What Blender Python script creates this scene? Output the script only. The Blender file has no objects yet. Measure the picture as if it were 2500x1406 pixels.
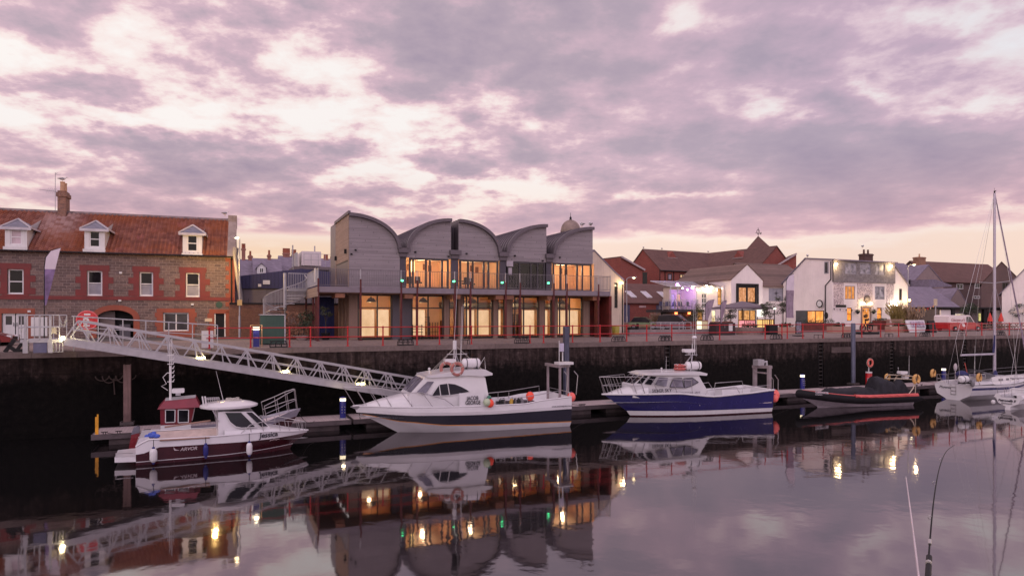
import bpy,math,random
from mathutils import Vector,Matrix
random.seed(7)
R = math.radians
PI = math.pi
scene = bpy.context.scene
COL = scene.collection

# ---------------------------------------------------------------- camera
EYE = 5.94                     # eye height above the water (quay is 4.22 above it)
FPX,CX,HY = 1667.0,1250.0,773.0   # focal length, centre column and horizon row of the 2500 px wide photograph
cam_data = bpy.data.cameras.new('camera')
cam = bpy.data.objects.new('camera',cam_data); COL.objects.link(cam)
cam.location = (0,0,EYE); cam.rotation_euler = (R(90),0,0)
cam_data.sensor_width = 36.0; cam_data.lens = 36.0*FPX/2500.0
cam_data.shift_y = (HY-703.0)/2500.0
cam_data.clip_start = 0.1; cam_data.clip_end = 4000
scene.camera = cam
scene.view_settings.view_transform = 'Standard'; scene.view_settings.look = 'None'
scene.view_settings.exposure = 0.0; scene.view_settings.gamma = 1.0

def lin(r,g,b,k=1.0):
    f = lambda c: (c/255/12.92 if c/255 <= .04045 else ((c/255+.055)/1.055)**2.4)*k
    return (f(r),f(g),f(b),1.0)

# ---------------------------------------------------------------- node helper
class NT:
    def __init__(s,tree):
        s.t = tree; s.n = tree.nodes; s.l = tree.links; s.n.clear()
    def add(s,typ,ins=None,**props):
        nd = s.n.new(typ)
        for k,v in props.items(): setattr(nd,k,v)
        for k,v in (ins or {}).items():
            sock = nd.inputs[k]
            if isinstance(v,bpy.types.NodeSocket): s.l.new(v,sock)
            else: sock.default_value = v
        return nd
    def math(s,op,a,b=0.0,c=0.0,clamp=False):
        return s.add('ShaderNodeMath',{0: a,1: b,2: c},operation=op,use_clamp=clamp).outputs[0]
    def vmath(s,op,a,b=(0,0,0)):
        nd = s.add('ShaderNodeVectorMath',{0: a,1: b},operation=op)
        return nd.outputs['Value'] if op in ('LENGTH','DOT_PRODUCT','DISTANCE') else nd.outputs[0]
    def noise(s,vec,scale,detail=4,rough=.5,dist=0.0):
        return s.add('ShaderNodeTexNoise',{'Vector': vec,'Scale': scale,'Detail': detail,'Roughness': rough,'Distortion': dist}).outputs['Fac']
    def ramp(s,fac,stops,interp='LINEAR'):
        nd = s.add('ShaderNodeValToRGB',{'Fac': fac}); cr = nd.color_ramp; cr.interpolation = interp
        while len(cr.elements) < len(stops): cr.elements.new(.5)
        for e,(p,c) in zip(cr.elements,stops): e.position = p; e.color = c
        return nd.outputs['Color']
    def mix(s,fac,a,b,blend='MIX'):
        nd = s.add('ShaderNodeMix',data_type='RGBA',blend_type=blend)
        for i,v in ((0,fac),(6,a),(7,b)):
            if isinstance(v,bpy.types.NodeSocket): s.l.new(v,nd.inputs[i])
            else: nd.inputs[i].default_value = v
        return nd.outputs[2]
    def maprange(s,v,a,b,c=0.0,d=1.0,kind='SMOOTHSTEP'):
        return s.add('ShaderNodeMapRange',{'Value': v,'From Min': a,'From Max': b,'To Min': c,'To Max': d},interpolation_type=kind).outputs[0]

# ---------------------------------------------------------------- dusk sky
def skydir(px,py):
    return Vector((px-CX,FPX,HY-py)).normalized()

def build_world():
    w = bpy.data.worlds.new('World'); scene.world = w; w.use_nodes = True
    t = NT(w.node_tree)
    d = t.add('ShaderNodeTexCoord').outputs['Generated']
    sep = t.add('ShaderNodeSeparateXYZ',{0: d}); x,y,z = sep.outputs
    za = t.math('MAXIMUM',z,0.0)
    inv = t.math('DIVIDE',1.0,t.math('ADD',za,.17))
    p = t.add('ShaderNodeCombineXYZ',{0: t.math('MULTIPLY',x,inv),1: t.math('MULTIPLY',y,inv),2: 0.0}).outputs[0]
    f1 = t.noise(p,0.95,6,.55,.1)
    f2 = t.noise(t.vmath('ADD',t.vmath('MULTIPLY',p,(1,1.0,1)),(7.3,2.1,0)),4.0,8,.60,.08)
    f3 = t.noise(t.vmath('ADD',p,(1.3,9.1,0)),.45,3,.5)
    broken = t.maprange(x,-.12,.25,1.05,.55)
    dens = t.math('MULTIPLY_ADD',t.math('SUBTRACT',f2,.5),broken,t.math('MULTIPLY',t.math('SUBTRACT',f1,.5),.70))
    dens = t.math('ADD',dens,SKY_BASE)
    wv = t.add('ShaderNodeTexNoise',{'Vector': t.vmath('MULTIPLY',d,(1,1,2.2)),'Scale': 9.0,'Detail': 5,'Roughness': .6}).outputs['Color']
    dw = t.vmath('ADD',d,t.vmath('MULTIPLY',t.vmath('SUBTRACT',wv,(.5,.5,.5)),(.13,.0,.09)))
    for (bx,by,rx,ry,wgt) in SKY_BLOBS:
        c = skydir(bx,by)
        q = t.vmath('MULTIPLY',t.vmath('SUBTRACT',dw,c),(FPX/rx,FPX/rx,FPX/ry))
        r2 = t.vmath('DOT_PRODUCT',q,q)
        g = t.math('EXPONENT',t.math('MULTIPLY',r2,-1.0))
        dens = t.math('MULTIPLY_ADD',g,wgt*((.66 if wgt < 0 else .9) if bx < 1300 else .75),dens)
    # the cloud sheet ends a little above the horizon
    edge = t.math('ADD',z,t.math('MULTIPLY',t.math('SUBTRACT',f2,.5),-.05))
    low = t.maprange(edge,.098,.122,1.0,0.0)
    dens = t.math('MULTIPLY_ADD',low,-.33,dens)
    hi = t.ramp(dens,[(.32,lin(255,249,246)),(.41,lin(252,236,233)),(.465,lin(240,210,216)),(.515,lin(216,186,200)),(.63,lin(189,171,185)),(.86,lin(166,152,172))])
    lo = t.ramp(dens,[(.22,lin(252,224,208)),(.38,lin(254,232,220)),(.47,lin(244,208,206)),(.55,lin(220,180,190)),(.72,lin(196,163,178)),(.90,lin(178,152,170))])
    lo = t.mix(t.math('MULTIPLY',t.maprange(x,.02,-.28),t.maprange(z,.14,.05)),lo,t.mix(1.0,lo,lin(255,246,216),'MULTIPLY'))
    col = t.mix(t.maprange(z,.07,.24),lo,hi)
    # colder, bluer sheet to the upper right
    cold = t.math('MULTIPLY',t.maprange(x,.0,.55),t.maprange(z,.10,.33))
    col = t.mix(t.math('MULTIPLY',cold,.55),col,t.mix(1.0,col,lin(228,238,252),'MULTIPLY'))
    col = t.mix(1.0,col,t.ramp(f3,[(.3,(.93,.93,.95,1)),(.7,(1.05,1.04,1.03,1))]),'MULTIPLY')
    # physical clear dusk sky, thinly showing through
    sky = t.add('ShaderNodeTexSky',sky_type='NISHITA',sun_disc=False,sun_elevation=R(1.5),sun_rotation=R(-25)).outputs[0]
    skyc = t.mix(1.0,sky,(.06,.06,.06,1),'MULTIPLY')
    col = t.mix(.04,col,skyc)
    # sky behind the camera brightened as fill for the foreground, dim below the horizon
    back = t.maprange(y,.25,-.55)
    col = t.mix(back,col,t.mix(1.0,col,SKY_BACK,'MULTIPLY'))
    below = t.maprange(z,-.02,.0)
    col = t.mix(below,(.10,.085,.09,1),col)
    bg = t.add('ShaderNodeBackground',{'Color': col,'Strength': SKY_STRENGTH})
    out = t.add('ShaderNodeOutputWorld'); t.l.new(bg.outputs[0],out.inputs[0])
SKY_BASE = .520
SKY_STRENGTH = 1.0
SKY_BACK = (1.65,1.68,1.8,1)
SKY_BLOBS = [  # where the sheet is thick (+) or torn open (-): column, row, half width, half height in the photograph, amount
    (150,150,170,24,-.13),(90,130,60,40,-.06),(20,225,60,50,-.10),(300,285,330,30,-.22),(620,260,130,40,-.16),(700,170,120,35,-.17),(780,112,60,22,-.14),
    (880,285,260,42,-.25),(1080,310,60,55,-.15),(1240,265,40,40,-.16),(1150,240,100,30,-.14),(930,425,300,22,-.24),(1140,460,210,26,-.26),(1320,455,170,20,-.24),(1050,520,220,14,-.12),(1680,470,200,12,-.12),
    (1500,480,170,14,-.13),(1290,300,30,40,-.12),(430,410,240,16,-.10),(500,470,120,12,-.10),(280,80,40,30,-.15),(500,80,40,30,-.14),(60,410,90,20,-.12),
    (1665,50,55,60,-.17),(1470,25,35,40,-.13),(1870,230,60,30,-.17),(1930,275,50,12,-.15),(2400,260,160,22,-.13),(2470,120,60,50,-.09),(2380,10,110,26,-.15),(2130,225,40,20,-.12),(2500,515,120,16,-.18),(1800,335,60,20,-.05),
    (1900,120,420,130,.10),(1150,130,300,110,.12),(950,60,260,60,.08),(1600,380,420,100,.11),(2050,400,420,100,.11),(150,205,180,40,.12),(350,345,230,28,.10),(560,390,180,40,.10),(840,355,110,32,.16),(640,300,60,14,.14),
    (130,40,260,50,.06),(1900,520,520,40,.09),(1080,400,80,40,.10),(1150,290,60,30,.10),(700,520,300,20,.10),(1400,540,250,24,.08),(350,460,260,40,.08),(2350,350,200,60,.10),(2250,130,120,70,.05),
]
build_world()
sun_d = bpy.data.lights.new('sun','SUN'); sun = bpy.data.objects.new('sun',sun_d); COL.objects.link(sun)
sun_d.energy = .48; sun_d.angle = R(60); sun_d.color = (1.0,.95,.95)
sun.rotation_euler = (R(52),0,R(-18))     # soft fill added from behind the camera to brighten facades and boats
# ---------------------------------------------------------------- frames, meshes, things
class Fr:
    """A level frame: x along u, y along v (to the left of u), z up from the water."""
    def __init__(s,ox,oy,deg):
        s.o = (ox,oy); s.a = R(deg); s.U = (math.cos(s.a),math.sin(s.a)); s.V = (-math.sin(s.a),math.cos(s.a))
    def w(s,u,v): return (s.o[0]+u*s.U[0]+v*s.V[0],s.o[1]+u*s.U[1]+v*s.V[1])
    def u(s,px,v):
        k = (px-CX)/FPX; bx = s.o[0]+v*s.V[0]; by = s.o[1]+v*s.V[1]
        return (k*by-bx)/(s.U[0]-k*s.U[1])
    def v(s,px,u):
        k = (px-CX)/FPX; bx = s.o[0]+u*s.U[0]; by = s.o[1]+u*s.U[1]
        return (k*by-bx)/(s.V[0]-k*s.V[1])
    def z(s,u,v,py): return EYE-(py-HY)*s.w(u,v)[1]/FPX
    def uz(s,px,py,v):
        u = s.u(px,v); return u,s.z(u,v,py)
    def uv(s,px,py,z):
        Y = FPX*(EYE-z)/(py-HY); X = (px-CX)/FPX*Y; dx,dy = X-s.o[0],Y-s.o[1]
        return dx*s.U[0]+dy*s.U[1],dx*s.V[0]+dy*s.V[1]
    def sub(s,u,v,deg=0):
        x,y = s.w(u,v); return Fr(x,y,math.degrees(s.a)+deg)
def at(px,Y,deg=0): return Fr((px-CX)/FPX*Y,Y,deg)

Q = Fr(0,43.5,23.4)        # the quay: u along its edge, v away from the water
QZ,GZ = 4.22,4.40          # quay edge and the paving behind

class MB:
    def __init__(s): s.v = []; s.f = []; s.m = []; s.cur = 0
    def mat(s,i): s.cur = i; return s
    def face(s,pts):
        b = len(s.v); s.v += [tuple(p) for p in pts]; s.f.append(tuple(range(b,b+len(pts)))); s.m.append(s.cur)
    def mesh(s,vs,fs):
        b = len(s.v); s.v += [tuple(p) for p in vs]; s.f += [tuple(b+i for i in f) for f in fs]; s.m += [s.cur]*len(fs)
    def box(s,x0,x1,y0,y1,z0,z1):
        if x0 > x1: x0,x1 = x1,x0
        if y0 > y1: y0,y1 = y1,y0
        if z0 > z1: z0,z1 = z1,z0
        s.mesh([(x0,y0,z0),(x1,y0,z0),(x1,y1,z0),(x0,y1,z0),(x0,y0,z1),(x1,y0,z1),(x1,y1,z1),(x0,y1,z1)],
               [(0,3,2,1),(4,5,6,7),(0,1,5,4),(1,2,6,5),(2,3,7,6),(3,0,4,7)]); return s
    def prism(s,pts,y0,y1):
        """pts: (x,z) outline, counter-clockwise seen from -y; swept y0..y1"""
        n = len(pts); a = [(x,y0,z) for x,z in pts]; b = [(x,y1,z) for x,z in pts]
        s.mesh(a+b,[tuple(range(n)),tuple(range(2*n-1,n-1,-1))]+[(i,n+i,n+(i+1) % n,(i+1) % n) for i in range(n)]); return s
    def prismx(s,pts,x0,x1):
        n = len(pts); a = [(x0,y,z) for y,z in pts]; b = [(x1,y,z) for y,z in pts]
        s.mesh(a+b,[tuple(range(n-1,-1,-1)),tuple(range(n,2*n))]+[(i,(i+1) % n,n+(i+1) % n,n+i) for i in range(n)]); return s
    def prismz(s,pts,z0,z1):
        n = len(pts); a = [(x,y,z0) for x,y in pts]; b = [(x,y,z1) for x,y in pts]
        s.mesh(a+b,[tuple(range(n-1,-1,-1)),tuple(range(n,2*n))]+[(i,(i+1) % n,n+(i+1) % n,n+i) for i in range(n)]); return s
    def bar(s,p,q,w,h=None,up=(0,0,1)):
        h = h or w; p,q = Vector(p),Vector(q); d = (q-p)
        if d.length < 1e-6: return s
        d.normalize(); upv = Vector(up)
        if abs(d.dot(upv)) > .98: upv = Vector((0,1,0))
        a = d.cross(upv).normalized()*w/2; b = a.cross(d).normalized()*h/2
        vs = [e+i*a+j*b for e in (p,q) for i,j in ((-1,-1),(1,-1),(1,1),(-1,1))]
        s.mesh(vs,[(0,3,2,1),(4,5,6,7),(0,1,5,4),(1,2,6,5),(2,3,7,6),(3,0,4,7)]); return s
    def tube(s,pts,r,n=6,r1=None,closed=False):
        pts = [Vector(p) for p in pts]; m = len(pts)
        if m < 2: return s
        ring = []; prev = None
        for i,p in enumerate(pts):
            if closed: d = pts[(i+1) % m]-pts[i-1]
            else: d = pts[min(i+1,m-1)]-pts[max(i-1,0)]
            d.normalize()
            if prev is None:
                a = d.cross(Vector((0,0,1)))
                if a.length < .05: a = d.cross(Vector((0,1,0)))
            else: a = prev-d*prev.dot(d)
            a.normalize(); prev = a; b = d.cross(a)
            rr = r if r1 is None else r+(r1-r)*i/(m-1)
            ring.append([p+rr*(math.cos(2*PI*k/n)*a+math.sin(2*PI*k/n)*b) for k in range(n)])
        vs = [v for rg in ring for v in rg]; fs = []
        for i in range(m if closed else m-1):
            j = (i+1) % m
            for k in range(n): fs.append((i*n+k,i*n+(k+1) % n,j*n+(k+1) % n,j*n+k))
        if not closed: fs += [tuple(range(n-1,-1,-1)),tuple((m-1)*n+k for k in range(n))]
        s.mesh(vs,fs); return s
    def lathe(s,prof,x=0,y=0,n=12):
        vs = []; fs = []; m = len(prof)
        for r,z in prof:
            for k in range(n): vs.append((x+r*math.cos(2*PI*k/n),y+r*math.sin(2*PI*k/n),z))
        for i in range(m-1):
            for k in range(n): fs.append((i*n+k,i*n+(k+1) % n,(i+1)*n+(k+1) % n,(i+1)*n+k))
        fs += [tuple(range(n-1,-1,-1)),tuple((m-1)*n+k for k in range(n))]
        s.mesh(vs,fs); return s
    def ball(s,c,r,n=10,sc=(1,1,1)):
        m = max(5,n//2+1); vs = []; fs = []
        for i in range(m+1):
            t = PI*i/m; rr = math.sin(t) if 0 < i < m else .02
            for k in range(n): vs.append((c[0]+r*sc[0]*rr*math.cos(2*PI*k/n),c[1]+r*sc[1]*rr*math.sin(2*PI*k/n),c[2]-r*sc[2]*math.cos(t)))
        for i in range(m):
            for k in range(n): fs.append((i*n+k,i*n+(k+1) % n,(i+1)*n+(k+1) % n,(i+1)*n+k))
        fs += [tuple(range(n-1,-1,-1)),tuple(m*n+k for k in range(n))]
        s.mesh(vs,fs); return s
    def grid(s,fn,nu,nv):
        vs = [fn(i/nu,j/nv) for j in range(nv+1) for i in range(nu+1)]; w = nu+1
        s.mesh(vs,[(j*w+i,j*w+i+1,(j+1)*w+i+1,(j+1)*w+i) for j in range(nv) for i in range(nu)]); return s
    def wall(s,u0,u1,z0,z1,v,holes=(),rev=.18,fn=None):
        """front wall with openings (u0,u1,z0,z1) and their reveals; rev>0 goes to +v"""
        P = fn or (lambda u,d,z: (u,v+d,z))
        us = sorted({u0,u1,*[min(max(c,u0),u1) for h in holes for c in h[:2]]}); zs = sorted({z0,z1,*[min(max(c,z0),z1) for h in holes for c in h[2:4]]})
        for a,b in zip(us,us[1:]):
            for c,d in zip(zs,zs[1:]):
                mu,mz = (a+b)/2,(c+d)/2
                if any(h[0] < mu < h[1] and h[2] < mz < h[3] for h in holes): continue
                s.face([P(a,0,c),P(b,0,c),P(b,0,d),P(a,0,d)])
        for h in holes:
            a,b,c,d = h[:4]
            s.face([P(a,0,c),P(a,rev,c),P(b,rev,c),P(b,0,c)]); s.face([P(a,0,d),P(b,0,d),P(b,rev,d),P(a,rev,d)])
            s.face([P(a,0,c),P(a,0,d),P(a,rev,d),P(a,rev,c)]); s.face([P(b,0,c),P(b,rev,c),P(b,rev,d),P(b,0,d)])
        return s
    def data(s,name,mats,base=(0,0,0),smooth=None):
        me = bpy.data.meshes.new(name)
        me.from_pydata([(x-base[0],y-base[1],z-base[2]) for x,y,z in s.v],[],s.f)
        for m in (mats if isinstance(mats,(list,tuple)) else [mats]): me.materials.append(m)
        if any(s.m): me.polygons.foreach_set('material_index',s.m)
        if smooth is not None:
            me.polygons.foreach_set('use_smooth',[True]*len(s.f)); me.set_sharp_from_angle(angle=R(smooth))
        me.validate(); me.update(); return me

def tag(o,label,cat,group=None,kind=None):
    if label: o['label'] = label
    if cat: o['category'] = cat
    if group: o['group'] = group
    if kind: o['kind'] = kind
    return o
class T:
    """A thing: an Empty at its base with parts as children. Part meshes are written in the frame's coordinates."""
    def __init__(s,name,label,cat,fr,base=(0,0,0),group=None):
        s.fr,s.base = fr,base
        s.o = bpy.data.objects.new(name,None); COL.objects.link(s.o)
        x,y = fr.w(base[0],base[1]); s.o.location = (x,y,base[2]); s.o.rotation_euler = (0,0,fr.a)
        s.o.empty_display_size = .3; tag(s.o,label,cat,group)
    def part(s,name,mb,mats,parent=None,smooth=None,label=None):
        o = bpy.data.objects.new(name,mb.data(name,mats,s.base,smooth)); COL.objects.link(o)
        o.parent = parent or s.o
        if label: o['label'] = label
        return o
    def each(s,name,mb,mats,parent=None,smooth=None):
        """one part per separate piece of the mesh"""
        grp = list(range(len(mb.v)))
        def root(i):
            while grp[i] != i: grp[i] = grp[grp[i]]; i = grp[i]
            return i
        for f in mb.f:
            for i in f[1:]: grp[root(i)] = root(f[0])
        by = {}
        for f in mb.f: by.setdefault(root(f[0]),[]).append(f)
        for fs in by.values():
            m = MB()
            for f in fs: m.face([mb.v[i] for i in f])
            s.part(name,m,mats,parent,smooth)
def one(name,label,cat,fr,base,mb,mats,group=None,smooth=None,kind=None):
    o = bpy.data.objects.new(name,mb.data(name,mats,base,smooth)); COL.objects.link(o)
    x,y = fr.w(base[0],base[1]); o.location = (x,y,base[2]); o.rotation_euler = (0,0,fr.a)
    return tag(o,label,cat,group,kind)
def copy_tree(o,parent=None):
    c = o.copy(); COL.objects.link(c)
    if parent: c.parent = parent
    for ch in [k for k in bpy.data.objects if k.parent == o]: copy_tree(ch,c)
    return c
def put(o,fr,u,v,z,deg=0,label=None):
    x,y = fr.w(u,v); o.location = (x,y,z); o.rotation_euler = (0,0,fr.a+R(deg))
    if label: o['label'] = label
    return o
def lettering(t,name,text,size,u,v,z,mat,parent=None,shear=0.0,bold=0.0,fit=None,ang=0.0,yaw=0.0,side=False):
    """flat raised letters facing -v, lower left corner at (u,v,z) in the thing's frame"""
    cu = bpy.data.curves.new('lettering','FONT'); cu.body = text; cu.size = size; cu.extrude = .004; cu.shear = shear; cu.offset = bold; cu.resolution_u = 3
    tmp = bpy.data.objects.new('lettering',cu); COL.objects.link(tmp)
    dg = bpy.context.evaluated_depsgraph_get(); me = bpy.data.meshes.new_from_object(tmp.evaluated_get(dg))
    bpy.data.objects.remove(tmp)
    xs = [p.co.x for p in me.vertices]
    k = fit/(max(xs)-min(xs)) if fit and xs else 1.0
    m = Matrix.Translation(Vector((u,v,z))-Vector(t.base)) @ Matrix.Rotation(yaw,4,'Z') @ Matrix.Rotation(-ang,4,'Y') @ Matrix.Rotation(R(90),4,'X') @ Matrix.Diagonal((k,1 if not fit else max(k,.7),1,1))
    me.transform(m); me.materials.clear(); me.materials.append(mat)
    o = bpy.data.objects.new(name,me); COL.objects.link(o); o.parent = parent or t.o
    return o

# ---------------------------------------------------------------- materials
MATS = {}
def mat_new(name):
    m = bpy.data.materials.new(name); m.use_nodes = True; return m,NT(m.node_tree)
def M(name,col,rough=.55,metal=0.0,var=.12,scale=2.0,bump=0.0,bscale=25.0,spec=.5,streak=0.0,coat=0.0):
    """painted / plain surface with uneven colour, roughness and small relief"""
    if name in MATS: return MATS[name]
    m,t = mat_new(name); c = t.add('ShaderNodeTexCoord').outputs['Object']
    n1 = t.noise(c,scale,5,.6); col = tuple(col[:3])+(1,)
    lo = tuple(max(0,x*(1-var*1.6)) for x in col[:3])+(1,); hi = tuple(min(1,x*(1+var)) for x in col[:3])+(1,)
    colr = t.ramp(n1,[(.3,lo),(.65,hi)])
    if streak:
        s = t.noise(t.vmath('MULTIPLY',c,(5,5,.35)),1.6,4,.6)
        colr = t.mix(t.math('MULTIPLY',t.maprange(s,.48,.72),streak),colr,tuple(x*.35 for x in col[:3])+(1,))
    b = t.add('ShaderNodeBsdfPrincipled',{'Base Color': colr,'Metallic': metal,'Specular IOR Level': spec,'Coat Weight': coat})
    t.l.new(t.maprange(n1,.3,.7,rough*.85,min(1,rough*1.15),'LINEAR'),b.inputs['Roughness'])
    if bump:
        bp = t.add('ShaderNodeBump',{'Height': t.noise(c,bscale,4,.6),'Strength': bump,'Distance': .02}); t.l.new(bp.outputs[0],b.inputs['Normal'])
    o = t.add('ShaderNodeOutputMaterial'); t.l.new(b.outputs[0],o.inputs[0]); MATS[name] = m; return m
def E(name,col,strength=1.0):
    if name in MATS: return MATS[name]
    m,t = mat_new(name); e = t.add('ShaderNodeEmission',{'Color': tuple(col[:3])+(1,),'Strength': strength})
    o = t.add('ShaderNodeOutputMaterial'); t.l.new(e.outputs[0],o.inputs[0]); MATS[name] = m; return m
def LIT(name,col,strength=1.0,tex=None,lo=.55):
    """glowing window: lit room seen through blinds, uneven"""
    if name in MATS: return MATS[name]
    m,t = mat_new(name); c = t.add('ShaderNodeTexCoord').outputs['Object']
    n = t.noise(t.vmath('MULTIPLY',c,(1,1,.8)),1.3 if tex is None else tex,4,.6)
    k = t.maprange(n,.3,.7,lo,1.15,'LINEAR')
    e = t.add('ShaderNodeEmission',{'Color': t.mix(t.maprange(n,.35,.7),tuple(x*y for x,y in zip(col[:3],(1,.8+.4*(lo-.55),.6+.8*(lo-.55))))+(1,),tuple(col[:3])+(1,)),'Strength': t.math('MULTIPLY',k,strength)})
    g = t.add('ShaderNodeBsdfGlossy',{'Roughness': .08,'Color': (.6,.6,.6,1)})
    fr = t.add('ShaderNodeFresnel',{'IOR': 1.4}).outputs[0]
    mx = t.add('ShaderNodeMixShader',{0: fr,1: e.outputs[0],2: g.outputs[0]})
    o = t.add('ShaderNodeOutputMaterial'); t.l.new(mx.outputs[0],o.inputs[0]); MATS[name] = m; return m
def CLEAR(name,tint=(.9,.9,.9),ior=1.45):
    if name in MATS: return MATS[name]
    m,t = mat_new(name)
    a = t.add('ShaderNodeBsdfTransparent',{'Color': tuple(tint)+(1,)}); g = t.add('ShaderNodeBsdfGlossy',{'Roughness': .03})
    mx = t.add('ShaderNodeMixShader',{0: t.add('ShaderNodeFresnel',{'IOR': ior}).outputs[0],1: a.outputs[0],2: g.outputs[0]})
    o = t.add('ShaderNodeOutputMaterial'); t.l.new(mx.outputs[0],o.inputs[0]); MATS[name] = m; return m
def BRICK(name,c1,c2,mortar,bw,bh,ms=.012,rough=.85,bump=.5,lap=.5,var=.35,stain=.3,bias=0.0):
    if name in MATS: return MATS[name]
    m,t = mat_new(name); c = t.add('ShaderNodeTexCoord').outputs['Object']
    sp = t.add('ShaderNodeSeparateXYZ',{0: c}); wob = t.math('MULTIPLY',t.math('SUBTRACT',t.noise(c,2.5,2),.5),bh*.16)
    v = t.add('ShaderNodeCombineXYZ',{0: t.math('ADD',t.math('ADD',sp.outputs[0],sp.outputs[1]),wob),1: t.math('ADD',sp.outputs[2],wob),2: 0.0}).outputs[0]
    b = t.add('ShaderNodeTexBrick',{'Vector': v,'Color1': c1,'Color2': c2,'Mortar': mortar,'Scale': 1.0,'Mortar Size': ms,'Mortar Smooth': .3,'Bias': bias,'Brick Width': bw,'Row Height': bh},offset=lap)
    n = t.noise(c,.7,5,.65); n2 = t.noise(c,9,3)
    col = t.mix(t.math('MULTIPLY',t.maprange(n,.42,.7),stain),b.outputs['Color'],tuple(x*.45 for x in c1[:3])+(1,))
    col = t.mix(1.0,col,t.ramp(n2,[(.25,(1-var,1-var,1-var,1)),(.75,(1+var*.5,1+var*.45,1+var*.4,1))]),'MULTIPLY')
    h = t.math('ADD',t.math('MULTIPLY',b.outputs['Fac'],-1.0),t.math('MULTIPLY',n2,.8))
    bp = t.add('ShaderNodeBump',{'Height': h,'Strength': bump,'Distance': .03})
    p = t.add('ShaderNodeBsdfPrincipled',{'Base Color': col,'Roughness': rough,'Normal': bp.outputs[0]})
    o = t.add('ShaderNodeOutputMaterial'); t.l.new(p.outputs[0],o.inputs[0]); MATS[name] = m; return m
def ROWS(name,col,row,axis=2,rough=.75,depth=.5,var=.25,across=0.0,run=(0,1),weather=.25):
    """boards, slates or tiles in rows along one axis (0 x, 1 y, 2 z), each row shaded a little differently"""
    if name in MATS: return MATS[name]
    m,t = mat_new(name); c = t.add('ShaderNodeTexCoord').outputs['Object']; sp = t.add('ShaderNodeSeparateXYZ',{0: c})
    q = t.math('DIVIDE',sp.outputs[axis],row); fr = t.math('FRACT',q); fl = t.math('FLOOR',q)
    other = t.math('ADD',sp.outputs[run[0]],sp.outputs[run[1]]) if run[0] != run[1] else sp.outputs[run[0]]
    if across:
        col_i = t.math('FLOOR',t.math('ADD',t.math('DIVIDE',other,across),t.math('MULTIPLY',fl,.37)))
        cfr = t.math('FRACT',t.math('ADD',t.math('DIVIDE',other,across),t.math('MULTIPLY',fl,.37)))
    else: col_i = 0.0; cfr = .5
    wn = t.add('ShaderNodeTexWhiteNoise',{'Vector': t.add('ShaderNodeCombineXYZ',{0: fl,1: col_i,2: 3.0}).outputs[0]}).outputs['Value']
    stretch = t.noise(t.add('ShaderNodeCombineXYZ',{0: t.math('MULTIPLY',other,.8),1: t.math('MULTIPLY',q,1.7),2: 0.0}).outputs[0],1.5,5,.6)
    k = t.math('ADD',t.math('MULTIPLY',wn,var),t.math('MULTIPLY',stretch,var*1.3))
    k = t.math('ADD',k,1-var*1.15)
    gap = t.math('MINIMUM',t.maprange(fr,0.0,.10),t.maprange(cfr,.0,.012) if across else 1.0)
    base = t.mix(1.0,tuple(col[:3])+(1,),t.add('ShaderNodeCombineColor',{0: k,1: k,2: k}).outputs[0],'MULTIPLY')
    n = t.noise(c,.6,5,.65)
    base = t.mix(t.math('MULTIPLY',t.maprange(n,.45,.72),weather),base,tuple(x*.5 for x in col[:3])+(1,))
    base = t.mix(gap,t.mix(1.0,base,(.35,.35,.35,1),'MULTIPLY'),base)
    h = t.math('ADD',t.math('MULTIPLY',fr,-.6 if depth < 0 else .6),t.math('MULTIPLY',gap,.6))
    bp = t.add('ShaderNodeBump',{'Height': h,'Strength': abs(depth),'Distance': .03})
    p = t.add('ShaderNodeBsdfPrincipled',{'Base Color': base,'Roughness': rough,'Normal': bp.outputs[0]})
    o = t.add('ShaderNodeOutputMaterial'); t.l.new(p.outputs[0],o.inputs[0]); MATS[name] = m; return m
def lamp(name,fr,u,v,z,power,col,radius=.08,spot=None):
    ld = bpy.data.lights.new(name,'POINT'); ld.energy = power; ld.color = col; ld.shadow_soft_size = radius
    o = bpy.data.objects.new(name,ld); COL.objects.link(o); x,y = fr.w(u,v); o.location = (x,y,z); return o
def lamp_in(t,name,u,v,z,power,col,radius=.08,parent=None):
    o = lamp(name,t.fr,u,v,z,power,col,radius); o.parent = parent or t.o; o.location = Vector((u,v,z))-Vector(t.base); return o

# shared finishes
white = M('white_paint',(.66,.645,.65),.35,var=.05,scale=1.2,streak=.12)
gel = M('gelcoat',(.68,.665,.68),.22,var=.04,scale=1.0,coat=.3)
steel = M('stainless_steel',(.44,.42,.43),.35,.9,var=.08)
galv = M('galvanised_steel',(.42,.41,.43),.5,.55,var=.12,scale=4)
alu = M('brushed_aluminium',(.41,.395,.42),.45,.35,var=.08,scale=3)
blackm = M('black_paint',(.014,.013,.015),.5,var=.2,spec=.25)
rubber = M('black_rubber',(.02,.02,.022),.6,var=.2)
redp = M('red_rail_paint',lin(175,22,30),.38,var=.15,scale=3)
glassd = M('dark_glass',(.010,.009,.011),.07,var=.3,scale=.8,spec=.22)
glassg = M('grey_glass',(.05,.048,.055),.08,var=.4,scale=.9,spec=.4)
frame_w = M('white_window_frame',(.72,.70,.71),.4,var=.05)
frame_k = M('dark_window_frame',(.035,.03,.032),.45,var=.15)
warmbulb = E('warm_bulb',(1.0,.72,.36),14.0)
coldbulb = E('white_lamp',(1.0,.93,.78),10.0)
ropem = M('pale_rope',(.45,.42,.38),.9,var=.2,scale=20)
orangeb = M('orange_buoy',lin(245,85,60),.45,var=.08)
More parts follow.
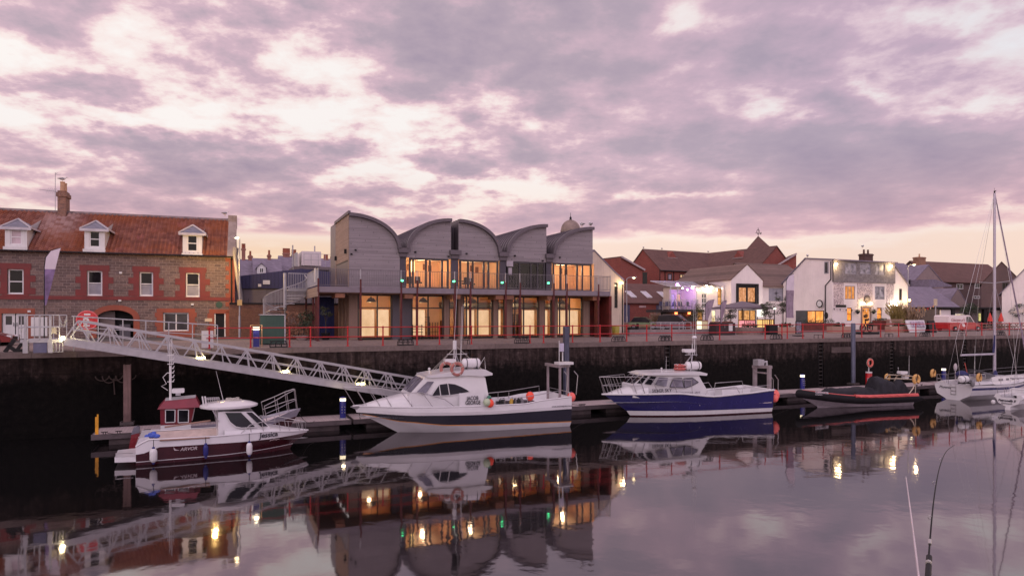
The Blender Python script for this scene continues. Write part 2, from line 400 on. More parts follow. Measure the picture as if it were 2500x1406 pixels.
def window(t,u0,u1,z0,z1,v,frame=None,glass=None,bars=(1,1),fw=.06,d=.06,name='window',parent=None,fn=None,sill=0.0):
    """frame with bars (columns, rows) and one pane; fn maps (u, d, z)"""
    P = fn or (lambda u,dd,z: (u,v+dd,z)); mb = MB()
    def bx(a,b,c,e,y0=0.0,y1=None):
        y1 = d if y1 is None else y1
        pts = [P(u,dd,z) for u in (a,b) for dd in (y0,y1) for z in (c,e)]
        mb.mesh(pts,[(0,1,3,2),(4,6,7,5),(0,4,5,1),(2,3,7,6),(0,2,6,4),(1,5,7,3)])
    bx(u0,u1,z0,z0+fw); bx(u0,u1,z1-fw,z1); bx(u0,u0+fw,z0+fw,z1-fw); bx(u1-fw,u1,z0+fw,z1-fw)
    for i in range(1,bars[0]):
        c = u0+(u1-u0)*i/bars[0]; bx(c-fw*.45,c+fw*.45,z0+fw,z1-fw,.004)
    for i in range(1,bars[1]):
        c = z0+(z1-z0)*i/bars[1]; bx(u0+fw,u1-fw,c-fw*.4,c+fw*.4,.008)
    if sill: bx(u0-.06,u1+.06,z0-sill,z0-.002,-.08)
    o = t.part(name,mb,frame or frame_w,parent)
    g = MB(); g.face([P(u0+fw*.5,d*.6,z0+fw*.5),P(u1-fw*.5,d*.6,z0+fw*.5),P(u1-fw*.5,d*.6,z1-fw*.5),P(u0+fw*.5,d*.6,z1-fw*.5)])
    t.part('pane',g,glass or glassd,o); return o
# ---------------------------------------------------------------- water, quay, ground
def water_mat():
    m,t = mat_new('harbour_water'); c = t.add('ShaderNodeTexCoord').outputs['Object']
    big = t.noise(t.vmath('MULTIPLY',c,(.10,.10,1)),1.0,2,.5)
    n = t.noise(t.vmath('MULTIPLY',c,(1.0,1.0,1)),1.1,2,.45,.2)
    n2 = t.noise(t.vmath('MULTIPLY',c,(1,1,1)),4.5,2,.5)
    calm = t.maprange(big,.40,.62,.35,1.0)
    h = t.math('MULTIPLY',t.math('ADD',n,t.math('MULTIPLY',n2,.16)),calm)
    bp = t.add('ShaderNodeBump',{'Height': h,'Strength': .055,'Distance': .10})
    b = t.add('ShaderNodeBsdfPrincipled',{'Base Color': (.006,.006,.006,1),'Roughness': .042,'IOR': WATER_IOR,'Specular IOR Level': .5,'Specular Tint': (1.0,.92,.95,1),'Normal': bp.outputs[0]})
    o = t.add('ShaderNodeOutputMaterial'); t.l.new(b.outputs[0],o.inputs[0]); return m
WATER_IOR = 3.3
mb = MB(); mb.face([(-900,-900,0),(900,-900,0),(900,260,0),(-900,260,0)])
W0 = Fr(0,0,0)
one('water','still dark harbour water mirroring the dusk sky','water',W0,(0,0,0),mb,water_mat(),kind='structure')

def concrete(name,c,bump=.35,slab=0.0,rough=.85,stain=.5):
    if name in MATS: return MATS[name]
    m,t = mat_new(name); co = t.add('ShaderNodeTexCoord').outputs['Object']
    n = t.noise(co,.35,6,.65); n2 = t.noise(co,6,5,.6)
    col = t.ramp(n,[(.3,tuple(x*(1-stain) for x in c[:3])+(1,)),(.62,c)])
    col = t.mix(1.0,col,t.ramp(n2,[(.3,(.78,.78,.78,1)),(.7,(1.1,1.1,1.1,1))]),'MULTIPLY')
    if slab:
        br = t.add('ShaderNodeTexBrick',{'Vector': co,'Color1': (1,1,1,1),'Color2': (.86,.86,.86,1),'Mortar': (.45,.45,.45,1),'Scale': 1.0,'Mortar Size': .012,'Brick Width': slab*1.5,'Row Height': slab})
        col = t.mix(1.0,col,br.outputs[0],'MULTIPLY')
    bp = t.add('ShaderNodeBump',{'Height': n2,'Strength': bump,'Distance': .02})
    p = t.add('ShaderNodeBsdfPrincipled',{'Base Color': col,'Roughness': rough,'Normal': bp.outputs[0]})
    o = t.add('ShaderNodeOutputMaterial'); t.l.new(p.outputs[0],o.inputs[0]); MATS[name] = m; return m
paving = concrete('quay_paving',lin(140,122,116),slab=.6,stain=.25)
asphalt = concrete('asphalt',(.085,.08,.082,1),stain=.35)
UL,UR = -60.0,160.0
mb = MB()
mb.face([(UL,.45,QZ),(UR,.45,QZ),(UR,4.0,GZ),(UL,4.0,GZ)])
mb.face([(UL,4.0,GZ),(UR,4.0,GZ),(UR,9.0,GZ),(UL,9.0,GZ)])
one('pavement','pale paved quayside promenade behind the railing','pavement',Q,(0,0,0),mb,paving,kind='structure')
mb = MB(); mb.face([(UL-90,9.0,GZ),(UR,9.0,GZ),(UR+600,900,GZ+.6),(UL-500,900,GZ+.6)])
one('ground','grey asphalt ground between the harbour buildings','ground',Q,(0,0,0),mb,asphalt,kind='structure')

def quaywall_mat():
    m,t = mat_new('quay_wall_concrete'); co = t.add('ShaderNodeTexCoord').outputs['Object']; sp = t.add('ShaderNodeSeparateXYZ',{0: co}); z = sp.outputs[2]
    n = t.noise(co,.5,6,.65); n2 = t.noise(co,3.5,6,.65)
    v = t.add('ShaderNodeCombineXYZ',{0: t.math('ADD',sp.outputs[0],sp.outputs[1]),1: z,2: 0.0}).outputs[0]
    st = t.noise(t.vmath('MULTIPLY',co,(1.4,1.4,.18)),1.5,5,.6)
    up = t.ramp(n2,[(.30,lin(40,32,31)),(.55,lin(66,55,53)),(.75,lin(100,86,84))])
    up = t.mix(t.math('MULTIPLY',t.maprange(st,.45,.62),.75),up,lin(30,24,24))
    up = t.mix(t.math('MULTIPLY',t.maprange(st,.42,.27),.6),up,lin(120,106,104))
    br = t.add('ShaderNodeTexBrick',{'Vector': v,'Color1': (1,1,1,1),'Color2': (.85,.85,.85,1),'Mortar': (.35,.35,.35,1),'Scale': 1.0,'Mortar Size': .025,'Brick Width': 1.9,'Row Height': .62})
    up = t.mix(t.maprange(z,3.3,2.9),up,t.mix(1.0,up,br.outputs[0],'MULTIPLY'))
    weed = t.ramp(n2,[(.3,(.002,.0018,.0018,1)),(.62,(.010,.0085,.0075,1)),(.8,(.030,.026,.022,1))])
    level = t.math('ADD',z,t.math('MULTIPLY',t.math('SUBTRACT',n,.5),2.0))
    level = t.math('ADD',level,t.math('MULTIPLY',t.math('SUBTRACT',n2,.5),1.0))
    col = t.mix(t.maprange(level,2.35,3.3),weed,up)
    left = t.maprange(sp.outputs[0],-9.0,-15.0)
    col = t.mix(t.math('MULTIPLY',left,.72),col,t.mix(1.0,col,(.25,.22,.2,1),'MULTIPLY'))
    bp = t.add('ShaderNodeBump',{'Height': t.math('ADD',n2,t.math('MULTIPLY',br.outputs['Fac'],-.4)),'Strength': .7,'Distance': .06})
    p = t.add('ShaderNodeBsdfPrincipled',{'Base Color': col,'Roughness': .85,'Specular IOR Level': .12,'Normal': bp.outputs[0]})
    o = t.add('ShaderNodeOutputMaterial'); t.l.new(p.outputs[0],o.inputs[0]); return m
hw = T('harbour_wall','tall stained concrete harbour wall, black with weed below the tide line','wall',Q,(0,0,0))
holes = []
mb = MB()
LAD = [Q.u(p,0) for p in (1140,1630,2005,2178,2356)]
holes = [(u-.28,u+.28,-.1,QZ-.32) for u in LAD]
mb.wall(UL,UR,-2,QZ-.30,0,holes,.22)
for u in LAD: mb.box(u-.3,u+.3,.22,.24,-2,QZ-.3)
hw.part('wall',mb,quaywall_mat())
mb = MB()
cu = UL
while cu < UR:
    L = 1.9+random.random()*.3; dz = random.uniform(-.012,.006)
    mb.box(cu+.008,cu+L-.008,-.05,.45,QZ-.30,QZ+dz+.004); cu += L
hw.part('coping',mb,concrete('coping_stone',lin(128,112,108),stain=.4))
mb = MB(); u = Q.u(2050,-.02)
mb.box(u-.9,u+1.5,-.07,.0,3.05,3.5); hw.part('patch',mb,concrete('patch_stone',lin(100,86,84)))

# ladders let into the wall
lt = T('quay_ladder','black rung ladder in the harbour wall behind the mast of the nearest white motor boat','ladder',Q,(LAD[0],0,0),'ladders in the harbour wall')
mb = MB()
for s in (-.2,.2): mb.bar((LAD[0]+s,.08,.3),(LAD[0]+s,.08,QZ-.05),.045,.06)
lt.part('stile',mb,blackm)
z = .4
while z < QZ-.1: lt.part('rung',MB().bar((LAD[0]-.2,.08,z),(LAD[0]+.2,.08,z),.05),M('rusty_rung',(.06,.05,.048),.6)); z += .3
mb = MB(); a = LAD[0]
mb.tube([(a-.22,.1,QZ),(a-.22,.1,QZ+.28),(a+.22,.1,QZ+.28),(a+.22,.1,QZ)],.022); mb.tube([(a-.22,.1,QZ+.28),(a-.22,.5,QZ+.28),(a-.22,.5,QZ)],.022); mb.tube([(a+.22,.1,QZ+.28),(a+.22,.5,QZ+.28),(a+.22,.5,QZ)],.022)
lt.part('grab_rail',mb,blackm)
for u,lb in zip(LAD[1:],('black rung ladder in the harbour wall above the cabin of the blue-hulled boat','black rung ladder in the harbour wall just left of the blue-grey mooring pile','black rung ladder in the harbour wall right of the blue-grey pile','black rung ladder in the harbour wall behind the rigging of the white yacht')):
    put(copy_tree(lt.o),Q,u,0,0,label=lb)

# red quay railing
posts = [511,550,612,660,707,758,849,935,1018,1073,1151,1219,1294,1327,1398,1465,1530,1579,1640,1757,1814,1868,1909,1922,1960,2010,2058,2104,2150,2194,2236,2278,2318,2358,2397,2431,2464,2494,2530,2560]
posts.remove(550); posts.remove(660); posts.remove(1219); posts.remove(1814)
RV = .42
rl = T('railing','red tubular railing with ball-jointed posts along the quay edge','railing',Q,(Q.u(511,RV),RV,QZ))
ru = [Q.u(p,RV) for p in posts]
mb0 = MB(); mb0.tube([(ru[0],RV,QZ),(ru[0],RV,QZ+1.1)],.042,8); mb0.ball((ru[0],RV,QZ+1.1),.07,8); mb0.ball((ru[0],RV,QZ+.55),.066,8); mb0.lathe([(.09,QZ),(.09,QZ+.03),(.045,QZ+.05)],ru[0],RV,8)
p0 = rl.part('post',mb0,redp,smooth=40)
for u in ru[1:]:
    c = p0.copy(); COL.objects.link(c); c.location = (u-ru[0],0,0)
for h in (1.1,.55):
    mb = MB(); mb.tube([(ru[0]-.15,RV,QZ+h),(ru[-1],RV,QZ+h)],.028,8); rl.part('rail',mb,redp,smooth=40)

# black metal cage frames standing on the quay edge
cg = T('lobster_creel','low black creel frame on the quay edge below the green container','creel',Q,(0,.2,QZ),'creel frames along the quay edge')
def creel_mb(L=.9):
    mb = MB(); hoop = [(-.28,0),(-.26,.2),(-.16,.33),(0,.38),(.16,.33),(.26,.2),(.28,0)]
    for x in (-L/2,-L/6,L/6,L/2): mb.tube([(x*(.8 if z > .3 else 1),.2+y*.6,QZ+z) for y,z in hoop],.02,5)
    for y,z in hoop: mb.tube([(-L/2,.2+y*.6,QZ+z),(L/2,.2+y*.6,QZ+z)],.014,5)
    mb.box(-L/2,L/2,.04,.36,QZ+.02,QZ+.05)
    return mb
cg.part('frame',creel_mb(),blackm)
nb = MB()
for i in range(9):
    x = -.4+.1*i
    nb.tube([(x,.2-.15,QZ+.06),(x+.07,.2-.12,QZ+.28),(x,.2+.05,QZ+.36)],.007,3); nb.tube([(x+.07,.2-.15,QZ+.06),(x,.2-.12,QZ+.28),(x+.07,.2+.05,QZ+.36)],.007,3)
cg.part('netting',nb,M('creel_net',(.03,.03,.035),.9))
clabels = [(680,'low black creel frame on the quay edge below the green container'),(990,'black creel frame on the quay edge in front of the corrugated grey pier'),(1274,'black creel frame on the quay edge left of the blue-topped pile'),(1510,'black creel frame beside the foot of the rust red wall'),(1624,'small dark hooped frame on the quay edge above a ladder'),(1726,'black creel frame on the quay edge in front of the dark bin store'),(1895,'black creel frame on the quay edge left of the tall chalkboard stand'),(2068,'dark creel frame on the quay edge left of the tall pile top'),(2258,'black creel frame on the quay edge in front of the white picture board'),(2442,'dark creel frame on the quay edge right of the yacht mast')]
for i,(p,lb) in enumerate(clabels):
    o = cg.o if i == 0 else copy_tree(cg.o)
    put(o,Q,Q.u(p,.2),.2,QZ,label=lb)

# steel piles that hold the pontoon
pile_steel = M('weathered_pile',lin(120,96,92),.6,.3,var=.25,scale=1.5,streak=.5)
pile_blue = M('blue_grey_pile',lin(84,86,104),.5,.3,var=.2,scale=1.5,streak=.4)
def pile(px,v,top,w,label,mats,sq=True):
    u = Q.u(px,v); t = T('mooring_pile',label,'pile',Q,(u,v,0),None); mb = MB()
    if sq:
        h = w/2; mb.box(u-h,u-h*.72,v-h,v+h,-2,top); mb.box(u+h*.72,u+h,v-h,v+h,-2,top); mb.box(u-h*.72,u+h*.72,v-h*.12,v+h*.12,-2,top-.01)
        mb.box(u-h*.72,u+h*.72,v-h,v-h*.72,-2,top-.02); mb.box(u-h*.72,u+h*.72,v+h*.72,v+h,-2,top-.02)
    else: mb.lathe([(w/2,-2),(w/2,top-.04),(w*.42,top)],u,v,14)
    t.part('shaft',mb,mats,smooth=40)
    mb = MB(); mb.box(u-w*.8,u+w*.8,v-w*.95,v-w*.75,.55,.7); mb.box(u-w*.8,u+w*.8,v+w*.75,v+w*.95,.55,.7); mb.box(u-w*.95,u-w*.8,v-w*.95,v+w*.95,.55,.7); mb.box(u+w*.8,u+w*.95,v-w*.95,v+w*.95,.55,.7)
    t.part('collar',mb,M('pile_collar',lin(84,76,76),.6,.3)); return t
pile(311,-.85,3.55,.32,'rust brown square steel pile under the aluminium gangway',pile_steel)
u,v = Q.u(1382,-.85),-.85
pile(1382,-.85,Q.z(u,v,797),.30,'blue-grey steel pile behind the stern of the nearest white motor boat',pile_blue)
u = Q.u(2083,-.85)
pile(2083,-.85,Q.z(u,-.85,789),.34,'tall blue-grey round pile behind the black inflatable boat',pile_blue,False)

# floating pontoon
deckm = ROWS('pontoon_deck',lin(176,160,160),.14,axis=0,run=(1,1),var=.16,depth=.4,weather=.2)
pt = T('pontoon','long floating pontoon with pale deck under the harbour wall','pontoon',Q,(Q.u(219,-3.6),-2.4,0))
u0 = Q.u(222,-3.55); PV0,PV1 = -3.55,-1.25
mbD,mbF,mbB = MB(),MB(),MB(); u = u0; k = 0
while u < 95:
    L = 11.8
    mbD.box(u+.03,u+L-.03,PV0+.06,PV1-.06,.42,.50)
    mbF.box(u,u+L,PV0,PV0+.07,.28,.52); mbF.box(u,u+L,PV1-.07,PV1,.28,.52); mbF.box(u,u+.05,PV0+.07,PV1-.07,.28,.515); mbF.box(u+L-.05,u+L,PV0+.07,PV1-.07,.28,.515)
    for i in range(4):
        a = u+.7+i*2.9; mbB.box(a,a+1.8,PV0+.12,PV1-.12,-.25,.275)
    u += L+.12
pt.part('deck',mbD,deckm); pt.part('frame',mbF,M('pontoon_frame',lin(92,82,84),.6,.2,var=.2)); pt.part('float',mbB,M('pontoon_float',lin(74,64,64),.8,var=.3,bump=.3))
mb = MB()
for p in (255,290,360,1418,1425,1950,2238,2250):
    a = Q.u(p,PV0+.2); mb.bar((a-.14,PV0+.2,.60),(a+.14,PV0+.2,.60),.035); mb.bar((a-.05,PV0+.2,.5),(a-.05,PV0+.2,.6),.03); mb.bar((a+.05,PV0+.2,.5),(a+.05,PV0+.2,.6),.03)
pt.part('cleat',mb,blackm)
u = Q.u(234,PV0-.05); mb = MB(); mb.box(u-.07,u+.0,PV0+.25,PV0+.33,.5,1.30); mb.box(u+.0,u+.06,PV0+.25,PV0+.31,.5,1.42)
yp = T('marker_post','yellow marker post at the end of the pontoon','post',Q,(u,PV0,.5)); yp.part('post',mb,M('yellow_paint',lin(226,160,40),.5,var=.2,scale=3))

# service pedestals with lit heads
pedb = M('pedestal_blue',lin(38,42,120),.35,var=.1,coat=.2)
pd = T('service_pedestal','x','pedestal',Q,(0,-1.6,.5),'lit blue service pedestals on the pontoon')
mb = MB(); mb.prismz([(.2*math.cos(a),-1.6+.2*math.sin(a)) for a in [i*PI/6 for i in range(12)]],.5,.56); pd.part('foot',mb,galv)
mb = MB(); mb.lathe([(.16,.56),(.16,1.42),(.15,1.45)],0,-1.6,14); b_ = pd.part('column',mb,pedb,smooth=40)
mb = MB()
for z in (.85,1.0,1.15):
    for s in (-.07,.07): mb.lathe([(.03,0),(.03,.02)],0,0,8); mb.v[-16:] = [(x+s,-1.755-zz,y+z) for x,y,zz in mb.v[-16:]]
pd.part('socket',mb,galv,b_)
mb = MB(); mb.lathe([(.155,1.45),(.155,1.60)],0,-1.6,14); pd.part('lamp_head',mb,E('pedestal_glow',(1.0,.84,.55),3.2))
mb = MB(); mb.lathe([(.175,1.60),(.175,1.64),(.02,1.67)],0,-1.6,14); pd.part('cap',mb,pedb)
for i,(p,lb) in enumerate([(837,'lit blue pedestal on the pontoon between the two nearest motor boats'),(1541,'lit pedestal showing over the foredeck of the blue-hulled boat'),(1959,'lit blue pedestal at the bow of the black inflatable boat'),(2304,'lit blue pedestal behind the stern rail of the white yacht')]):
    o = pd.o if i == 0 else copy_tree(pd.o)
    v = -2.9 if i == 0 else -1.75
    put(o,Q,Q.u(p,v),v,.5,label=lb); lamp('pedestal_light',Q,Q.u(p,v),v-.25,2.0,6,(1,.82,.5),.1)

# fire point and ring buoy on the pontoon
v = -1.6; u = Q.u(2121,v); fp = T('fire_point','red fire point cabinet with a ring buoy on top behind the inflatable boat','fire point',Q,(u,v,.5))
mb = MB(); mb.lathe([(.24,.5),(.24,1.45),(.22,1.5)],u,v,12); fp.part('cabinet',mb,redp,smooth=40)
mb = MB(); mb.lathe([(.245,1.5),(.245,1.6)],u,v,12); mb.bar((u,v,1.6),(u,v,2.5),.05); fp.part('band',mb,white)
def ring(mb,c,R0,r,ax='y',n=20):
    pts = []
    for i in range(n):
        a = 2*PI*i/n; pts.append((c[0]+R0*math.cos(a),c[1],c[2]+R0*math.sin(a)) if ax == 'y' else (c[0]+R0*math.cos(a),c[1]+R0*math.sin(a),c[2]) if ax == 'z' else (c[0],c[1]+R0*math.cos(a),c[2]+R0*math.sin(a)))
    mb.tube(pts,r,8,closed=True); return mb
ringm = M('ring_buoy_orange',lin(214,106,92),.5,var=.15,scale=4)
rb = T('ring_buoy','orange ring buoy hanging above the red fire point on the pontoon','ring buoy',Q,(u,v-.1,2.3))
rb.part('ring',ring(MB(),(u,v-.12,2.3),.27,.075),ringm,smooth=60); mb = MB(); ring(mb,(u,v-.12,2.3),.37,.012); rb.part('grab_line',mb,ropem)
mb = MB()
for x in (-.55,.0,.6): mb.bar((u+x-.1,v-.4,.5),(u+x-.1,v-.4,1.15),.03)
for z in (.8,1.13): mb.bar((u-.65,v-.4,z),(u+.5,v-.4,z),.025)
one('guard_rail','low grey guard rail round the red fire point on the pontoon','rail',Q,(u,v-.4,.5),mb,galv)
# ---------------------------------------------------------------- aluminium gangway and its landing
gv0,gv1 = -2.05,-.75
gw = T('gangway','long aluminium truss gangway sloping from the quay to the pontoon','gangway',Q,(Q.u(158,gv0),gv0,QZ))
A0 = Q.uz(157,842,gv0); A1 = Q.uz(1112,992,gv0)
A0 = (A0[0],A0[1]); L = A1[0]-A0[0]
def gz_(u): return A0[1]+(A1[1]-A0[1])*(u-A0[0])/L
TH = 1.24
def truss(v):
    mb = MB(); mb.bar((A0[0],v,gz_(A0[0])+.16),(A1[0],v,A1[1]+.16),.06,.34); return mb
for v in (gv0,gv1):
    tr = gw.part('side_truss',truss(v),alu)
    mb = MB(); n = 15; s = .55
    mb.bar((A0[0]+s,v,gz_(A0[0]+s)+TH),(A1[0]-.1,v,A1[1]+TH),.07,.09)
    mb.bar((A0[0]+.3,v,gz_(A0[0])+.74),(A1[0]-.1,v,A1[1]+.74),.04,.05)
    gw.part('chord',mb,alu,tr)
    mb = MB(); mb.bar((A0[0]+.02,v,gz_(A0[0])+.3),(A0[0]+s,v,gz_(A0[0]+s)+TH),.06)
    for i in range(n):
        a = A0[0]+s+(L-s-.1)*i/n; b = A0[0]+s+(L-s-.1)*(i+1)/n; m_ = a+(b-a)*.5
        mb.bar((a,v-.002,gz_(a)+TH-.04),(m_-.05,v,gz_(m_)+.2),.055); mb.bar((b,v+.002,gz_(b)+TH-.04),(m_+.05,v,gz_(m_)+.2),.055)
        mb.bar((a,v,gz_(a)+TH-.04),(a+.12,v,gz_(a)+.2),.05) if i else None
    gw.part('web',mb,alu,tr)
mb = MB(); mb.mesh([(A0[0],gv0,gz_(A0[0])+.12),(A1[0],gv0,A1[1]+.12),(A1[0],gv1,A1[1]+.12),(A0[0],gv1,gz_(A0[0])+.12),(A0[0],gv0,gz_(A0[0])+.06),(A1[0],gv0,A1[1]+.06),(A1[0],gv1,A1[1]+.06),(A0[0],gv1,gz_(A0[0])+.06)],[(0,1,2,3),(7,6,5,4)])
gw.part('deck',mb,M('gangway_deck',lin(120,112,118),.7,.2,bump=.4))
mb = MB(); h0 = Q.uz(175,772,.1); h1 = Q.uz(531,794,.1)
for p in (180,240,300,356,412,470,531):
    f = (p-175)/356; u = Q.u(p,.1); mb.bar((u,.1,QZ),(u,.1,h0[1]+(h1[1]-h0[1])*f),.05)
mb.tube([(h0[0],.1,h0[1]),(h1[0],.1,h1[1])],.032,8); mb.tube([(h0[0],.1,h0[1]-.55),(h1[0],.1,h1[1]-.55)],.022,8)
one('hand_rail','grey tubular hand rail on the quay edge behind the gangway','rail',Q,(h0[0],.1,QZ),mb,galv)
# lamps fixed low inside the gangway
glow = E('gangway_glow',(1.0,.85,.35),22.0)
for i,(p,y) in enumerate(((490,868),(697,900),(880,935))):
    u = Q.u(p,gv1); z = gz_(u)+.36; mb = MB(); mb.box(u-.22,u+.22,gv1-.09,gv1-.04,z-.04,z+.05)
    gw.part('strip_lamp',mb,glow); lamp_in(gw,'strip_light',u,gv1-.25,z+.05,7,(1,.82,.35),.06)
# landing
ld = T('landing','grey steel landing platform with railings at the head of the gangway','platform',Q,(Q.u(105,-1.6),-1.6,QZ))
lu0,lu1 = Q.u(49,-1.7),Q.u(152,-1.7); dz = Q.z(Q.u(100,-1.7),-1.7,829)
mb = MB(); mb.box(lu0,lu1,-1.7,.9,dz-.14,dz); ld.part('deck',mb,galv)
mb = MB(); mb.box(lu0+.5,lu1-.62,-1.66,-1.6,dz-.62,dz-.14); ld.part('skirt',mb,M('blue_skirt',lin(96,96,122),.5))
mb = MB()
for p in (62,123): mb = MB(); u = Q.u(p,-1.74); mb.box(u-.1,u+.1,-1.78,-1.5,dz-.62,dz-.001); mb.box(u-.05,u+.05,-1.78,-1.72,dz,dz+1.12); ld.part('bracket',mb,galv)
mb = MB(); zt = dz+1.15
for v,pp in ((-1.72,(45,96,145)),(.85,(52,84,98,131,163))):
    us = [Q.u(p,v) for p in pp]
    for h in (1.15,.58): mb.tube([(us[0],v,dz+h),(us[-1],v,dz+h)],.026,6)
    for u in us: mb.bar((u,v,dz),(u,v,zt),.04)
for u in (lu0,): mb.tube([(u,-1.72,zt),(u,.85,zt)],.026,6)
ld.part('railing',mb,galv)
mb = MB(); u0 = Q.u(119,-1.6); u1 = Q.u(138,-1.6); mb.box(u0,u1,-1.62,-1.5,dz+.28,dz+.62); ld.part('control_box',mb,M('cream_box',lin(168,158,150),.5))
mb = MB()
for k in range(4):
    a = Q.u(130+k*8,-1.6); mb.bar((a,-1.66,dz-.6),(a,-1.66,dz-.16),.03)
mb.bar((Q.u(130,-1.6),-1.66,dz-.58),(Q.u(156,-1.6),-1.66,dz-.58),.03); ld.part('cage',mb,galv)
lu = Q.u(154,-1.8); mb = MB(); mb.ball((lu,-1.85,dz+.06),.09,10); ld.part('floodlight',mb,E('flood_glow',(1.0,.86,.45),60.0)); lamp_in(ld,'flood_beam',lu,-2.1,dz+.1,14,(1,.82,.42),.1)
mb = MB()
for i in range(3): mb.tube([(Q.u(145+6*j,-1.5),-1.5,dz+1.1-.1*i-.35*math.sin(PI*j/3)) for j in range(4)],.014,5)
ld.part('chain',mb,galv)
# ring buoy housing at the quay
v = .9; u = Q.u(213,v); bz = Q.z(u,v,782); r = .47
lh = T('buoy_housing','round red ring buoy housing with a white 2 on a stand behind the gangway head','buoy housing',Q,(u,v,QZ))
mb = MB(); pts = [(u+r*math.cos(a),bz+r*math.sin(a)) for a in [PI*2*i/28 for i in range(28)]]; mb.prism(pts,v,v+.22); lh.part('housing',mb,M('housing_red',lin(200,36,44),.35,coat=.3))
mb = MB(); ring(mb,(u,v,bz),r,.035,n=28); lh.part('rim',mb,M('housing_rim',lin(222,96,100),.4))
mb = MB(); mb.box(u-.08,u+.08,v+.06,v+.16,QZ,bz-r+.05); lh.part('stand',mb,galv)
mb = MB(); mb.box(u-.14,u+.14,v-.02,v-.005,bz+.26,bz+.35); lh.part('label_plate',mb,white)
lettering(lh,'numeral','2',.62,u-.19,v-.01,bz-.30,white,bold=.02)
# winch frame and red car at the left edge
v = .35; u = Q.u(15,v); mb = MB()
mb.bar((u-.05,v,QZ),(u+.35,v,QZ+.62),.16); mb.bar((u+.45,v,QZ),(u+.1,v,QZ+.3),.16); mb.bar((u+.45,v,QZ+.1),(u+.75,v,QZ+.6),.14); mb.box(u+.3,u+.8,v-.1,v+.1,QZ,QZ+.14)
one('mooring_winch','dark iron mooring frame on the quay edge left of the landing','winch',Q,(u,v,QZ),mb,blackm)
# old chains and hanging rope on the wall
mb = MB(); u = Q.u(283,-.1)
for k in range(5):
    c = u-.6+.3*k; mb.tube([(c+.3*math.cos(a),-.12,2.95+.3*math.sin(a)*(1.2 if k % 2 else .8)) for a in [PI+PI*i/8 for i in range(9)]],.03,6)
mb.tube([(u-.1,-.12,2.8),(u-.05,-.13,2.0)],.03,6)
one('mooring_chain','old rusty chain hanging on the harbour wall under the gangway','chain',Q,(u,-.1,2.9),mb,M('rusty_chain',lin(70,58,54),.8,.2))
# ---------------------------------------------------------------- stone building with pantile roof (left)
SB = at(572,52.5,21.0); SZ = 4.33
stone = BRICK('coursed_stone',lin(134,112,106),lin(102,85,84),lin(158,140,134),.47,.20,.018,bump=.9,var=.35,stain=.35)
quoin = M('red_sandstone_paint',lin(120,54,53),.75,var=.14,scale=1.2,bump=.25)
quoin2 = M('orange_sandstone_paint',lin(146,78,60),.75,var=.14,scale=1.2,bump=.25)
def pantile():
    m,t = mat_new('pantile'); c = t.add('ShaderNodeTexCoord').outputs['Object']; sp = t.add('ShaderNodeSeparateXYZ',{0: c})
    cell = t.add('ShaderNodeCombineXYZ',{0: t.math('FLOOR',t.math('DIVIDE',sp.outputs[0],.29)),1: t.math('FLOOR',t.math('DIVIDE',sp.outputs[2],.21)),2: 0.0}).outputs[0]
    wn = t.add('ShaderNodeTexWhiteNoise',{'Vector': cell}).outputs['Value']
    col = t.ramp(wn,[(0,lin(130,82,70)),(.5,lin(146,96,82)),(1,lin(164,114,98))])
    n = t.noise(c,.35,5,.6); n2 = t.noise(t.vmath('MULTIPLY',c,(1,1,.4)),.9,4,.6)
    col = t.mix(t.maprange(n,.45,.62),col,t.mix(.65,col,lin(164,96,56)))
    col = t.mix(t.math('MULTIPLY',t.maprange(n2,.55,.75),.55),col,lin(186,122,118))
    # lichen-white run below the chimney
    dx = t.math('ABSOLUTE',t.math('SUBTRACT',sp.outputs[0],PALE_X))
    patch = t.math('MULTIPLY',t.maprange(dx,1.9,.5),t.maprange(t.math('ADD',sp.outputs[2],t.math('MULTIPLY',n2,1.5)),7.3,9.4))
    col = t.mix(t.math('MULTIPLY',patch,t.maprange(wn,.1,.6,.25,.55)),col,lin(205,186,184))
    p = t.add('ShaderNodeBsdfPrincipled',{'Base Color': col,'Roughness': .75})
    o = t.add('ShaderNodeOutputMaterial'); t.l.new(p.outputs[0],o.inputs[0]); return m
X0 = -30.0; EAVE = SB.z(0,0,627); RUN = 4.6; RIDGE = SB.z(SB.u(560,RUN),RUN,540)
PALE_X = SB.u(157,RUN)
sb = T('stone_house','long stone harbour building with orange pantile roof and three dormers','building',SB,(0,0,SZ))
wins = []
for a,b,t_,c in ((18,58,657,718),(212,250,661,722),(340,374,664,723),(453,488,666,725)):
    u0,u1 = SB.u(a,0),SB.u(b,0); um = (u0+u1)/2; wins.append((u0,u1,SB.z(um,0,c),SB.z(um,0,t_)))
def rect(a,b,y0,y1,v=0,F_=SB):
    u0,u1 = F_.u(a,v),F_.u(b,v); um = (u0+u1)/2; return (u0,u1,F_.z(um,v,y1),F_.z(um,v,y0))
door1 = rect(4,69,765,836); gwin = rect(398,461,763,808); door2 = rect(523,551,765,826); arch = rect(236,326,778,836)
board = rect(76,116,774,820)
door1 = door1[:2]+(SZ,)+door1[3:]; door2 = door2[:2]+(SZ+.05,)+door2[3:]; arch = arch[:2]+(SZ,)+arch[3:]
asp = (arch[0]+arch[1])/2,(arch[1]-arch[0])/2,SB.z((arch[0]+arch[1])/2,0,757)-arch[3]
mb = MB(); N = 14; ahole = (arch[0],arch[1],SZ,arch[3]+asp[2])
mb.wall(X0,0,SZ-.3,EAVE,0,wins+[door1,gwin,door2,ahole],.22)
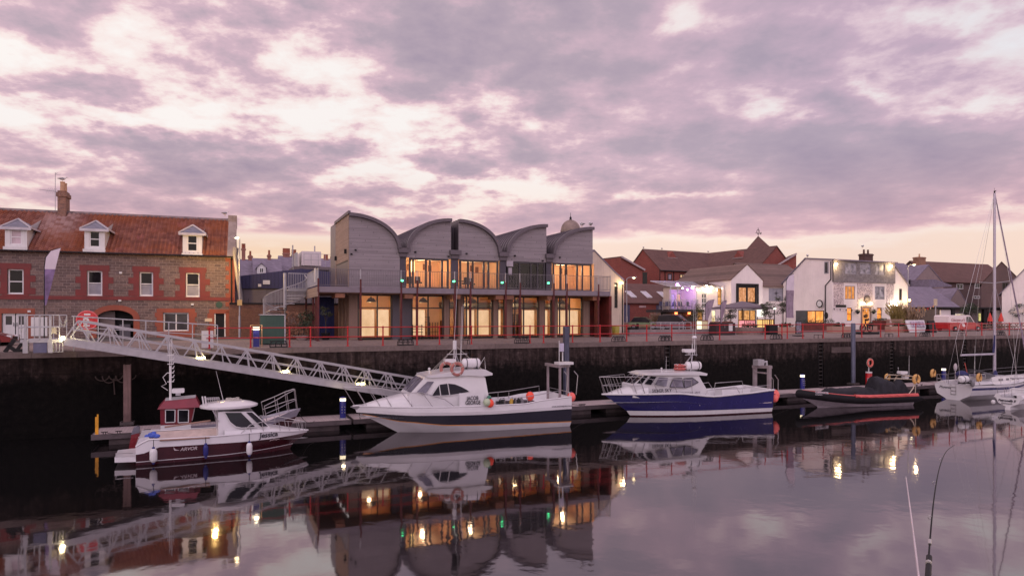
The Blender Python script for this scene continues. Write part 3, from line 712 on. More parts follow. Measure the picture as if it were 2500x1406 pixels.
for i in range(N):   # spandrels over the segmental arch
    a0,a1 = PI-PI*i/N,PI-PI*(i+1)/N
    x0,x1 = asp[0]+asp[1]*math.cos(a0),asp[0]+asp[1]*math.cos(a1); z0,z1 = arch[3]+asp[2]*math.sin(a0),arch[3]+asp[2]*math.sin(a1)
    if abs(z0-ahole[3]) > 1e-5 or abs(z1-ahole[3]) > 1e-5: mb.face([(x0,0,z0),(x1,0,z1),(x1,0,ahole[3]),(x0,0,ahole[3])])
    mb.face([(x0,0,z0),(x0,.5,z0),(x1,.5,z1),(x1,0,z1)])
mb.face([(0,0,SZ-.3),(0,2*RUN,SZ-.3),(0,2*RUN,EAVE),(0,RUN,RIDGE-.15),(0,0,EAVE)])
mb.face([(X0,2*RUN,SZ-.3),(X0,2*RUN,EAVE),(0,2*RUN,EAVE),(0,2*RUN,SZ-.3)])
mb.face([(X0,0,SZ-.3),(X0,0,EAVE),(X0,RUN,RIDGE-.15),(X0,2*RUN,EAVE),(X0,2*RUN,SZ-.3)])
sb.part('wall',mb,stone)
# painted stone dressings
mb = MB()
for (u0,u1,z0,z1) in wins:
    h = z1-z0; n = 4
    mb.box(u0-.45,u1+.45,-.035,-.0,z1,z1+.40); mb.box(u0-.3,u1+.3,-.07,.0,z0-.16,z0-.02)
    for i in range(n):
        w = .70 if i % 2 == 0 else .38
        a = z0+h*i/n; b = z0+h*(i+1)/n
        mb.box(u0-w,u0,-.03,0,a,b); mb.box(u1,u1+w,-.03,0,a,b)
zs = SB.z(-8,0,729); mb.box(X0,-.02,-.055,0,zs-.1,zs+.16)
sb.part('window_dressing',mb,quoin)
mb = MB()
for (u0,u1,z0,z1),w in ((gwin,.42),(door2,.35)):
    mb.box(u0-w,u1+w,-.035,0,z1,z1+.3); n = 4; base = SZ if w < .4 else z0
    for i in range(n):
        ww = w+(.12 if i % 2 else 0); a = base+(z1-base)*i/n; b = base+(z1-base)*(i+1)/n
        mb.box(u0-ww,u0,-.032,0,a,b); mb.box(u1,u1+ww,-.032,0,a,b)
mb.box(gwin[0]-.4,gwin[1]+.4,-.03,0,SZ,gwin[2])
mb.box(door1[0]-.35,door1[0],-.035,0,SZ,door1[3]+.35); mb.box(door1[1],door1[1]+.4,-.035,0,SZ,door1[3]+.35); mb.box(door1[0],door1[1],-.035,0,door1[3],door1[3]+.35)
pts = [(asp[0]+(asp[1]+e)*math.cos(a),arch[3]+(asp[2]+e*.9)*math.sin(a)) for e,rng in ((.42,range(N+1)),(0,range(N,-1,-1))) for a in [PI-PI*i/N for i in rng]]
for i in range(N): mb.prism([pts[2*N+1-i],pts[2*N-i],pts[i+1],pts[i]],-.035,0)
mb.box(arch[0]-.4,arch[0],-.035,0,SZ,arch[3]); mb.box(arch[1],arch[1]+.4,-.035,0,SZ,arch[3])
z = SZ
k = 0
while z < EAVE-.3: w = .62 if k % 2 else .38; mb.box(-w,.03,-.035,0,z,z+.34); mb.box(0,.03,0,w+.3,z,z+.34); z += .342; k += 1
sb.part('door_dressing',mb,quoin2)
curtain = M('net_curtain',(.30,.29,.33),.8,var=.15)
for i,(u0,u1,z0,z1) in enumerate(wins):
    w = window(sb,u0+.02,u1-.02,z0+.02,z1,.12,frame_w,glassd,(1,2),.09,.08,sill=.1)
    if i:
        g = MB(); g.face([(u0+.08,.163,z0+.08),(u1-.08,.163,z0+.08),(u1-.08,.163,(z0+z1)/2-.06),(u0+.08,.163,(z0+z1)/2-.06)]); sb.part('blind',g,curtain,w)
window(sb,gwin[0]+.02,gwin[1]-.02,gwin[2],gwin[3],.12,frame_w,glassg,(2,1),.09,.08)
d = sb.part('door',MB().box(door2[0],door2[1],.16,.2,door2[2],door2[3]),blackm)
dm = MB(); dm.box(door2[0],door2[0]+.1,.04,.15,door2[2],door2[3]); dm.box(door2[1]-.1,door2[1],.04,.15,door2[2],door2[3]); sb.part('frame',dm,frame_w,d)
um = (door1[0]+door1[1])/2
for a,b in ((door1[0],um),(um,door1[1])):
    zz = door1[2]+1.05; mb = MB(); mb.box(a+.03,b-.03,.1,.15,door1[2]+.02,zz); mb.box(a+.03,a+.2,.1,.15,zz,door1[3]); mb.box(b-.2,b-.03,.1,.15,zz,door1[3]); mb.box(a+.2,b-.2,.1,.15,door1[3]-.18,door1[3])
    d = sb.part('door',mb,white); g = MB(); g.face([(a+.2,.13,zz),(b-.2,.13,zz),(b-.2,.13,door1[3]-.18),(a+.2,.13,door1[3]-.18)]); sb.part('pane',g,glassg,d)
    h = MB(); hx = b-.09 if a == door1[0] else a+.09; h.bar((hx,.06,zz-.1),(hx,.06,zz+.15),.03); sb.part('handle',h,blackm,d)
mb = MB(); mb.box(board[0],board[1],-.05,.0,SZ+.25,board[3]); sb.part('white_board',mb,white)
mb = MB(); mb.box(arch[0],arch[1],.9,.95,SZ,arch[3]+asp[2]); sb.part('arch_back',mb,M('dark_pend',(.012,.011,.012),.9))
mb = MB(); mb.box(arch[0]+.1,(arch[0]*.55+arch[1]*.45),.6,.66,SZ,SZ+2.0); sb.part('arch_door',mb,M('grey_gate',lin(120,108,108),.7))
mb = MB(); mb.box(arch[1]-.95,arch[1]-.25,.3,.8,SZ,SZ+1.05); one('wheelie_bin','dark grey bin standing inside the stone archway','bin',SB,(arch[1]-.6,.5,SZ),mb,M('bin_grey',lin(80,76,84),.5))
# signs
s = rect(500,518,777,785); mb = MB(); mb.box(s[0],s[1],-.05,-.005,s[2],s[3]); sb.part('wall_sign',mb,M('cream_sign',lin(205,188,160),.5))
u = SB.u(535,0); mb = MB(); z_ = SB.z(u,0,744); mb.prism([(u+.24*math.cos(a),z_+.24*math.sin(a)) for a in [2*PI*i/16 for i in range(16)]],-.04,-.003); sb.part('plaque',mb,M('plaque_green',lin(60,84,72),.4,.3))
mb = MB()
for px,py in ((72,760),(295,666),(293,734),(470,743)): a = SB.u(px,0); z_ = SB.z(a,0,py); mb.box(a-.09,a+.09,-.1,-.003,z_-.07,z_+.07)
sb.each('wall_box',mb,white)
# gutter and downpipe
mb = MB(); mb.tube([(X0,-.28,EAVE-.03),(.1,-.28,EAVE-.03)],.07,6); u = SB.u(565,-.08); sb.part('gutter',mb,blackm)
mb = MB(); mb.tube([(u,-.28,EAVE-.05),(u,-.1,EAVE-.3),(u,-.1,SZ)],.05,6); sb.part('downpipe',mb,blackm)
# roof of pantiles: rolls across, laps down the slope
SL = math.hypot(RUN,RIDGE-EAVE); NR = 26
def roof_pt(u,s,lift):
    """s metres up the slope from the eaves"""
    k = s/SL; nx,nz = -(RIDGE-EAVE)/SL,RUN/SL
    return (u,-.3*0+k*RUN+nx*lift,EAVE+.05+k*(RIDGE-EAVE)+nz*lift)
mb = MB(); NU = int((0.05-X0)/.29*6)
rows = []
for r in range(NR):
    s0 = -.36+r*(SL+.36)/NR; s1 = -.36+(r+1)*(SL+.36)/NR
    rows += [(s0,.075),(s1,.0)]
vs = []
for s,lf in rows:
    for i in range(NU+1):
        u = X0+(.05-X0)*i/NU; ph = (u/.29) % 1.0
        w = .075*math.sin(2*PI*ph)*(1.0 if ph < .5 else .55)
        vs.append(roof_pt(u,s,w+lf))
W_ = NU+1; mb.mesh(vs,[(j*W_+i,j*W_+i+1,(j+1)*W_+i+1,(j+1)*W_+i) for j in range(len(rows)-1) for i in range(NU)])
mb.face([(X0,RUN,RIDGE),(.05,RUN,RIDGE),(.05,2*RUN+.3,EAVE),(X0,2*RUN+.3,EAVE)])
roof = sb.part('roof',mb,pantile())
mb = MB(); mb.tube([(X0,RUN,RIDGE+.05),(-.3,RUN,RIDGE+.05)],.16,8); sb.part('ridge',mb,M('ridge_grey',lin(128,112,112),.8,var=.3,scale=3),roof)
mb = MB(); mb.bar(roof_pt(-.2,-.3,.08),roof_pt(-.2,SL-.3,.08),.62,.2,up=(0,-(RIDGE-EAVE)/SL,RUN/SL)); mb.box(-.55,.12,RUN-.5,RUN+.5,RIDGE-.55,RIDGE+.42)
sb.part('skew_stone',mb,concrete('skew_stone',lin(170,152,142)))
chbrick = BRICK('chimney_brick',lin(168,118,92),lin(132,92,82),lin(150,138,130),.24,.085,.012,bump=.8)
u0,u1 = SB.u(139,RUN-.7),SB.u(159,RUN-.7); zt = SB.z(u0,RUN-.7,464)
mb = MB(); mb.box(u0,u1,RUN-.55,RUN+.75,RIDGE-1.4,zt-.45); mb.box(u0-.08,u1+.08,RUN-.63,RUN+.83,zt-.45,zt-.15); mb.box(u0,u1,RUN-.55,RUN+.75,zt-.15,zt)
ch = sb.part('chimney',mb,chbrick,roof)
mb = MB(); um = (u0+u1)/2
for v in (RUN-.25,RUN+.4): mb.lathe([(.17,zt),(.15,zt+.62),(.18,zt+.64),(.16,zt+.72)],um,v,10)
sb.part('chimney_pot',mb,M('chimney_pot_clay',lin(196,156,124),.8,var=.15),roof,smooth=40)
mb = MB(); mb.box(u0-.6,u1+.6,RUN-1.3,RUN-.55,RIDGE-1.0,RIDGE-.35); mb.v = [(x,y,z-(.0 if y > RUN-.6 else .62)) for x,y,z in mb.v]; sb.part('chimney_flashing',mb,M('lead_flashing',lin(142,112,112),.7,var=.2),roof)
# dormers
slate_d = ROWS('dormer_slate',lin(126,124,136),.14,axis=2,across=.25)
def dormer(a,b,yt,yb,glass2=None):
    v = .02; u0,u1 = SB.u(a,v),SB.u(b,v); um = (u0+u1)/2; z0,z1 = SB.z(um,v,yb),SB.z(um,v,yt); w = u1-u0; back = RUN*.85
    mb = MB(); mb.wall(u0,u1,z0,z1,v,[(u0+.3,u1-.3,z0+.28,z1-.12)],.1); mb.face([(u1,v,z0),(u1,back,z0+2.6),(u1,back,z1),(u1,v,z1)]); mb.face([(u0,v,z0),(u0,v,z1),(u0,back,z1),(u0,back,z0+2.6)])
    mb.box(u0-.06,u1+.06,v-.22,v-.002,z0-.12,z0+.12)
    dm = sb.part('dormer',mb,white,roof)
    window(sb,u0+.3,u1-.3,z0+.28,z1-.12,v+.05,frame_w,glass2 or glassd,(1,2),.08,.06,parent=dm)
    h = .86*w/1.7; mb = MB(); e = .28
    mb.face([(u0-e,v-.16,z1),(u1+e,v-.16,z1),(um,v+.5,z1+h)]); mb.face([(u1+e,v-.16,z1),(u1+e,back,z1),(um,back,z1+h),(um,v+.5,z1+h)]); mb.face([(u0-e,v-.16,z1),(um,v+.5,z1+h),(um,back,z1+h),(u0-e,back,z1)])
    sb.part('dormer_roof',mb,slate_d,dm)
    mb = MB(); mb.box(u0-e,u1+e,v-.2,v-.16,z1-.16,z1+.02); mb.bar((u0-e,v-.18,z1+.02),(um,v+.48,z1+h+.04),.1,.08); mb.bar((u1+e,v-.18,z1+.02),(um,v+.48,z1+h+.04),.1,.08); mb.bar((u1+e,v-.16,z1),(u1+e,back*.7,z1),.06,.12)
    sb.part('barge_board',mb,M('barge_white',lin(190,184,190),.5),dm)
dormer(12,66,556,607,M('pale_blind_glass',lin(190,170,178),.2)); dormer(206,256,560,613); dormer(446,493,570,623)
# television aerial
u = SB.u(135,RUN-.6); v = RUN-.6; zb = SB.z(u,v,515); zt2 = SB.z(u,v,422)
ae = T('tv_aerial','thin television aerial strapped to the brick chimney of the stone building','aerial',SB,(u,v,zb)); mb = MB(); mb.tube([(u,v,zb),(u,v,zt2)],.022,5); ae.part('mast',mb,galv)
mb = MB(); z_ = SB.z(u,v,467); mb.tube([(u-1.0,v-.1,z_+.05),(u+.1,v,z_-.03)],.02,5)
for k in range(5): x = u-.5+.13*k; mb.tube([(x,v-.3,z_-.2),(x,v+.3,z_+.25)],.01,4)
for k in range(3): x = u+.02+.06*k; mb.tube([(x,v-.2,zt2-.2+.05*k),(x,v+.2,zt2+.05)],.01,4)
mb.tube([(u,v,zt2-.12),(u+.35,v,zt2-.12)],.012,4); ae.part('array',mb,galv)

# gulls
gullw = M('gull_white',(.68,.66,.66),.6); gullg = M('gull_grey',(.22,.22,.25),.6); gullk = M('gull_dark',(.04,.04,.045),.6); gully = M('gull_bill',(.6,.4,.08),.5)
def gull_mb():
    b = MB(); n = 9
    prof = [(-.27,.01,.19),(-.2,.035,.19),(-.1,.075,.185),(0,.09,.185),(.1,.082,.2),(.15,.055,.235),(.18,.045,.27),(.205,.05,.305),(.235,.042,.32),(.26,.012,.318)]
    vs = [(x,r*math.cos(2*PI*k/n),z+r*math.sin(2*PI*k/n)) for x,r,z in prof for k in range(n)]
    b.mesh(vs,[(i*n+k,i*n+(k+1) % n,(i+1)*n+(k+1) % n,(i+1)*n+k) for i in range(len(prof)-1) for k in range(n)]+[tuple(range(n)),tuple(range((len(prof)-1)*n,len(prof)*n))]); return b
gfr = Fr(0,0,0); g0 = T('gull','x','gull',gfr,(0,0,0),'gulls perched on the roofs')
g0.part('body',gull_mb(),gullw,smooth=60)
for s in (-1,1):
    mb = MB(); mb.mesh([(.1,s*.085,.25),(.08,s*.095,.17),(-.1,s*.085,.155),(-.33,s*.03,.19),(-.15,s*.07,.24),(.0,s*.085,.265)],[(0,1,2,3,4,5) if s > 0 else (5,4,3,2,1,0)]); g0.part('wing',mb,gullg)
    mb = MB(); mb.tube([(.0,s*.035,.11),(.01,s*.035,0)],.008,4); mb.bar((.01,s*.035,.005),(.06,s*.035,.005),.03,.01); g0.part('leg',mb,gully)
mb = MB(); mb.lathe([(.012,0),(.002,.07)],0,0,5); mb.v = [(.262+z,y,.316+x-z*.15) for x,y,z in mb.v]; g0.part('bill',mb,gully)
GULLS = []
def gull(fr,u,v,z,deg,label,s=1.0):
    o = g0.o if not GULLS else copy_tree(g0.o); GULLS.append(o); put(o,fr,u,v,z,deg,label); o.scale = (s,s,s); return o
gull(SB,um,RUN-.25,zt+.72,15,'gull on the tall brick chimney of the stone building',1.15); gull(SB,SB.u(549,RUN),RUN,RIDGE+.42,40,'gull on the stone gable end of the pantiled building',1.15)
# ---------------------------------------------------------------- gallery building with five barrel vaults
FV,WV = 4.3,5.9                       # front posts, wall plane
larch = ROWS('grey_larch_boards',lin(150,141,145),.115,axis=2,across=3.6,var=.22,depth=.6,weather=.15)
larch_side = ROWS('brown_larch_boards',lin(160,138,126),.115,axis=2,across=3.6,var=.2,depth=.6,weather=.1)
corr = ROWS('corrugated_grey',lin(96,90,98),.09,axis=0,run=(2,2),var=.1,depth=.9,weather=.1)
zinc = M('zinc_roof',lin(112,102,110),.38,.5,var=.12,scale=1.5)
zinc_d = M('zinc_trim',lin(98,90,96),.45,.35,var=.12,scale=2)
darkz = M('dark_cladding',lin(70,64,74),.55,var=.12)
rustr = M('rust_red_steel',lin(88,34,34),.55,.2,var=.25,scale=3)
woodp = ROWS('wood_pier_boards',lin(138,114,102),.12,axis=0,run=(2,2),var=.25,depth=.5,weather=.2)
slabm = M('balcony_edge',lin(128,118,126),.5,.2,var=.1)
soff = ROWS('soffit_boards',lin(110,82,68),.14,axis=1,run=(0,0),var=.2)
ga = T('gallery','modern harbour gallery clad in grey boards with five quarter barrel roofs','building',Q,(Q.u(1150,WV),WV,GZ))
FLOOR = Q.z(Q.u(1200,FV),FV,706); SLAB = .36
def q(px,v=WV): return Q.u(px,v)
def qz(px,py,v=WV): return Q.z(Q.u(px,v),v,py)
PEAK = (qz(852,522)+qz(1447,557)+qz(1101,536))/3; VAL = (qz(975,604)+qz(1222,614)+qz(1340,621))/3
HEAD = (qz(1050,631)+qz(1400,643))/2
BACK = 8.0
units = [(852,976,-1),(992,1101,1),(1119.5,1220,-1),(1236,1334,1),(1348,1447,1)]   # +1 rises to the right
doors = [None,(999,1096),(1122,1217),(1239,1331),(1350,1445)]
vault_mb = {}
for k,(pa,pb,dirn) in enumerate(units):
    a,b = q(pa),q(pb); W_ = b-a; n = 16
    def arc(i,e=0.0):
        """quarter ellipse, peak vertical edge to valley"""
        t_ = PI/2*i/n; x = (W_+e)*math.sin(t_); z = VAL-.1+(PEAK-VAL+.1+e)*math.cos(t_)
        return ((a+x) if dirn < 0 else (b-x),z)
    mb = MB(); low = FLOOR if doors[k] is None else HEAD
    pts = [(arc(i)[0],arc(i)[1]) for i in range(n+1)]
    poly = [(a,low),(b,low)]+([p for p in reversed(pts)] if dirn < 0 else [p for p in pts])
    if dirn < 0: poly = [(a,low),(b,low)]+list(reversed(pts))
    else: poly = [(a,low),(b,low)]+pts
    mb.face([(x,WV,z) for x,z in poly])
    wl = ga.part('wall',mb,larch)
    # roof shell running back
    mb = MB()
    for i in range(n):
        (x0,z0),(x1,z1) = arc(i),arc(i+1)
        mb.face([(x0,WV-.25,z0+.03),(x1,WV-.25,z1+.03),(x1,WV+BACK,z1+.03),(x0,WV+BACK,z0+.03)])
    ex = a if dirn < 0 else b
    mb.face([(ex,WV,low),(ex,WV,PEAK),(ex,WV+BACK,PEAK),(ex,WV+BACK,low)])
    rf = ga.part('barrel_roof',mb,zinc,smooth=30)
    for j in range(17):
        v = WV+.2+j*(BACK-.4)/16; mb = MB()
        for i in range(0,n):
            (x0,z0),(x1,z1) = arc(i),arc(i+1); mb.bar((x0,v,z0+.05),(x1,v,z1+.05),.03,.06)
        ga.part('standing_seam',mb,zinc_d,rf)
    mb = MB()
    for i in range(n):
        (x0,z0),(x1,z1) = arc(i,.05),arc(i+1,.05); (x2,z2),(x3,z3) = arc(i,-.17),arc(i+1,-.17)
        f = [(x0,z0),(x1,z1),(x3,z3),(x2,z2)]
        mb.prism(f if dirn > 0 else f[::-1],WV-.3,WV-.01)
    ga.part('verge_trim',mb,zinc_d,rf)
# left flank (the blank bay's upright side) with a glazed strip below
a = q(852); v1 = Q.v(819.5,a)
sz0 = Q.z(a,v1,640); mb = MB()
g0_,g1_ = WV+.25,v1-.35
mb.face([(a-.012,WV,HEAD-.25),(a-.012,v1,HEAD-.25),(a-.012,v1,PEAK-.02),(a-.012,WV,PEAK-.02)][::-1]); mb.face([(a-.012,WV,FLOOR),(a-.012,g0_,FLOOR),(a-.012,g0_,HEAD-.25),(a-.012,WV,HEAD-.25)][::-1]); mb.face([(a-.012,g1_,FLOOR),(a-.012,v1,FLOOR),(a-.012,v1,HEAD-.25),(a-.012,g1_,HEAD-.25)][::-1])
ga.part('side_wall',mb,larch_side)
mb = MB(); mb.box(a-.1,a+.05,WV-.3,v1,PEAK-.03,PEAK+.16); ga.part('side_coping',mb,zinc_d)
window(ga,g0_,g1_,FLOOR+.02,HEAD-.27,a,frame_k,M('brown_curtain_glass',lin(112,84,80),.12,var=.4,scale=1.2),(2,1),.08,.06,fn=lambda u,d,z: (a+d,u,z))
mb = MB()
for vv,zz in ((WV+.9,HEAD+.2),(v1-.5,HEAD+.05)): mb.box(a-.16,a-.012,vv-.08,vv+.08,zz,zz+.3)
ga.each('wall_lamp',mb,blackm)
# grey piers and rainwater heads between the vaults
gaps = [(976,992),(1101,1119.5),(1220,1236),(1334,1348)]
for k,(pa,pb) in enumerate(gaps):
    x0,x1 = q(pa),q(pb); top = VAL-.32; mb = MB()
    mb.box(x0+.005,x1-.005,WV+.03,WV+.12,FLOOR,top)
    if k == 1: mb.face([(x0,WV+1.2,top),(x1,WV+1.2,top),(x1,WV+1.2,PEAK-.4),(x0,WV+1.2,PEAK-.4)])
    ga.part('pier',mb,darkz)
    mb = MB(); mb.box(x0-.12,x1+.12,WV-.3,WV+.5,VAL-.34,VAL-.03); mb.box(x0-.02,x1+.02,WV-.12,WV+.1,VAL-.62,VAL-.34); ga.part('rainwater_head',mb,zinc_d)
x0,x1 = q(1101),q(1119.5); mb = MB()
for i in range(4): x = x0+.1+(x1-x0-.2)*i/3; mb.bar((x,WV+.9,VAL),(x,WV+.9,PEAK-.35),.035)
ga.part('recess_rib',mb,zinc_d)
# upper rooms
roomw = M('warm_room_plaster',lin(238,196,156),.8,var=.05); roomf = M('room_floor',lin(120,80,58),.5); roomc = M('room_ceiling',lin(236,214,188),.8)
def room(x0,x1,v0,v1_,z0,z1,name='room',mat_=None):
    mb = MB(); mb.face([(x0,v1_,z0),(x1,v1_,z0),(x1,v1_,z1),(x0,v1_,z1)]); mb.face([(x0,v0,z0),(x0,v1_,z0),(x0,v1_,z1),(x0,v0,z1)]); mb.face([(x1,v0,z0),(x1,v0,z1),(x1,v1_,z1),(x1,v1_,z0)])
    mb.mat(1).face([(x0,v0,z0),(x1,v0,z0),(x1,v1_,z0),(x0,v1_,z0)]); mb.mat(2).face([(x0,v0,z1),(x0,v1_,z1),(x1,v1_,z1),(x1,v0,z1)])
    return ga.part(name,mb,[mat_ or roomw,roomf,roomc])
clearg = CLEAR('clear_glazing')
def glazed(x0,x1,z0,z1,v,cols,rows=(),name='glazed_door',fw=.09,mats=None,solid=()):
    mb = MB(); mb.box(x0,x1,v,v+.1,z1-fw,z1); mb.box(x0,x1,v,v+.1,z0,z0+fw*.8)
    for f in [0]+list(cols)+[1]:
        c = x0+(x1-x0)*f; w = fw/2 if 0 < f < 1 else fw; c0 = max(x0,min(c-w,x1-w)) if f else x0
        mb.box(c0,min(c0+2*w if 0 < f < 1 else c0+w,x1),v-.004,v+.096,z0+fw*.8,z1-fw)
    for f in rows: c = z0+(z1-z0)*f; mb.box(x0+fw,x1-fw,v+.004,v+.09,c-fw*.5,c+fw*.5)
    o = ga.part(name,mb,mats or frame_k); g = MB(); g.face([(x0,v+.05,z0),(x1,v+.05,z0),(x1,v+.05,z1),(x0,v+.05,z1)]); ga.part('pane',g,clearg,o); return o
udoors = [(1,(.10,.42,.52,.83),95),(2,(.22,.34,.62,.74),62),(3,(.32,.62,.8),0),(4,(.2,.34,.62,.76),105)]
chairm = M('dark_chair',(.02,.018,.018),.5)
picm = M('picture_frame',lin(120,70,44),.5)
def chair(u,v,z,deg,label):
    f = Q.sub(u,v,deg); t = T('office_chair',label,'chair',f,(0,0,z),'office chairs in the lit upper rooms'); mb = MB(); mb.lathe([(.26,z+.42),(.28,z+.47),(.24,z+.52)],0,0,10); t.part('seat',mb,chairm)
    mb = MB(); mb.grid(lambda s,r: (.27*math.sin((s-.5)*2.2),.27*math.cos((s-.5)*2.2),z+.5+.42*r),8,3); t.part('backrest',mb,chairm)
    mb = MB(); mb.bar((0,0,z+.06),(0,0,z+.42),.05)
    for k in range(4): mb.bar((0,0,z+.06),(.28*math.cos(k*PI/2),.28*math.sin(k*PI/2),z+.02),.04)
    t.part('base',mb,chairm)
for k,cols,pw in udoors:
    x0,x1 = q(doors[k][0]),q(doors[k][1]); v1_ = WV+3.4
    room(x0-.25,x1+.25,WV+.12,v1_,FLOOR+.02,HEAD+.02,mat_=None if pw else M('dark_room',(.02,.018,.02),.8))
    glazed(x0,x1,FLOOR+.02,HEAD,WV+.02,cols,fw=.13)
    if pw:
        lamp_in(ga,'room_light',(x0+x1)/2,WV+1.7,HEAD-.35,pw,(1.0,.70,.42),.15)
        mb = MB(); 
        for f,zz in ((.3,1.5),(.72,1.55),(.86,1.45)): c = x0+(x1-x0)*f; mb.box(c-.13,c+.13,v1_-.05,v1_-.01,FLOOR+zz,FLOOR+zz+.45)
        ga.each('wall_picture',mb,picm)
x0,x1 = q(999),q(1096)
mb = MB(); c = q(1006,WV+.6); mb.box(c-.16,c+.16,WV+.55,WV+.62,FLOOR+1.2,HEAD-.2); ga.part('lit_panel',mb,E('lit_panel_glow',(1,.68,.26),5.0))
chair(q(1033),WV+1.2,FLOOR+.02,20,'black office chair behind the lit glass doors of the second vault, nearest the middle'); chair(q(1018),WV+1.8,FLOOR+.02,150,'black office chair in the lit second vault, close to the glowing panel'); chair(q(1150),WV+1.2,FLOOR+.02,200,'dark office chair under the third vault left of centre'); chair(q(1172),WV+1.7,FLOOR+.02,30,'dark office chair under the third vault beside the middle mullion')
mb = MB(); a_,b_ = q(1142),q(1166); mb.box(a_,b_,WV+1.9,WV+2.6,FLOOR+.7,FLOOR+.76); [mb.bar((x,y,FLOOR),(x,y,FLOOR+.7),.05) for x in (a_+.05,b_-.05) for y in (WV+1.95,WV+2.55)]
one('desk','desk in the lit room under the third vault','desk',Q,(a_,WV+2.2,FLOOR),mb,M('desk_wood',lin(120,80,50),.5))
mb = MB(); a_ = q(1246,WV-.02); mb.box(a_-.3,a_+.22,WV-.03,WV-.004,FLOOR+1.75,FLOOR+2.15); mb.box(a_-.15,a_+.12,WV-.03,WV-.004,FLOOR+1.15,FLOOR+1.65); ga.part('door_notice',mb,M('notice_paper',lin(170,160,168),.6))
# small wall spotlights on the boards
mb = MB()
for px,py in ((868,611),(1014,616),(1139,620),(1257,625),(1367,629),(858,621),(1095,627),(1325,637)):
    c = q(px,WV-.05); z = qz(px,py); mb.box(c-.06,c+.06,WV-.12,WV-.005,z-.04,z+.06)
ga.each('spotlight',mb,blackm)
# balcony slab
L0,R0 = q(776.5,FV),q(1490.5,FV); LB = Q.v(744,L0)
mb = MB(); mb.box(L0,R0,FV,WV-.003,FLOOR-SLAB,FLOOR); mb.box(L0,q(852)-.02,WV-.003,LB,FLOOR-SLAB,FLOOR); mb.box(q(1447)+.02,R0,WV-.003,WV+4,FLOOR-SLAB,FLOOR); ga.part('balcony',mb,slabm)
mb = MB(); mb.box(L0+.1,R0-.1,FV+.1,WV+.3,FLOOR-SLAB-.06,FLOOR-SLAB-.01); mb.box(L0+.1,q(852),WV+.3,LB-.1,FLOOR-SLAB-.06,FLOOR-SLAB-.01); ga.part('soffit',mb,soff)
mb = MB(); mb.box(L0-.06,L0-.003,FV-.05,LB,FLOOR-SLAB-.28,FLOOR-.02); ga.part('side_beam',mb,larch_side)
mb = MB()
for px in (828,995,1110,1215,1240,1340,1450): c = q(px,FV+.5); mb.box(c-.3,c+.3,FV+.12,WV-.01,FLOOR-SLAB-.34,FLOOR-SLAB-.065)
ga.each('bracket_beam',mb,M('warm_timber',lin(132,88,66),.7,var=.2))
# railing of upright bars, one panel per bay
rposts = [776.5,880,979,1018,1110,1148,1234,1269,1351,1383,1460,1490]
raild = M('dull_railing',lin(116,108,114),.55,.3)
def panel(ua,ub,v0,v1_):
    mb = MB(); n = max(2,int(math.hypot(ub-ua,v1_-v0)/.115))
    for i in range(n+1):
        f = i/n; x = ua+(ub-ua)*f; y = v0+(v1_-v0)*f; mb.bar((x,y,FLOOR+.1),(x,y,FLOOR+1.1),.016)
    for h in (.1,1.1): mb.bar((ua,v0,FLOOR+h),(ub,v1_,FLOOR+h),.04,.03)
    return mb
for p0_,p1_ in zip(rposts,rposts[1:]): ga.part('balcony_railing',panel(q(p0_,FV),q(p1_,FV),FV,FV),raild)
ga.part('balcony_railing',panel(L0,L0,FV,LB-1.3),galv); ga.part('balcony_railing',panel(R0,R0,FV,WV+3),galv)
mb = MB()
for p in rposts: mb.bar((q(p,FV),FV,FLOOR-.05),(q(p,FV),FV,FLOOR+1.15),.05,.07)
ga.each('railing_post',mb,galv)
mb = MB(); vv = FV+.9; mb.box(L0-.05,L0-.02,vv,vv+.62,FLOOR+.3,FLOOR+1.2); ga.part('banner',mb,white)
# red steel posts
for p in rposts[:-1]:
    c = q(p,FV+.06); mb = MB(); mb.bar((c,FV+.06,GZ),(c,FV+.06,FLOOR-SLAB),.13,.16); mb.box(c-.12,c+.12,FV-.06,FV+.18,GZ,GZ+.03); mb.box(c-.05,c+.05,FV-.05,FV-.01,FLOOR-SLAB,FLOOR+.5); ga.part('post',mb,rustr)
for vv in (FV+1.6,FV+3.0,LB-.15):
    mb = MB(); mb.bar((L0+.08,vv,GZ),(L0+.08,vv,FLOOR-SLAB),.12,.12); ga.part('post',mb,rustr)
greenl = E('green_lamp',(.08,1.0,.35),7.0)
for p,y in ((982,685),(1108,687),(1226,690),(1339,691)):
    c = q(p,FV-.1); z = qz(p,y,FV-.1); mb = MB(); mb.ball((c,FV-.12,z),.06,8,(1.5,1,.9)); gl = T('green_lamp','x','lamp',Q,(c,FV-.1,z),'green lamps on the balcony railing'); gl.part('lens',mb,greenl); mb = MB(); mb.box(c-.1,c+.1,FV-.07,FV-.04,z-.06,z+.06); gl.part('housing',mb,galv)
    gl.o['label'] = {982: 'green lamp on the balcony railing between the first and second vault',1108: 'green lamp on the balcony railing under the upright gap between second and third vault',1226: 'green lamp on the balcony railing between third and fourth vault',1339: 'green lamp on the balcony railing below the last rainwater head, by the fifth vault'}[p]
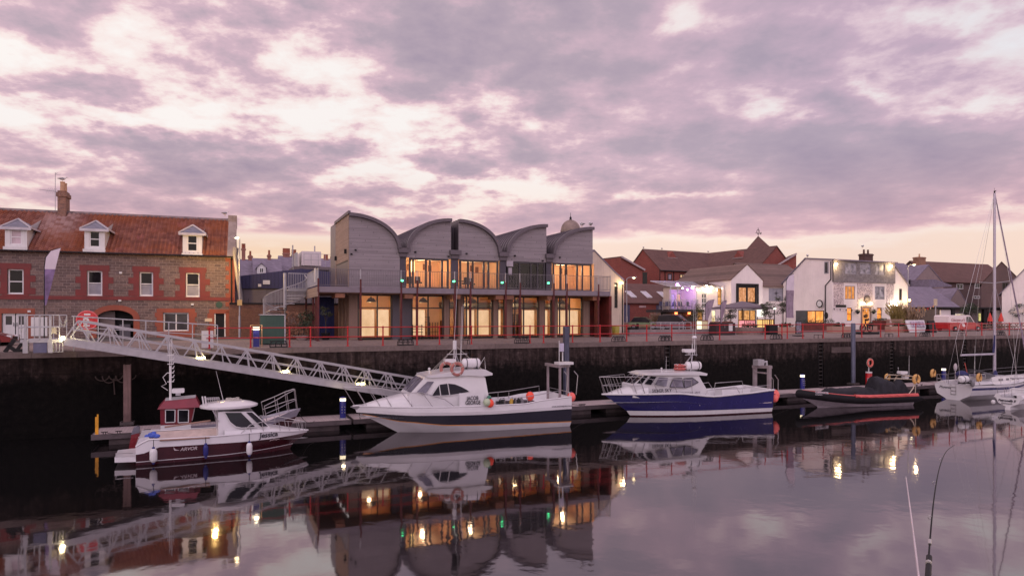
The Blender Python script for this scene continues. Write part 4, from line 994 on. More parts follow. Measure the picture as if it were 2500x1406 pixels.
# ground floor
GH = qz(1050,721); GF = GZ+.06; TR = qz(1050,752)
bays = [(874,957,(.57,)),(1005,1083,(.52,)),(1096,1117,()),(1131,1203,(.12,.5)),(1215,1232,()),(1250,1315,(.12,.45)),(1329,1347,()),(1360,1422,(.12,.5))]
blindm = M('cream_blind',lin(246,214,172),.8,var=.04,scale=.7)
for pa,pb,cols in bays:
    x0,x1 = q(pa),q(pb); glazed(x0,x1,GF,GH,WV+.04,cols,((TR-GF)/(GH-GF),),'shopfront',.08)
mb = MB(); xa,xb = q(868),q(1428); v1_ = WV+3.6
mb.face([(xa,v1_,GF),(xb,v1_,GF),(xb,v1_,GH+.1),(xa,v1_,GH+.1)]); mb.face([(xa,WV+.15,GF),(xa,v1_,GF),(xa,v1_,GH+.1),(xa,WV+.15,GH+.1)]); mb.face([(xb,WV+.15,GF),(xb,WV+.15,GH+.1),(xb,v1_,GH+.1),(xb,v1_,GF)])
mb.mat(1).face([(xa,WV+.15,GF),(xb,WV+.15,GF),(xb,v1_,GF),(xa,v1_,GF)]); mb.mat(2).face([(xa,WV+.15,GH+.1),(xa,v1_,GH+.1),(xb,v1_,GH+.1),(xb,WV+.15,GH+.1)])
ga.part('shop_interior',mb,[M('shop_plaster',lin(236,190,138),.8,var=.08,scale=.5),M('shop_floor',lin(150,116,88),.5),M('shop_ceiling',lin(222,150,100),.8)])
for pa,pb,cols in bays:
    x0,x1 = q(pa),q(pb)
    for i,(f0,f1) in enumerate(zip((0,)+cols,cols+(1,))):
        if (f1-f0 < .2 and cols) or (pa,i) in ((1005,1),(1250,1),(1096,0)): continue
        a_ = x0+(x1-x0)*f0+.1; b_ = x0+(x1-x0)*f1-.1; mb = MB()
        mb.face([(a_,WV+.55,GF+.12),(b_,WV+.55,GF+.12),(b_,WV+.55,TR-.12),(a_,WV+.55,TR-.12)])
        m_ = LIT('lit_blind',(1.0,.66,.39,1),1.0,.8,.82)
        ga.part('blind',mb,m_)
for pa,pb,cols in bays:
    if not cols: continue
    x0,x1 = q(pa),q(pb)
    lamp_in(ga,'shop_light',(x0+x1)/2,WV+2.0,GH-.55,30,(1.0,.68,.36),.12)
def pendant(px,py,label):
    v = WV+1.5; u = Q.u(px,v); z = Q.z(u,v,py); t = T('pendant_lamp',label,'lamp',Q,(u,v,z),'pendant lamps in the shop fronts')
    mb = MB(); mb.lathe([(.33,z),(.32,z+.08),(.2,z+.24),(.06,z+.3),(.05,z+.36)],u,v,14); t.part('shade',mb,M('lamp_shade_dark',(.05,.04,.035),.5),smooth=50)
    mb = MB(); mb.bar((u,v,z+.36),(u,v,GH+.09),.02); t.part('cord',mb,blackm)
    mb = MB(); mb.lathe([(.26,z+.012),(.26,z+.03)],u,v,14); t.part('diffuser',mb,E('pendant_glow',(1.0,.80,.52),5.0))
for px,py,lb in ((906,737,'dark dome pendant lamp behind the glass of the first bay, left of the corrugated pier'),(1033,738,'dark dome pendant lamp behind the glass of the second shop bay'),(1153,740,'dark dome pendant lamp in the middle shop bay'),(1263,741,'dark dome pendant lamp in the shop bay under the unlit upper room'),(1371,742,'dark dome pendant lamp in the last shop bay by the rust red wall')): pendant(px,py,lb)
for px_,w_,h_ in ((1062,.5,1.5),(1275,.8,.9),(1290,.35,1.7),(1107,.3,1.2),(1050,.3,.8)):
    u = q(px_); mb = MB()
    for k in range(4): mb.box(u-w_/2,u+w_/2,WV+2.2,WV+2.6,GF+h_*(k+.9)/4-.03,GF+h_*(k+.9)/4)
    for s in (-w_/2,w_/2): mb.box(u+s-.02,u+s+.02,WV+2.2,WV+2.6,GF,GF+h_)
    one('shelf_unit',{1062: 'tall dark shelf unit inside the second shop bay',1275: 'wide low shelf unit inside the unblinded shop bay under the dark upper room',1290: 'narrow tall shelf unit inside the shop bay under the dark upper room',1107: 'dark shelf unit behind the narrow window between second and third shop bays',1050: 'small low shelf unit inside the second shop bay'}[px_],'shelf',Q,(u,WV+2.4,GF),mb,M('shelf_brown',lin(96,62,44),.6,var=.2))
# ducts and shelving seen above the transom
mb = MB(); mb.tube([(q(1100),WV+2.6,TR+.28),(q(1425),WV+2.6,TR+.28)],.2,8); ga.part('duct',mb,M('grey_duct',lin(120,118,112),.5,.3),smooth=50)
# piers between shop bays
for pa,pb,mt,pr in ((852,873,woodp,.05),(958,1004,corr,.02),(1084,1095,woodp,.1),(1118,1130,woodp,.1),(1204,1214,woodp,.1),(1233,1249,woodp,.1),(1316,1328,woodp,.1),(1348,1359,woodp,.1),(1423,1438,woodp,.1)):
    x0,x1 = q(pa),q(pb); mb = MB(); mb.box(x0,x1,WV-pr,WV+.2,GZ,FLOOR-SLAB-.07); ga.part('pier',mb,mt)
mb = MB(); mb.box(q(868),q(1438),WV+.006,WV+.2,GH,FLOOR-SLAB-.07); ga.part('fascia',mb,M('dark_timber',lin(76,60,54),.7,var=.2))
# recessed left end: timber piers and a side wall
a = q(852); mb = MB()
for vv in (WV+1.2,WV+2.6,WV+4.0): mb.box(a+.02,a+.42,vv,vv+.45,GZ,FLOOR-SLAB-.07)
ga.part('pier',mb,woodp)
mb = MB(); mb.box(a+.5,a+.6,WV+.2,v1+2,GZ,FLOOR-SLAB-.07); ga.part('end_wall',mb,M('end_wall_brown',lin(120,94,80),.8,var=.25))
mb = MB(); vv = WV+5.5; mb.box(a-1.3,a-.1,vv,vv+1.0,GZ,GZ+3.0); one('blue_container','tall dark blue container standing in shade under the balcony end','container',Q,(a-.7,vv,GZ),mb,ROWS('blue_ribbed_steel',lin(50,56,110),.2,axis=0,run=(2,2),depth=.8))
# rust red flank wall at the right end
x0,x1 = q(1457.5,FV+.1),q(1492.5,FV+.1); mb = MB(); mb.box(x0,x0+.18,FV+.1,FV+.5,GZ,FLOOR-SLAB); mb.box(x1-.2,x1,FV+.05,FV+3.6,GZ,FLOOR-SLAB); mb.box(x0+.18,x1-.2,FV+2.4,FV+2.5,GZ,FLOOR-SLAB); ga.part('flank_wall',mb,M('rust_red_wall',lin(104,38,34),.7,.1,var=.35,scale=1.5,streak=.5))
# furniture behind the glass
mb = MB(); u = q(1012); 
for k in range(4): mb.box(u-.3,u+.35,WV-.9,WV-.4,GZ+.25+.22*k,GZ+.28+.22*k)
for s in (-.3,.33): mb.bar((u+s,WV-.65,GZ),(u+s,WV-.65,GZ+1.0),.04)
one('display_rack','small dark display rack outside the second shop bay','rack',Q,(u,WV-.6,GZ),mb,blackm)
mb = MB(); u = q(1052)
for k in range(3): mb.box(u-.28,u+.28,WV-.9,WV-.5,GZ+.2+.3*k,GZ+.23+.3*k)
for s in (-.28,-.1,.1,.28): mb.bar((u+s,WV-.7,GZ),(u+s,WV-.7,GZ+1.15),.03)
one('display_rack','open black wire stand outside the second shop bay by its right pier','rack',Q,(u,WV-.7,GZ),mb,blackm)
gull(Q,q(1421,WV-.1),WV-.1,PEAK+.02,100,'gull on the last barrel roof nearer the dome',1.15); gull(Q,q(1442,WV-.1),WV-.1,PEAK+.05,80,'gull at the tip of the last barrel roof',1.25)
# ---------------------------------------------------------------- buildings behind, left of the gallery
navy = ROWS('navy_ribbed_cladding',lin(64,62,96),.28,axis=0,run=(2,2),var=.12,depth=.8)
slate = ROWS('grey_slate',lin(128,118,134),.22,axis=2,across=.3,var=.25,depth=.5,weather=.3)
browntile = ROWS('brown_roof_tile',lin(100,70,64),.30,axis=2,across=.32,var=.28,depth=.8,weather=.35)
coursetile = ROWS('coursed_roof_tile',lin(112,90,82),.34,axis=2,var=.45,depth=1.0,weather=.3)
redbrick = BRICK('red_brick',lin(152,70,60),lin(128,56,50),lin(140,104,94),.225,.075,.01,bump=.3,var=.2,stain=.25)
brownbrick = BRICK('brown_brick_wall',lin(142,96,74),lin(116,76,60),lin(118,94,82),.225,.075,.01,bump=.5,var=.3,stain=.5)
render_w = M('white_render',lin(236,224,222),.8,var=.05,scale=.6,bump=.15,streak=.12)
render_c = M('cream_render',lin(214,196,178),.85,var=.10,scale=.5,bump=.2,streak=.3)
render_g = M('grey_render',lin(140,122,120),.85,var=.10,scale=.5,bump=.2,streak=.2)
render_d = M('dark_render',lin(104,84,82),.85,var=.12,scale=.5,bump=.2,streak=.2)
def pq(pts,v,F_=Q): return [F_.uz(px,py,v) for px,py in pts]
def flat(F_,pts,v,depth=None,back=True):
    """outline given in picture columns/rows on the plane y=v of a frame, swept back by depth"""
    mb = MB(); p = pq(pts,v,F_); mb.prism(p,v,v+(depth or .2)); return mb
def wins_on(t,F_,v,rects,frame=None,glass=None,bars=(2,1),fw=.07,parent=None,name='window'):
    for a,b,y0,y1 in rects:
        u0,u1 = F_.u(a,v),F_.u(b,v); um = (u0+u1)/2
        window(t,u0,u1,F_.z(um,v,y1),F_.z(um,v,y0),v-.05,frame,glass,bars,fw,.07,parent=parent,name=name)
def house(name,label,F_,u0,u1,v0,v1,z0,ze,zr,wm,rm,ridge='u',holes=(),over=.2,group=None,rev=.12):
    """plain pitched house: ridge along u (slope faces -v) or along v (gable faces -v)"""
    t = T(name,label,'house',F_,(u0,v0,z0),group); w = MB(); r = MB()
    vm,um = (v0+v1)/2,(u0+u1)/2
    w.wall(u0,u1,z0,ze,v0,holes,rev)
    w.face([(u1,v1,z0),(u0,v1,z0),(u0,v1,ze),(u1,v1,ze)])
    if ridge == 'u':
        for u,s in ((u0,1),(u1,-1)):
            p = [(u,v1,z0),(u,v0,z0),(u,v0,ze),(u,vm,zr),(u,v1,ze)]; w.face(p if s > 0 else p[::-1])
        k = (zr-ze)/(vm-v0)
        r.prismx([(v0-over,ze-over*k),(vm,zr),(v1+over,ze-over*k),(v1+over,ze-over*k+.12),(vm,zr+.14),(v0-over,ze-over*k+.12)],u0-over*.6,u1+over*.6)
    else:
        w.face([(u0,v0,ze),(u1,v0,ze),(um,v0,zr)]); w.face([(u1,v1,ze),(u0,v1,ze),(um,v1,zr)])
        for u,s in ((u0,1),(u1,-1)):
            p = [(u,v1,z0),(u,v0,z0),(u,v0,ze),(u,v1,ze)]; w.face(p if s > 0 else p[::-1])
        k = (zr-ze)/(um-u0)
        r.prism([(u0-over,ze-over*k),(um,zr),(u1+over,ze-over*k),(u1+over,ze-over*k+.12),(um,zr+.14),(u0-over,ze-over*k+.12)][::1],v0-over*.5,v1+over*.5)
    t.wall = t.part('wall',w,wm); t.roof = t.part('roof',r,rm); return t
def chimney(t,F_,px0,px1,yt,yb,v,mt,pots=2,roof=None,potm=None):
    u0,u1 = F_.u(px0,v),F_.u(px1,v); um = (u0+u1)/2; z1,z0 = F_.z(um,v,yt),F_.z(um,v,yb); d = max(.5,(u1-u0)*.6)
    mb = MB(); mb.box(u0,u1,v-d/2,v+d/2,z0,z1-.25); mb.box(u0-.07,u1+.07,v-d/2-.07,v+d/2+.07,z1-.25,z1-.08); mb.box(u0,u1,v-d/2,v+d/2,z1-.08,z1)
    t.part('chimney',mb,mt,roof)
    mb = MB()
    for i in range(pots): x = u0+(u1-u0)*(i+.5)/pots; mb.lathe([(.13,z1),(.11,z1+.5),(.14,z1+.55)],x,v,8)
    t.part('chimney_pot',mb,potm or M('chimney_pot_clay',(.3,.2,.15),.8),roof)

# brown brick yard wall and navy shed
bw = T('yard_wall','brown brick yard wall between the stone building and the spiral stair','wall',Q,(Q.u(575,14),14,GZ))
a,b = Q.u(560,14),Q.u(880,14); zt = Q.z(Q.u(620,14),14,743)
bw.part('wall',MB().box(a,b,14,14.35,GZ-.1,zt),brownbrick)
mb = MB(); mb.box(a,b,13.93,14.42,zt+.003,zt+.12)
for k in range(22): x = a+.4+k*.9; mb.bar((x,14.1,zt+.12),(x,14.1,zt+.42),.03)
bw.part('coping',mb,blackm)
sh = T('shed','navy ribbed metal shed with a grey shutter behind the brick wall','building',Q,(Q.u(600,20),20,GZ))
p = pq([(566,676),(735,656),(850,668),(850,704),(566,704)],20); mb = MB(); mb.prism(p[::-1],20,34); sh.part('cladding',mb,navy)
mb = MB(); z_ = Q.z(Q.u(600,20.1),20.1,703); mb.box(Q.u(566,20.2),Q.u(850,20.2),20.2,33.8,GZ,z_-.05); sh.part('wall',mb,M('shed_grey',lin(112,104,110),.6,var=.1))
mb = MB(); mb.box(Q.u(596,20.1),Q.u(650,20.1),20.12,20.19,GZ,z_-.15); sh.part('shutter',mb,ROWS('roller_shutter',lin(128,118,122),.1,axis=2,var=.06,depth=.7))
mb = MB(); a,z1 = Q.uz(642,684,19.9); mb.box(a,Q.u(659,19.9),19.9,19.96,Q.z(a,19.9,694),z1); sh.part('notice',mb,white)
mb = MB(); a,z1 = Q.uz(634,697,19.9); mb.box(a-.12,a+.12,19.85,19.98,z1-.1,z1+.12); sh.part('alarm_box',mb,white)
# plant deck with white units on the shed roof
v = 24; pl = T('plant_unit','white boxy rooftop plant unit with guard rails behind the gallery','plant unit',Q,(Q.u(760,v),v,Q.z(Q.u(760,v),v,650)))
mb = MB(); u0,z1 = Q.uz(737,613,v); u1 = Q.u(784,v); mb.box(u0,u1,v,v+3.5,Q.z(u0,v,648),z1); pl.part('housing',mb,M('plant_white',lin(214,204,208),.5,var=.04))
mb = MB(); a = Q.u(723,v); mb.box(a,u0-.3,v+.5,v+2,Q.z(u0,v,652),z1-.1); pl.part('duct',mb,galv)
mb = MB(); zb = Q.z(u0,v,652); mb.box(Q.u(715,v),Q.u(835,v),v-.8,v+4,zb-.25,zb); pl.part('deck',mb,M('plant_deck',lin(110,98,100),.7))
mb = MB()
for k in range(8): x = Q.u(742,v-.7)+k*.62; mb.bar((x,v-.7,zb),(x,v-.7,zb+1.15),.04)
for h in (.6,1.15): mb.bar((Q.u(742,v-.7),v-.7,zb+h),(Q.u(830,v-.7),v-.7,zb+h),.035)
for x in (Q.u(770,v),Q.u(716,v)): mb.tube([(x,v+.5,zb),(x,v+.5,z1+.55)],.06,6)
pl.part('guard_rail',mb,galv)
mb = MB(); mb.bar((Q.u(718,v-.5),v-.5,GZ+2),(Q.u(718,v-.5),v-.5,zb),.2); mb.bar((Q.u(745,v-.5),v-.5,GZ+2),(Q.u(745,v-.5),v-.5,zb),.2); mb.bar((Q.u(805,v-.5),v-.5,GZ+2),(Q.u(805,v-.5),v-.5,zb),.2); pl.part('support',mb,galv)
# far slate terraces
potr = M('red_pot',lin(150,86,66),.8)
farbrick = M('far_chimney_brick',lin(150,104,92),.85,var=.2,scale=3)
def terrace(label,px0,px1,yr,ye,v,chims,dorm=()):
    u0,u1 = Q.u(px0,v),Q.u(px1,v); um = (u0+u1)/2
    t = house('terrace_house',label,Q,u0,u1,v,v+8,GZ,Q.z(um,v,ye),Q.z(um,v+4,yr),render_g,slate,group='slate roofed houses beyond the shed')
    for c in chims: chimney(t,Q,c[0],c[1],c[2],yr+14,v+4,farbrick,c[3],t.roof,potr)
    for a,b,y0,y1 in dorm:
        d0,d1 = Q.u(a,v+.8),Q.u(b,v+.8); dm = (d0+d1)/2; z0,z1 = Q.z(dm,v+.8,y1),Q.z(dm,v+.8,y0); zm = z0+(z1-z0)*.62; mb = MB()
        mb.prism([(d0,z0),(d1,z0),(d1,zm),(dm,z1),(d0,zm)],v+.8,v+3.5); d = t.part('dormer',mb,white,t.roof); window(t,d0+.25,d1-.25,z0+.1,zm-.05,v+.74,frame_w,glassd,(2,1),.06,.05,parent=d)
        mb = MB(); mb.prism([(d0-.15,zm-.1),(dm,z1+.02),(d1+.15,zm-.1),(d1+.15,zm),(dm,z1+.14),(d0-.15,zm)],v+.7,v+3.5); t.part('dormer_roof',mb,slate,d)
    return t
terrace('slate roofed house with a tall chimney next to the stone building',576,640,636,682,46,[(590,599,606,2),(606,616,624,1)],[])
terrace('slate roofed house with a white gabled dormer beyond the navy shed',622,690,634,690,44,[(653,661,622,1)],[(628,649,644,668)])
terrace('slate roofed house with a wide row of chimney pots beside the white plant unit',688,760,628,684,47,[(691,707,617,6),(713,722,620,4)])
terrace('slate roofed house between the white plant unit and the gallery',758,850,634,690,50,[(791,800,631,3),(806,814,636,2)])
# street lamp and white flue by the stone gable
def street_lamp(label,px,v,ytop,arm,lit=True,power=0,col=(1,.72,.36),z0=GZ,pole_m=None):
    u = Q.u(px,v); z1 = Q.z(u,v,ytop); t = T('street_lamp',label,'street lamp',Q,(u,v,z0),None)
    mb = MB(); mb.tube([(u,v,z0),(u,v,z0+1.6)],.085,8); mb.tube([(u,v,z0+1.6),(u,v,z1-.15)],.055,8,.04); mb.tube([(u,v,z1-.16),(u+arm*.3,v-abs(arm)*.2,z1-.03),(u+arm,v-abs(arm)*.5,z1)],.035,6); t.part('pole',mb,pole_m or galv,smooth=50)
    mb = MB(); x,y = u+arm,v-abs(arm)*.5; mb.box(x-.14,x+.32*(1 if arm > 0 else -1),y-.12,y+.1,z1-.03,z1+.07); h = t.part('lamp_head',mb,galv)
    if lit:
        mb = MB(); mb.ball((x+.08*(1 if arm > 0 else -1),y,z1-.05),.11,8,(1.3,1,.7)); t.part('bulb',mb,E('street_bulb',(1.0,.78,.42),12.0),h)
    if power: lamp_in(t,'street_light',x,y-.3,z1-.25,power,col,.12)
    return t
l1 = street_lamp('tall street lamp with a yellow service box beside the gable of the stone building',585,13,580,-.1,True,0)
u = Q.u(585,12.9); mb = MB(); mb.box(u-.16,u+.16,12.75,12.9,GZ+2.35,GZ+2.75); l1.part('service_box',mb,M('yellow_box',lin(212,176,110),.5))
mb = MB(); mb.tube([Q.uz(574,622,14.6)[:1]+(14.6,)+Q.uz(574,622,14.6)[1:],(Q.u(581,14.6),14.6,Q.z(Q.u(581,14.6),14.6,680)),(Q.u(589,14.6),14.6,Q.z(Q.u(589,14.6),14.6,735))],.16,8); mb.tube([(Q.u(576,14.6),14.6,Q.z(Q.u(576,14.6),14.6,605)),(Q.u(574,14.6),14.6,Q.z(Q.u(574,14.6),14.6,622))],.2,8)
one('flue_pipe','white slanting flue pipe on the gable side of the stone building','pipe',Q,(Q.u(580,14.6),14.6,GZ),mb,M('flue_grey',lin(122,116,120),.5),smooth=50)
# unseen point light added before the stone gable for the street lamp's wash
lamp('gable_wash',SB,-1.2,-2.6,10.2,520,(1.0,.64,.20),.15).parent = sb.o; bpy.data.objects['gable_wash'].location = (-1.2,-3.4,9.6-SZ)

# spiral stair
sv = LB-.9; sp_u = Q.u(696,sv); SR = 1.45
ss = T('spiral_staircase','grey steel spiral staircase rising to the left end of the gallery balcony','staircase',Q,(sp_u,sv,GZ))
mb = MB(); mb.tube([(sp_u,sv,GZ),(sp_u,sv,FLOOR+1.15)],.12,10); ss.part('column',mb,galv,smooth=50)
NS = 17; a0 = R(20); turn = R(-395)
def hel(f,r,dz=0): a = a0+turn*(1-f); return (sp_u+r*math.cos(a),sv+r*math.sin(a),GZ+(FLOOR-GZ)*f+dz)
mb = MB()
for i in range(1,NS):
    f0,f1 = i/NS,(i+1.15)/NS; z = GZ+(FLOOR-GZ)*i/NS
    A,B,C_,D = hel(f0,.1),hel(f0,SR),hel(f1,SR),hel(f1,.1); vs = [(p[0],p[1],zz) for zz in (z-.05,z) for p in (A,B,C_,D)]
    mb.mesh(vs,[(3,2,1,0),(4,5,6,7),(0,1,5,4),(1,2,6,5),(2,3,7,6),(3,0,4,7)])
ss.part('tread',mb,galv)
mb = MB(); n = 96
for i in range(6,n): p = hel(i/n,SR); mb.bar((p[0],p[1],p[2]-.1),(p[0],p[1],p[2]+1.05),.018)
ss.part('baluster',mb,galv)
mb = MB(); mb.tube([hel(i/n,SR,1.06) for i in range(4,n+1)],.03,6); mb.tube([hel(i/n,SR,-.12) for i in range(4,n+1)],.025,5); ss.part('hand_rail',mb,alu)
mb = MB(); mb.box(sp_u+.1,L0-.07,sv-.75,LB,FLOOR-.12,FLOOR-.01)
mb2 = MB()
for ua,ub,va,vb in ((sp_u+.15,L0,sv-.75,sv-.75),):
    n = int((ub-ua)/.115)
    for i in range(n+1): x = ua+(ub-ua)*i/n; mb2.bar((x,va,FLOOR),(x,va,FLOOR+1.1),.022)
    for h in (.05,1.1): mb2.bar((ua,va,FLOOR+h),(ub,va,FLOOR+h),.05)
ss.part('landing',mb,galv); ss.part('landing_railing',mb2,galv)
# quay furniture in front of it
v = 2.2; a,b = Q.u(636,v),Q.u(694,v); mb = MB(); mb.box(a,b,v,v+.9,GZ-.04,GZ+1.62); gc = T('container','dark green steel storage cabinet beside the blue quay pedestal','container',Q,((a+b)/2,v,GZ)); gc.part('body',mb,M('green_cabinet',lin(48,76,66),.5,var=.12,scale=1.2,streak=.2))
mb = MB(); mb.box(a-.05,b+.05,v-.05,v+.95,GZ+1.625,GZ+1.68); mb.box(b+.003,b+.07,v-.03,v+.9,GZ,GZ+1.62); gc.part('lid',mb,galv)
v = 1.0; u = Q.u(625.5,v); qp = T('service_pedestal','lit blue service pedestal on the quay beside the green cabinet','pedestal',Q,(u,v,QZ)); mb = MB(); mb.box(u-.16,u+.16,v-.14,v+.14,QZ,QZ+.98); qp.part('column',mb,pedb)
mb = MB(); mb.box(u-.17,u+.17,v-.15,v+.15,QZ+.985,QZ+1.15); qp.part('lamp_head',mb,E('pedestal_glow',(1,.8,.5),3.0))
mb = MB(); mb.tube([(u-.3,v,QZ),(u-.3,v,QZ+1.25),(u+.3,v,QZ+1.25),(u+.3,v,QZ)],.025,6); qp.part('guard',mb,M('brass_tube',lin(200,160,120),.4,.4)); lamp_in(qp,'pedestal_light',u,v-.4,QZ+1.1,10,(1,.8,.48),.1)
v = 8.0; mb = MB()
wd = T('log_store','stacked firewood in an open timber store beneath the spiral stair','log store',Q,(Q.u(722,v),v,GZ)); a,b = Q.u(694,v),Q.u(756,v)
for k in range(130): mb.tube([(random.uniform(a,b),v,GZ+.12+random.random()*1.7)]+[(0,0,0)],.08,7); x,y,z = mb.v[-14]; c = (random.uniform(a+.1,b-.1),GZ+.12+random.random()*1.75); mb.v[-14:] = []; mb.f[-9:] = []; mb.m[-9:] = []; mb.tube([(c[0],v+random.uniform(0,.1),c[1]),(c[0],v+.5,c[1])],random.uniform(.06,.1),7)
wd.part('logs',mb,M('cut_logs',lin(128,92,72),.85,var=.4,scale=5))
mb = MB(); mb.box(a-.1,b+.1,v-.05,v+.6,GZ,GZ+.05); mb.box(a-.12,a-.02,v-.05,v+.6,GZ+.05,GZ+1.95); mb.box(b+.02,b+.12,v-.05,v+.6,GZ+.05,GZ+1.95); mb.box(a-.1,b+.1,v-.05,v+.1,GZ+.95,GZ+1.05); wd.part('frame',mb,M('store_timber',lin(96,68,56),.8))

# leafy plants ---------------------------------------------------------------
def leafmat(name,c):
    if name in MATS: return MATS[name]
    m,t = mat_new(name); oi = t.add('ShaderNodeTexCoord').outputs['Object']
    wn = t.noise(oi,9,2); col = t.ramp(wn,[(.3,tuple(x*.5 for x in c[:3])+(1,)),(.7,tuple(min(1,x*1.5) for x in c[:3])+(1,))])
    p = t.add('ShaderNodeBsdfPrincipled',{'Base Color': col,'Roughness': .6,'Transmission Weight': 0.0})
    o = t.add('ShaderNodeOutputMaterial'); t.l.new(p.outputs[0],o.inputs[0]); MATS[name] = m; return m
olive = leafmat('olive_leaf',(.075,.085,.05)); dkgreen = leafmat('dark_green_leaf',(.03,.05,.025)); yelgreen = leafmat('yellow_green_leaf',(.12,.12,.03)); strawm = leafmat('dry_grass',(.32,.22,.14))
def leaves(mb,blobs,n,size,rnd):
    """many small leaf faces spread through several overlapping clumps, with gaps"""
    tot = sum(b[3]*b[4]*b[5] for b in blobs)
    for b in blobs:
        for _ in range(int(n*b[3]*b[4]*b[5]/tot)):
            d = Vector((rnd.gauss(0,1),rnd.gauss(0,1),rnd.gauss(0,1))).normalized()*(rnd.random()**.45)
            c = Vector((b[0]+d.x*b[3],b[1]+d.y*b[4],b[2]+d.z*b[5])); a = Vector((rnd.gauss(0,1),rnd.gauss(0,1),rnd.gauss(0,.6))).normalized(); s = a.cross(Vector((rnd.gauss(0,1),rnd.gauss(0,1),rnd.gauss(0,1)))).normalized(); l = size*rnd.uniform(.6,1.3)
            mb.face([c-a*l,c+s*l*.38,c+a*l,c-s*l*.38])
    return mb
def tree(name,label,F_,u,v,z0,h,r,leaf,n=500,trunk=.35,pot=None,size=.07,clumps=7,cat='tree',group=None,seed=1,potm=None,rr=1.0):
    rnd = random.Random(seed); t = T(name,label,cat,F_,(u,v,z0),group); zt = z0
    if pot:
        pr,ph = pot; mb = MB(); mb.lathe([(pr*.72,z0),(pr,z0+ph),(pr*1.06,z0+ph),(pr*1.06,z0+ph+.05),(pr*.9,z0+ph+.05),(pr*.88,z0+ph-.03)],u,v,12); t.part('pot',mb,potm or blackm,smooth=50); zt = z0+ph-.03
    tb = zt+h*trunk; mb = MB(); mb.tube([(u,v,zt),(u+.02,v+.01,(zt+tb)/2),(u-.01,v,tb)],.045*rr,6,.03*rr); bl = []
    for k in range(clumps):
        a = 2*PI*k/clumps+rnd.uniform(-.3,.3); d = r*rnd.uniform(.25,.72); zz = tb+(zt+h-tb)*rnd.uniform(.12,.9); c = (u+d*math.cos(a),v+d*math.sin(a),zz)
        mb.tube([(u,v,tb-.05),(u+d*.4*math.cos(a),v+d*.4*math.sin(a),(tb+zz)/2),c],.022*rr,4,.008*rr); q_ = r*rnd.uniform(.3,.52); bl.append(c+(q_,q_,q_*rnd.uniform(.6,.95)))
    t.part('trunk',mb,M('bark',(.06,.045,.035),.9,var=.3)); t.part('crown',leaves(MB(),bl,n,size,rnd),leaf); return t
tree('olive_tree','small potted olive tree in a black pot under the left end of the balcony',Q,Q.u(795,6.6),6.6,GZ,1.95,.5,olive,420,.42,(.3,.42),.06,7,seed=3)
tree('shrub','dark leafy shrub in front of the firewood under the stair',Q,Q.u(742,7.0),7.0,GZ,1.9,.75,dkgreen,700,.3,None,.07,8,'shrub',seed=5)
mb = MB(); u,v = Q.u(736,6.2),6.2; mb.lathe([(.25,GZ),(.42,GZ+.26),(.45,GZ+.3),(.38,GZ+.3),(.34,GZ+.2)],u,v,14); one('bowl_planter','pale stone bowl planter on the paving near the red posts','planter',Q,(u,v,GZ),mb,concrete('bowl_stone',lin(180,164,160)),smooth=50)
v = .9; u = Q.u(505,v); mb = MB(); mb.box(Q.u(492,v),Q.u(521,v),v,v+.06,QZ,QZ+.95); one('sign_board','plain white notice board standing at the start of the red railing','sign',Q,(u,v,QZ),mb,white)

# dome behind the gallery
v = 22; u = Q.u(1393,v); zb = Q.z(u,v,565); zt = Q.z(u,v,537); r = (Q.u(1413,v)-Q.u(1371,v))/2
dm = T('cupola','small domed stone cupola with a spike showing above the gallery roof','cupola',Q,(u,v,GZ)); mb = MB()
mb.lathe([(r*.92,GZ),(r*.92,zb-.1),(r*1.05,zb-.1),(r*1.05,zb+.12)],u,v,20); dm.part('drum',mb,concrete('cupola_stone',lin(150,134,124)))
mb = MB(); mb.lathe([(r*math.cos(a),zb+.12+(zt-zb-.12)*math.sin(a)) for a in [PI/2*i/8 for i in range(8)]]+[(.1,zt)],u,v,20); dm.part('dome',mb,M('dome_lead',lin(142,124,116),.7,var=.2,scale=1.5),smooth=50)
mb = MB(); mb.lathe([(.16,zt-.05),(.1,zt+.15),(.13,zt+.22),(.03,zt+.35),(.015,zt+.75)],u,v,8); dm.part('finial',mb,blackm)
# ---------------------------------------------------------------- buildings to the right of the gallery
def U(px,v): return Q.u(px,v)
def Z(px,py,v): return Q.z(Q.u(px,v),v,py)
# cream gable house and its grey neighbour
v = 12.0; um = U(1450,v); ur = U(1523,v); ze = Z(1523,688,v); zr = Z(1450,613,v)
ch_ = house('gable_house','cream rendered gable house just right of the gallery',Q,2*um-ur,ur,v,v+9,GZ,ze,zr,render_c,slate,'v',[(U(1500,v),U(1508,v),Z(1504,752,v),Z(1504,690,v))],.12)
window(ch_,U(1500,v),U(1508,v),Z(1504,752,v),Z(1504,690,v),v+.06,frame_k,glassd,(1,2),.06,.05)
mb = MB(); mb.tube([(U(1519,v),v-.08,ze-.2),(U(1519,v),v-.08,GZ)],.05,6); mb.tube([(ur+.1,v-.2,ze),(ur+.1,v+8,ze)],.06,6); ch_.part('downpipe',mb,blackm)
lamp_in(ch_,'wall_light',U(1514,v),v-.6,ze-.3,28,(1,.74,.4)); mb = MB(); mb.box(U(1513,v),U(1517,v),v-.25,v-.02,ze-.2,ze-.05); ch_.part('wall_lamp',mb,E('warm_bulb',(1,.72,.36),14))
v = 26; house('slate_house','grey slate roofed house peeping out behind the cream gable house',Q,U(1462,v),U(1520,v),v,v+9,GZ,Z(1500,682,v),Z(1490,640,v+4.5),render_g,slate,'u')
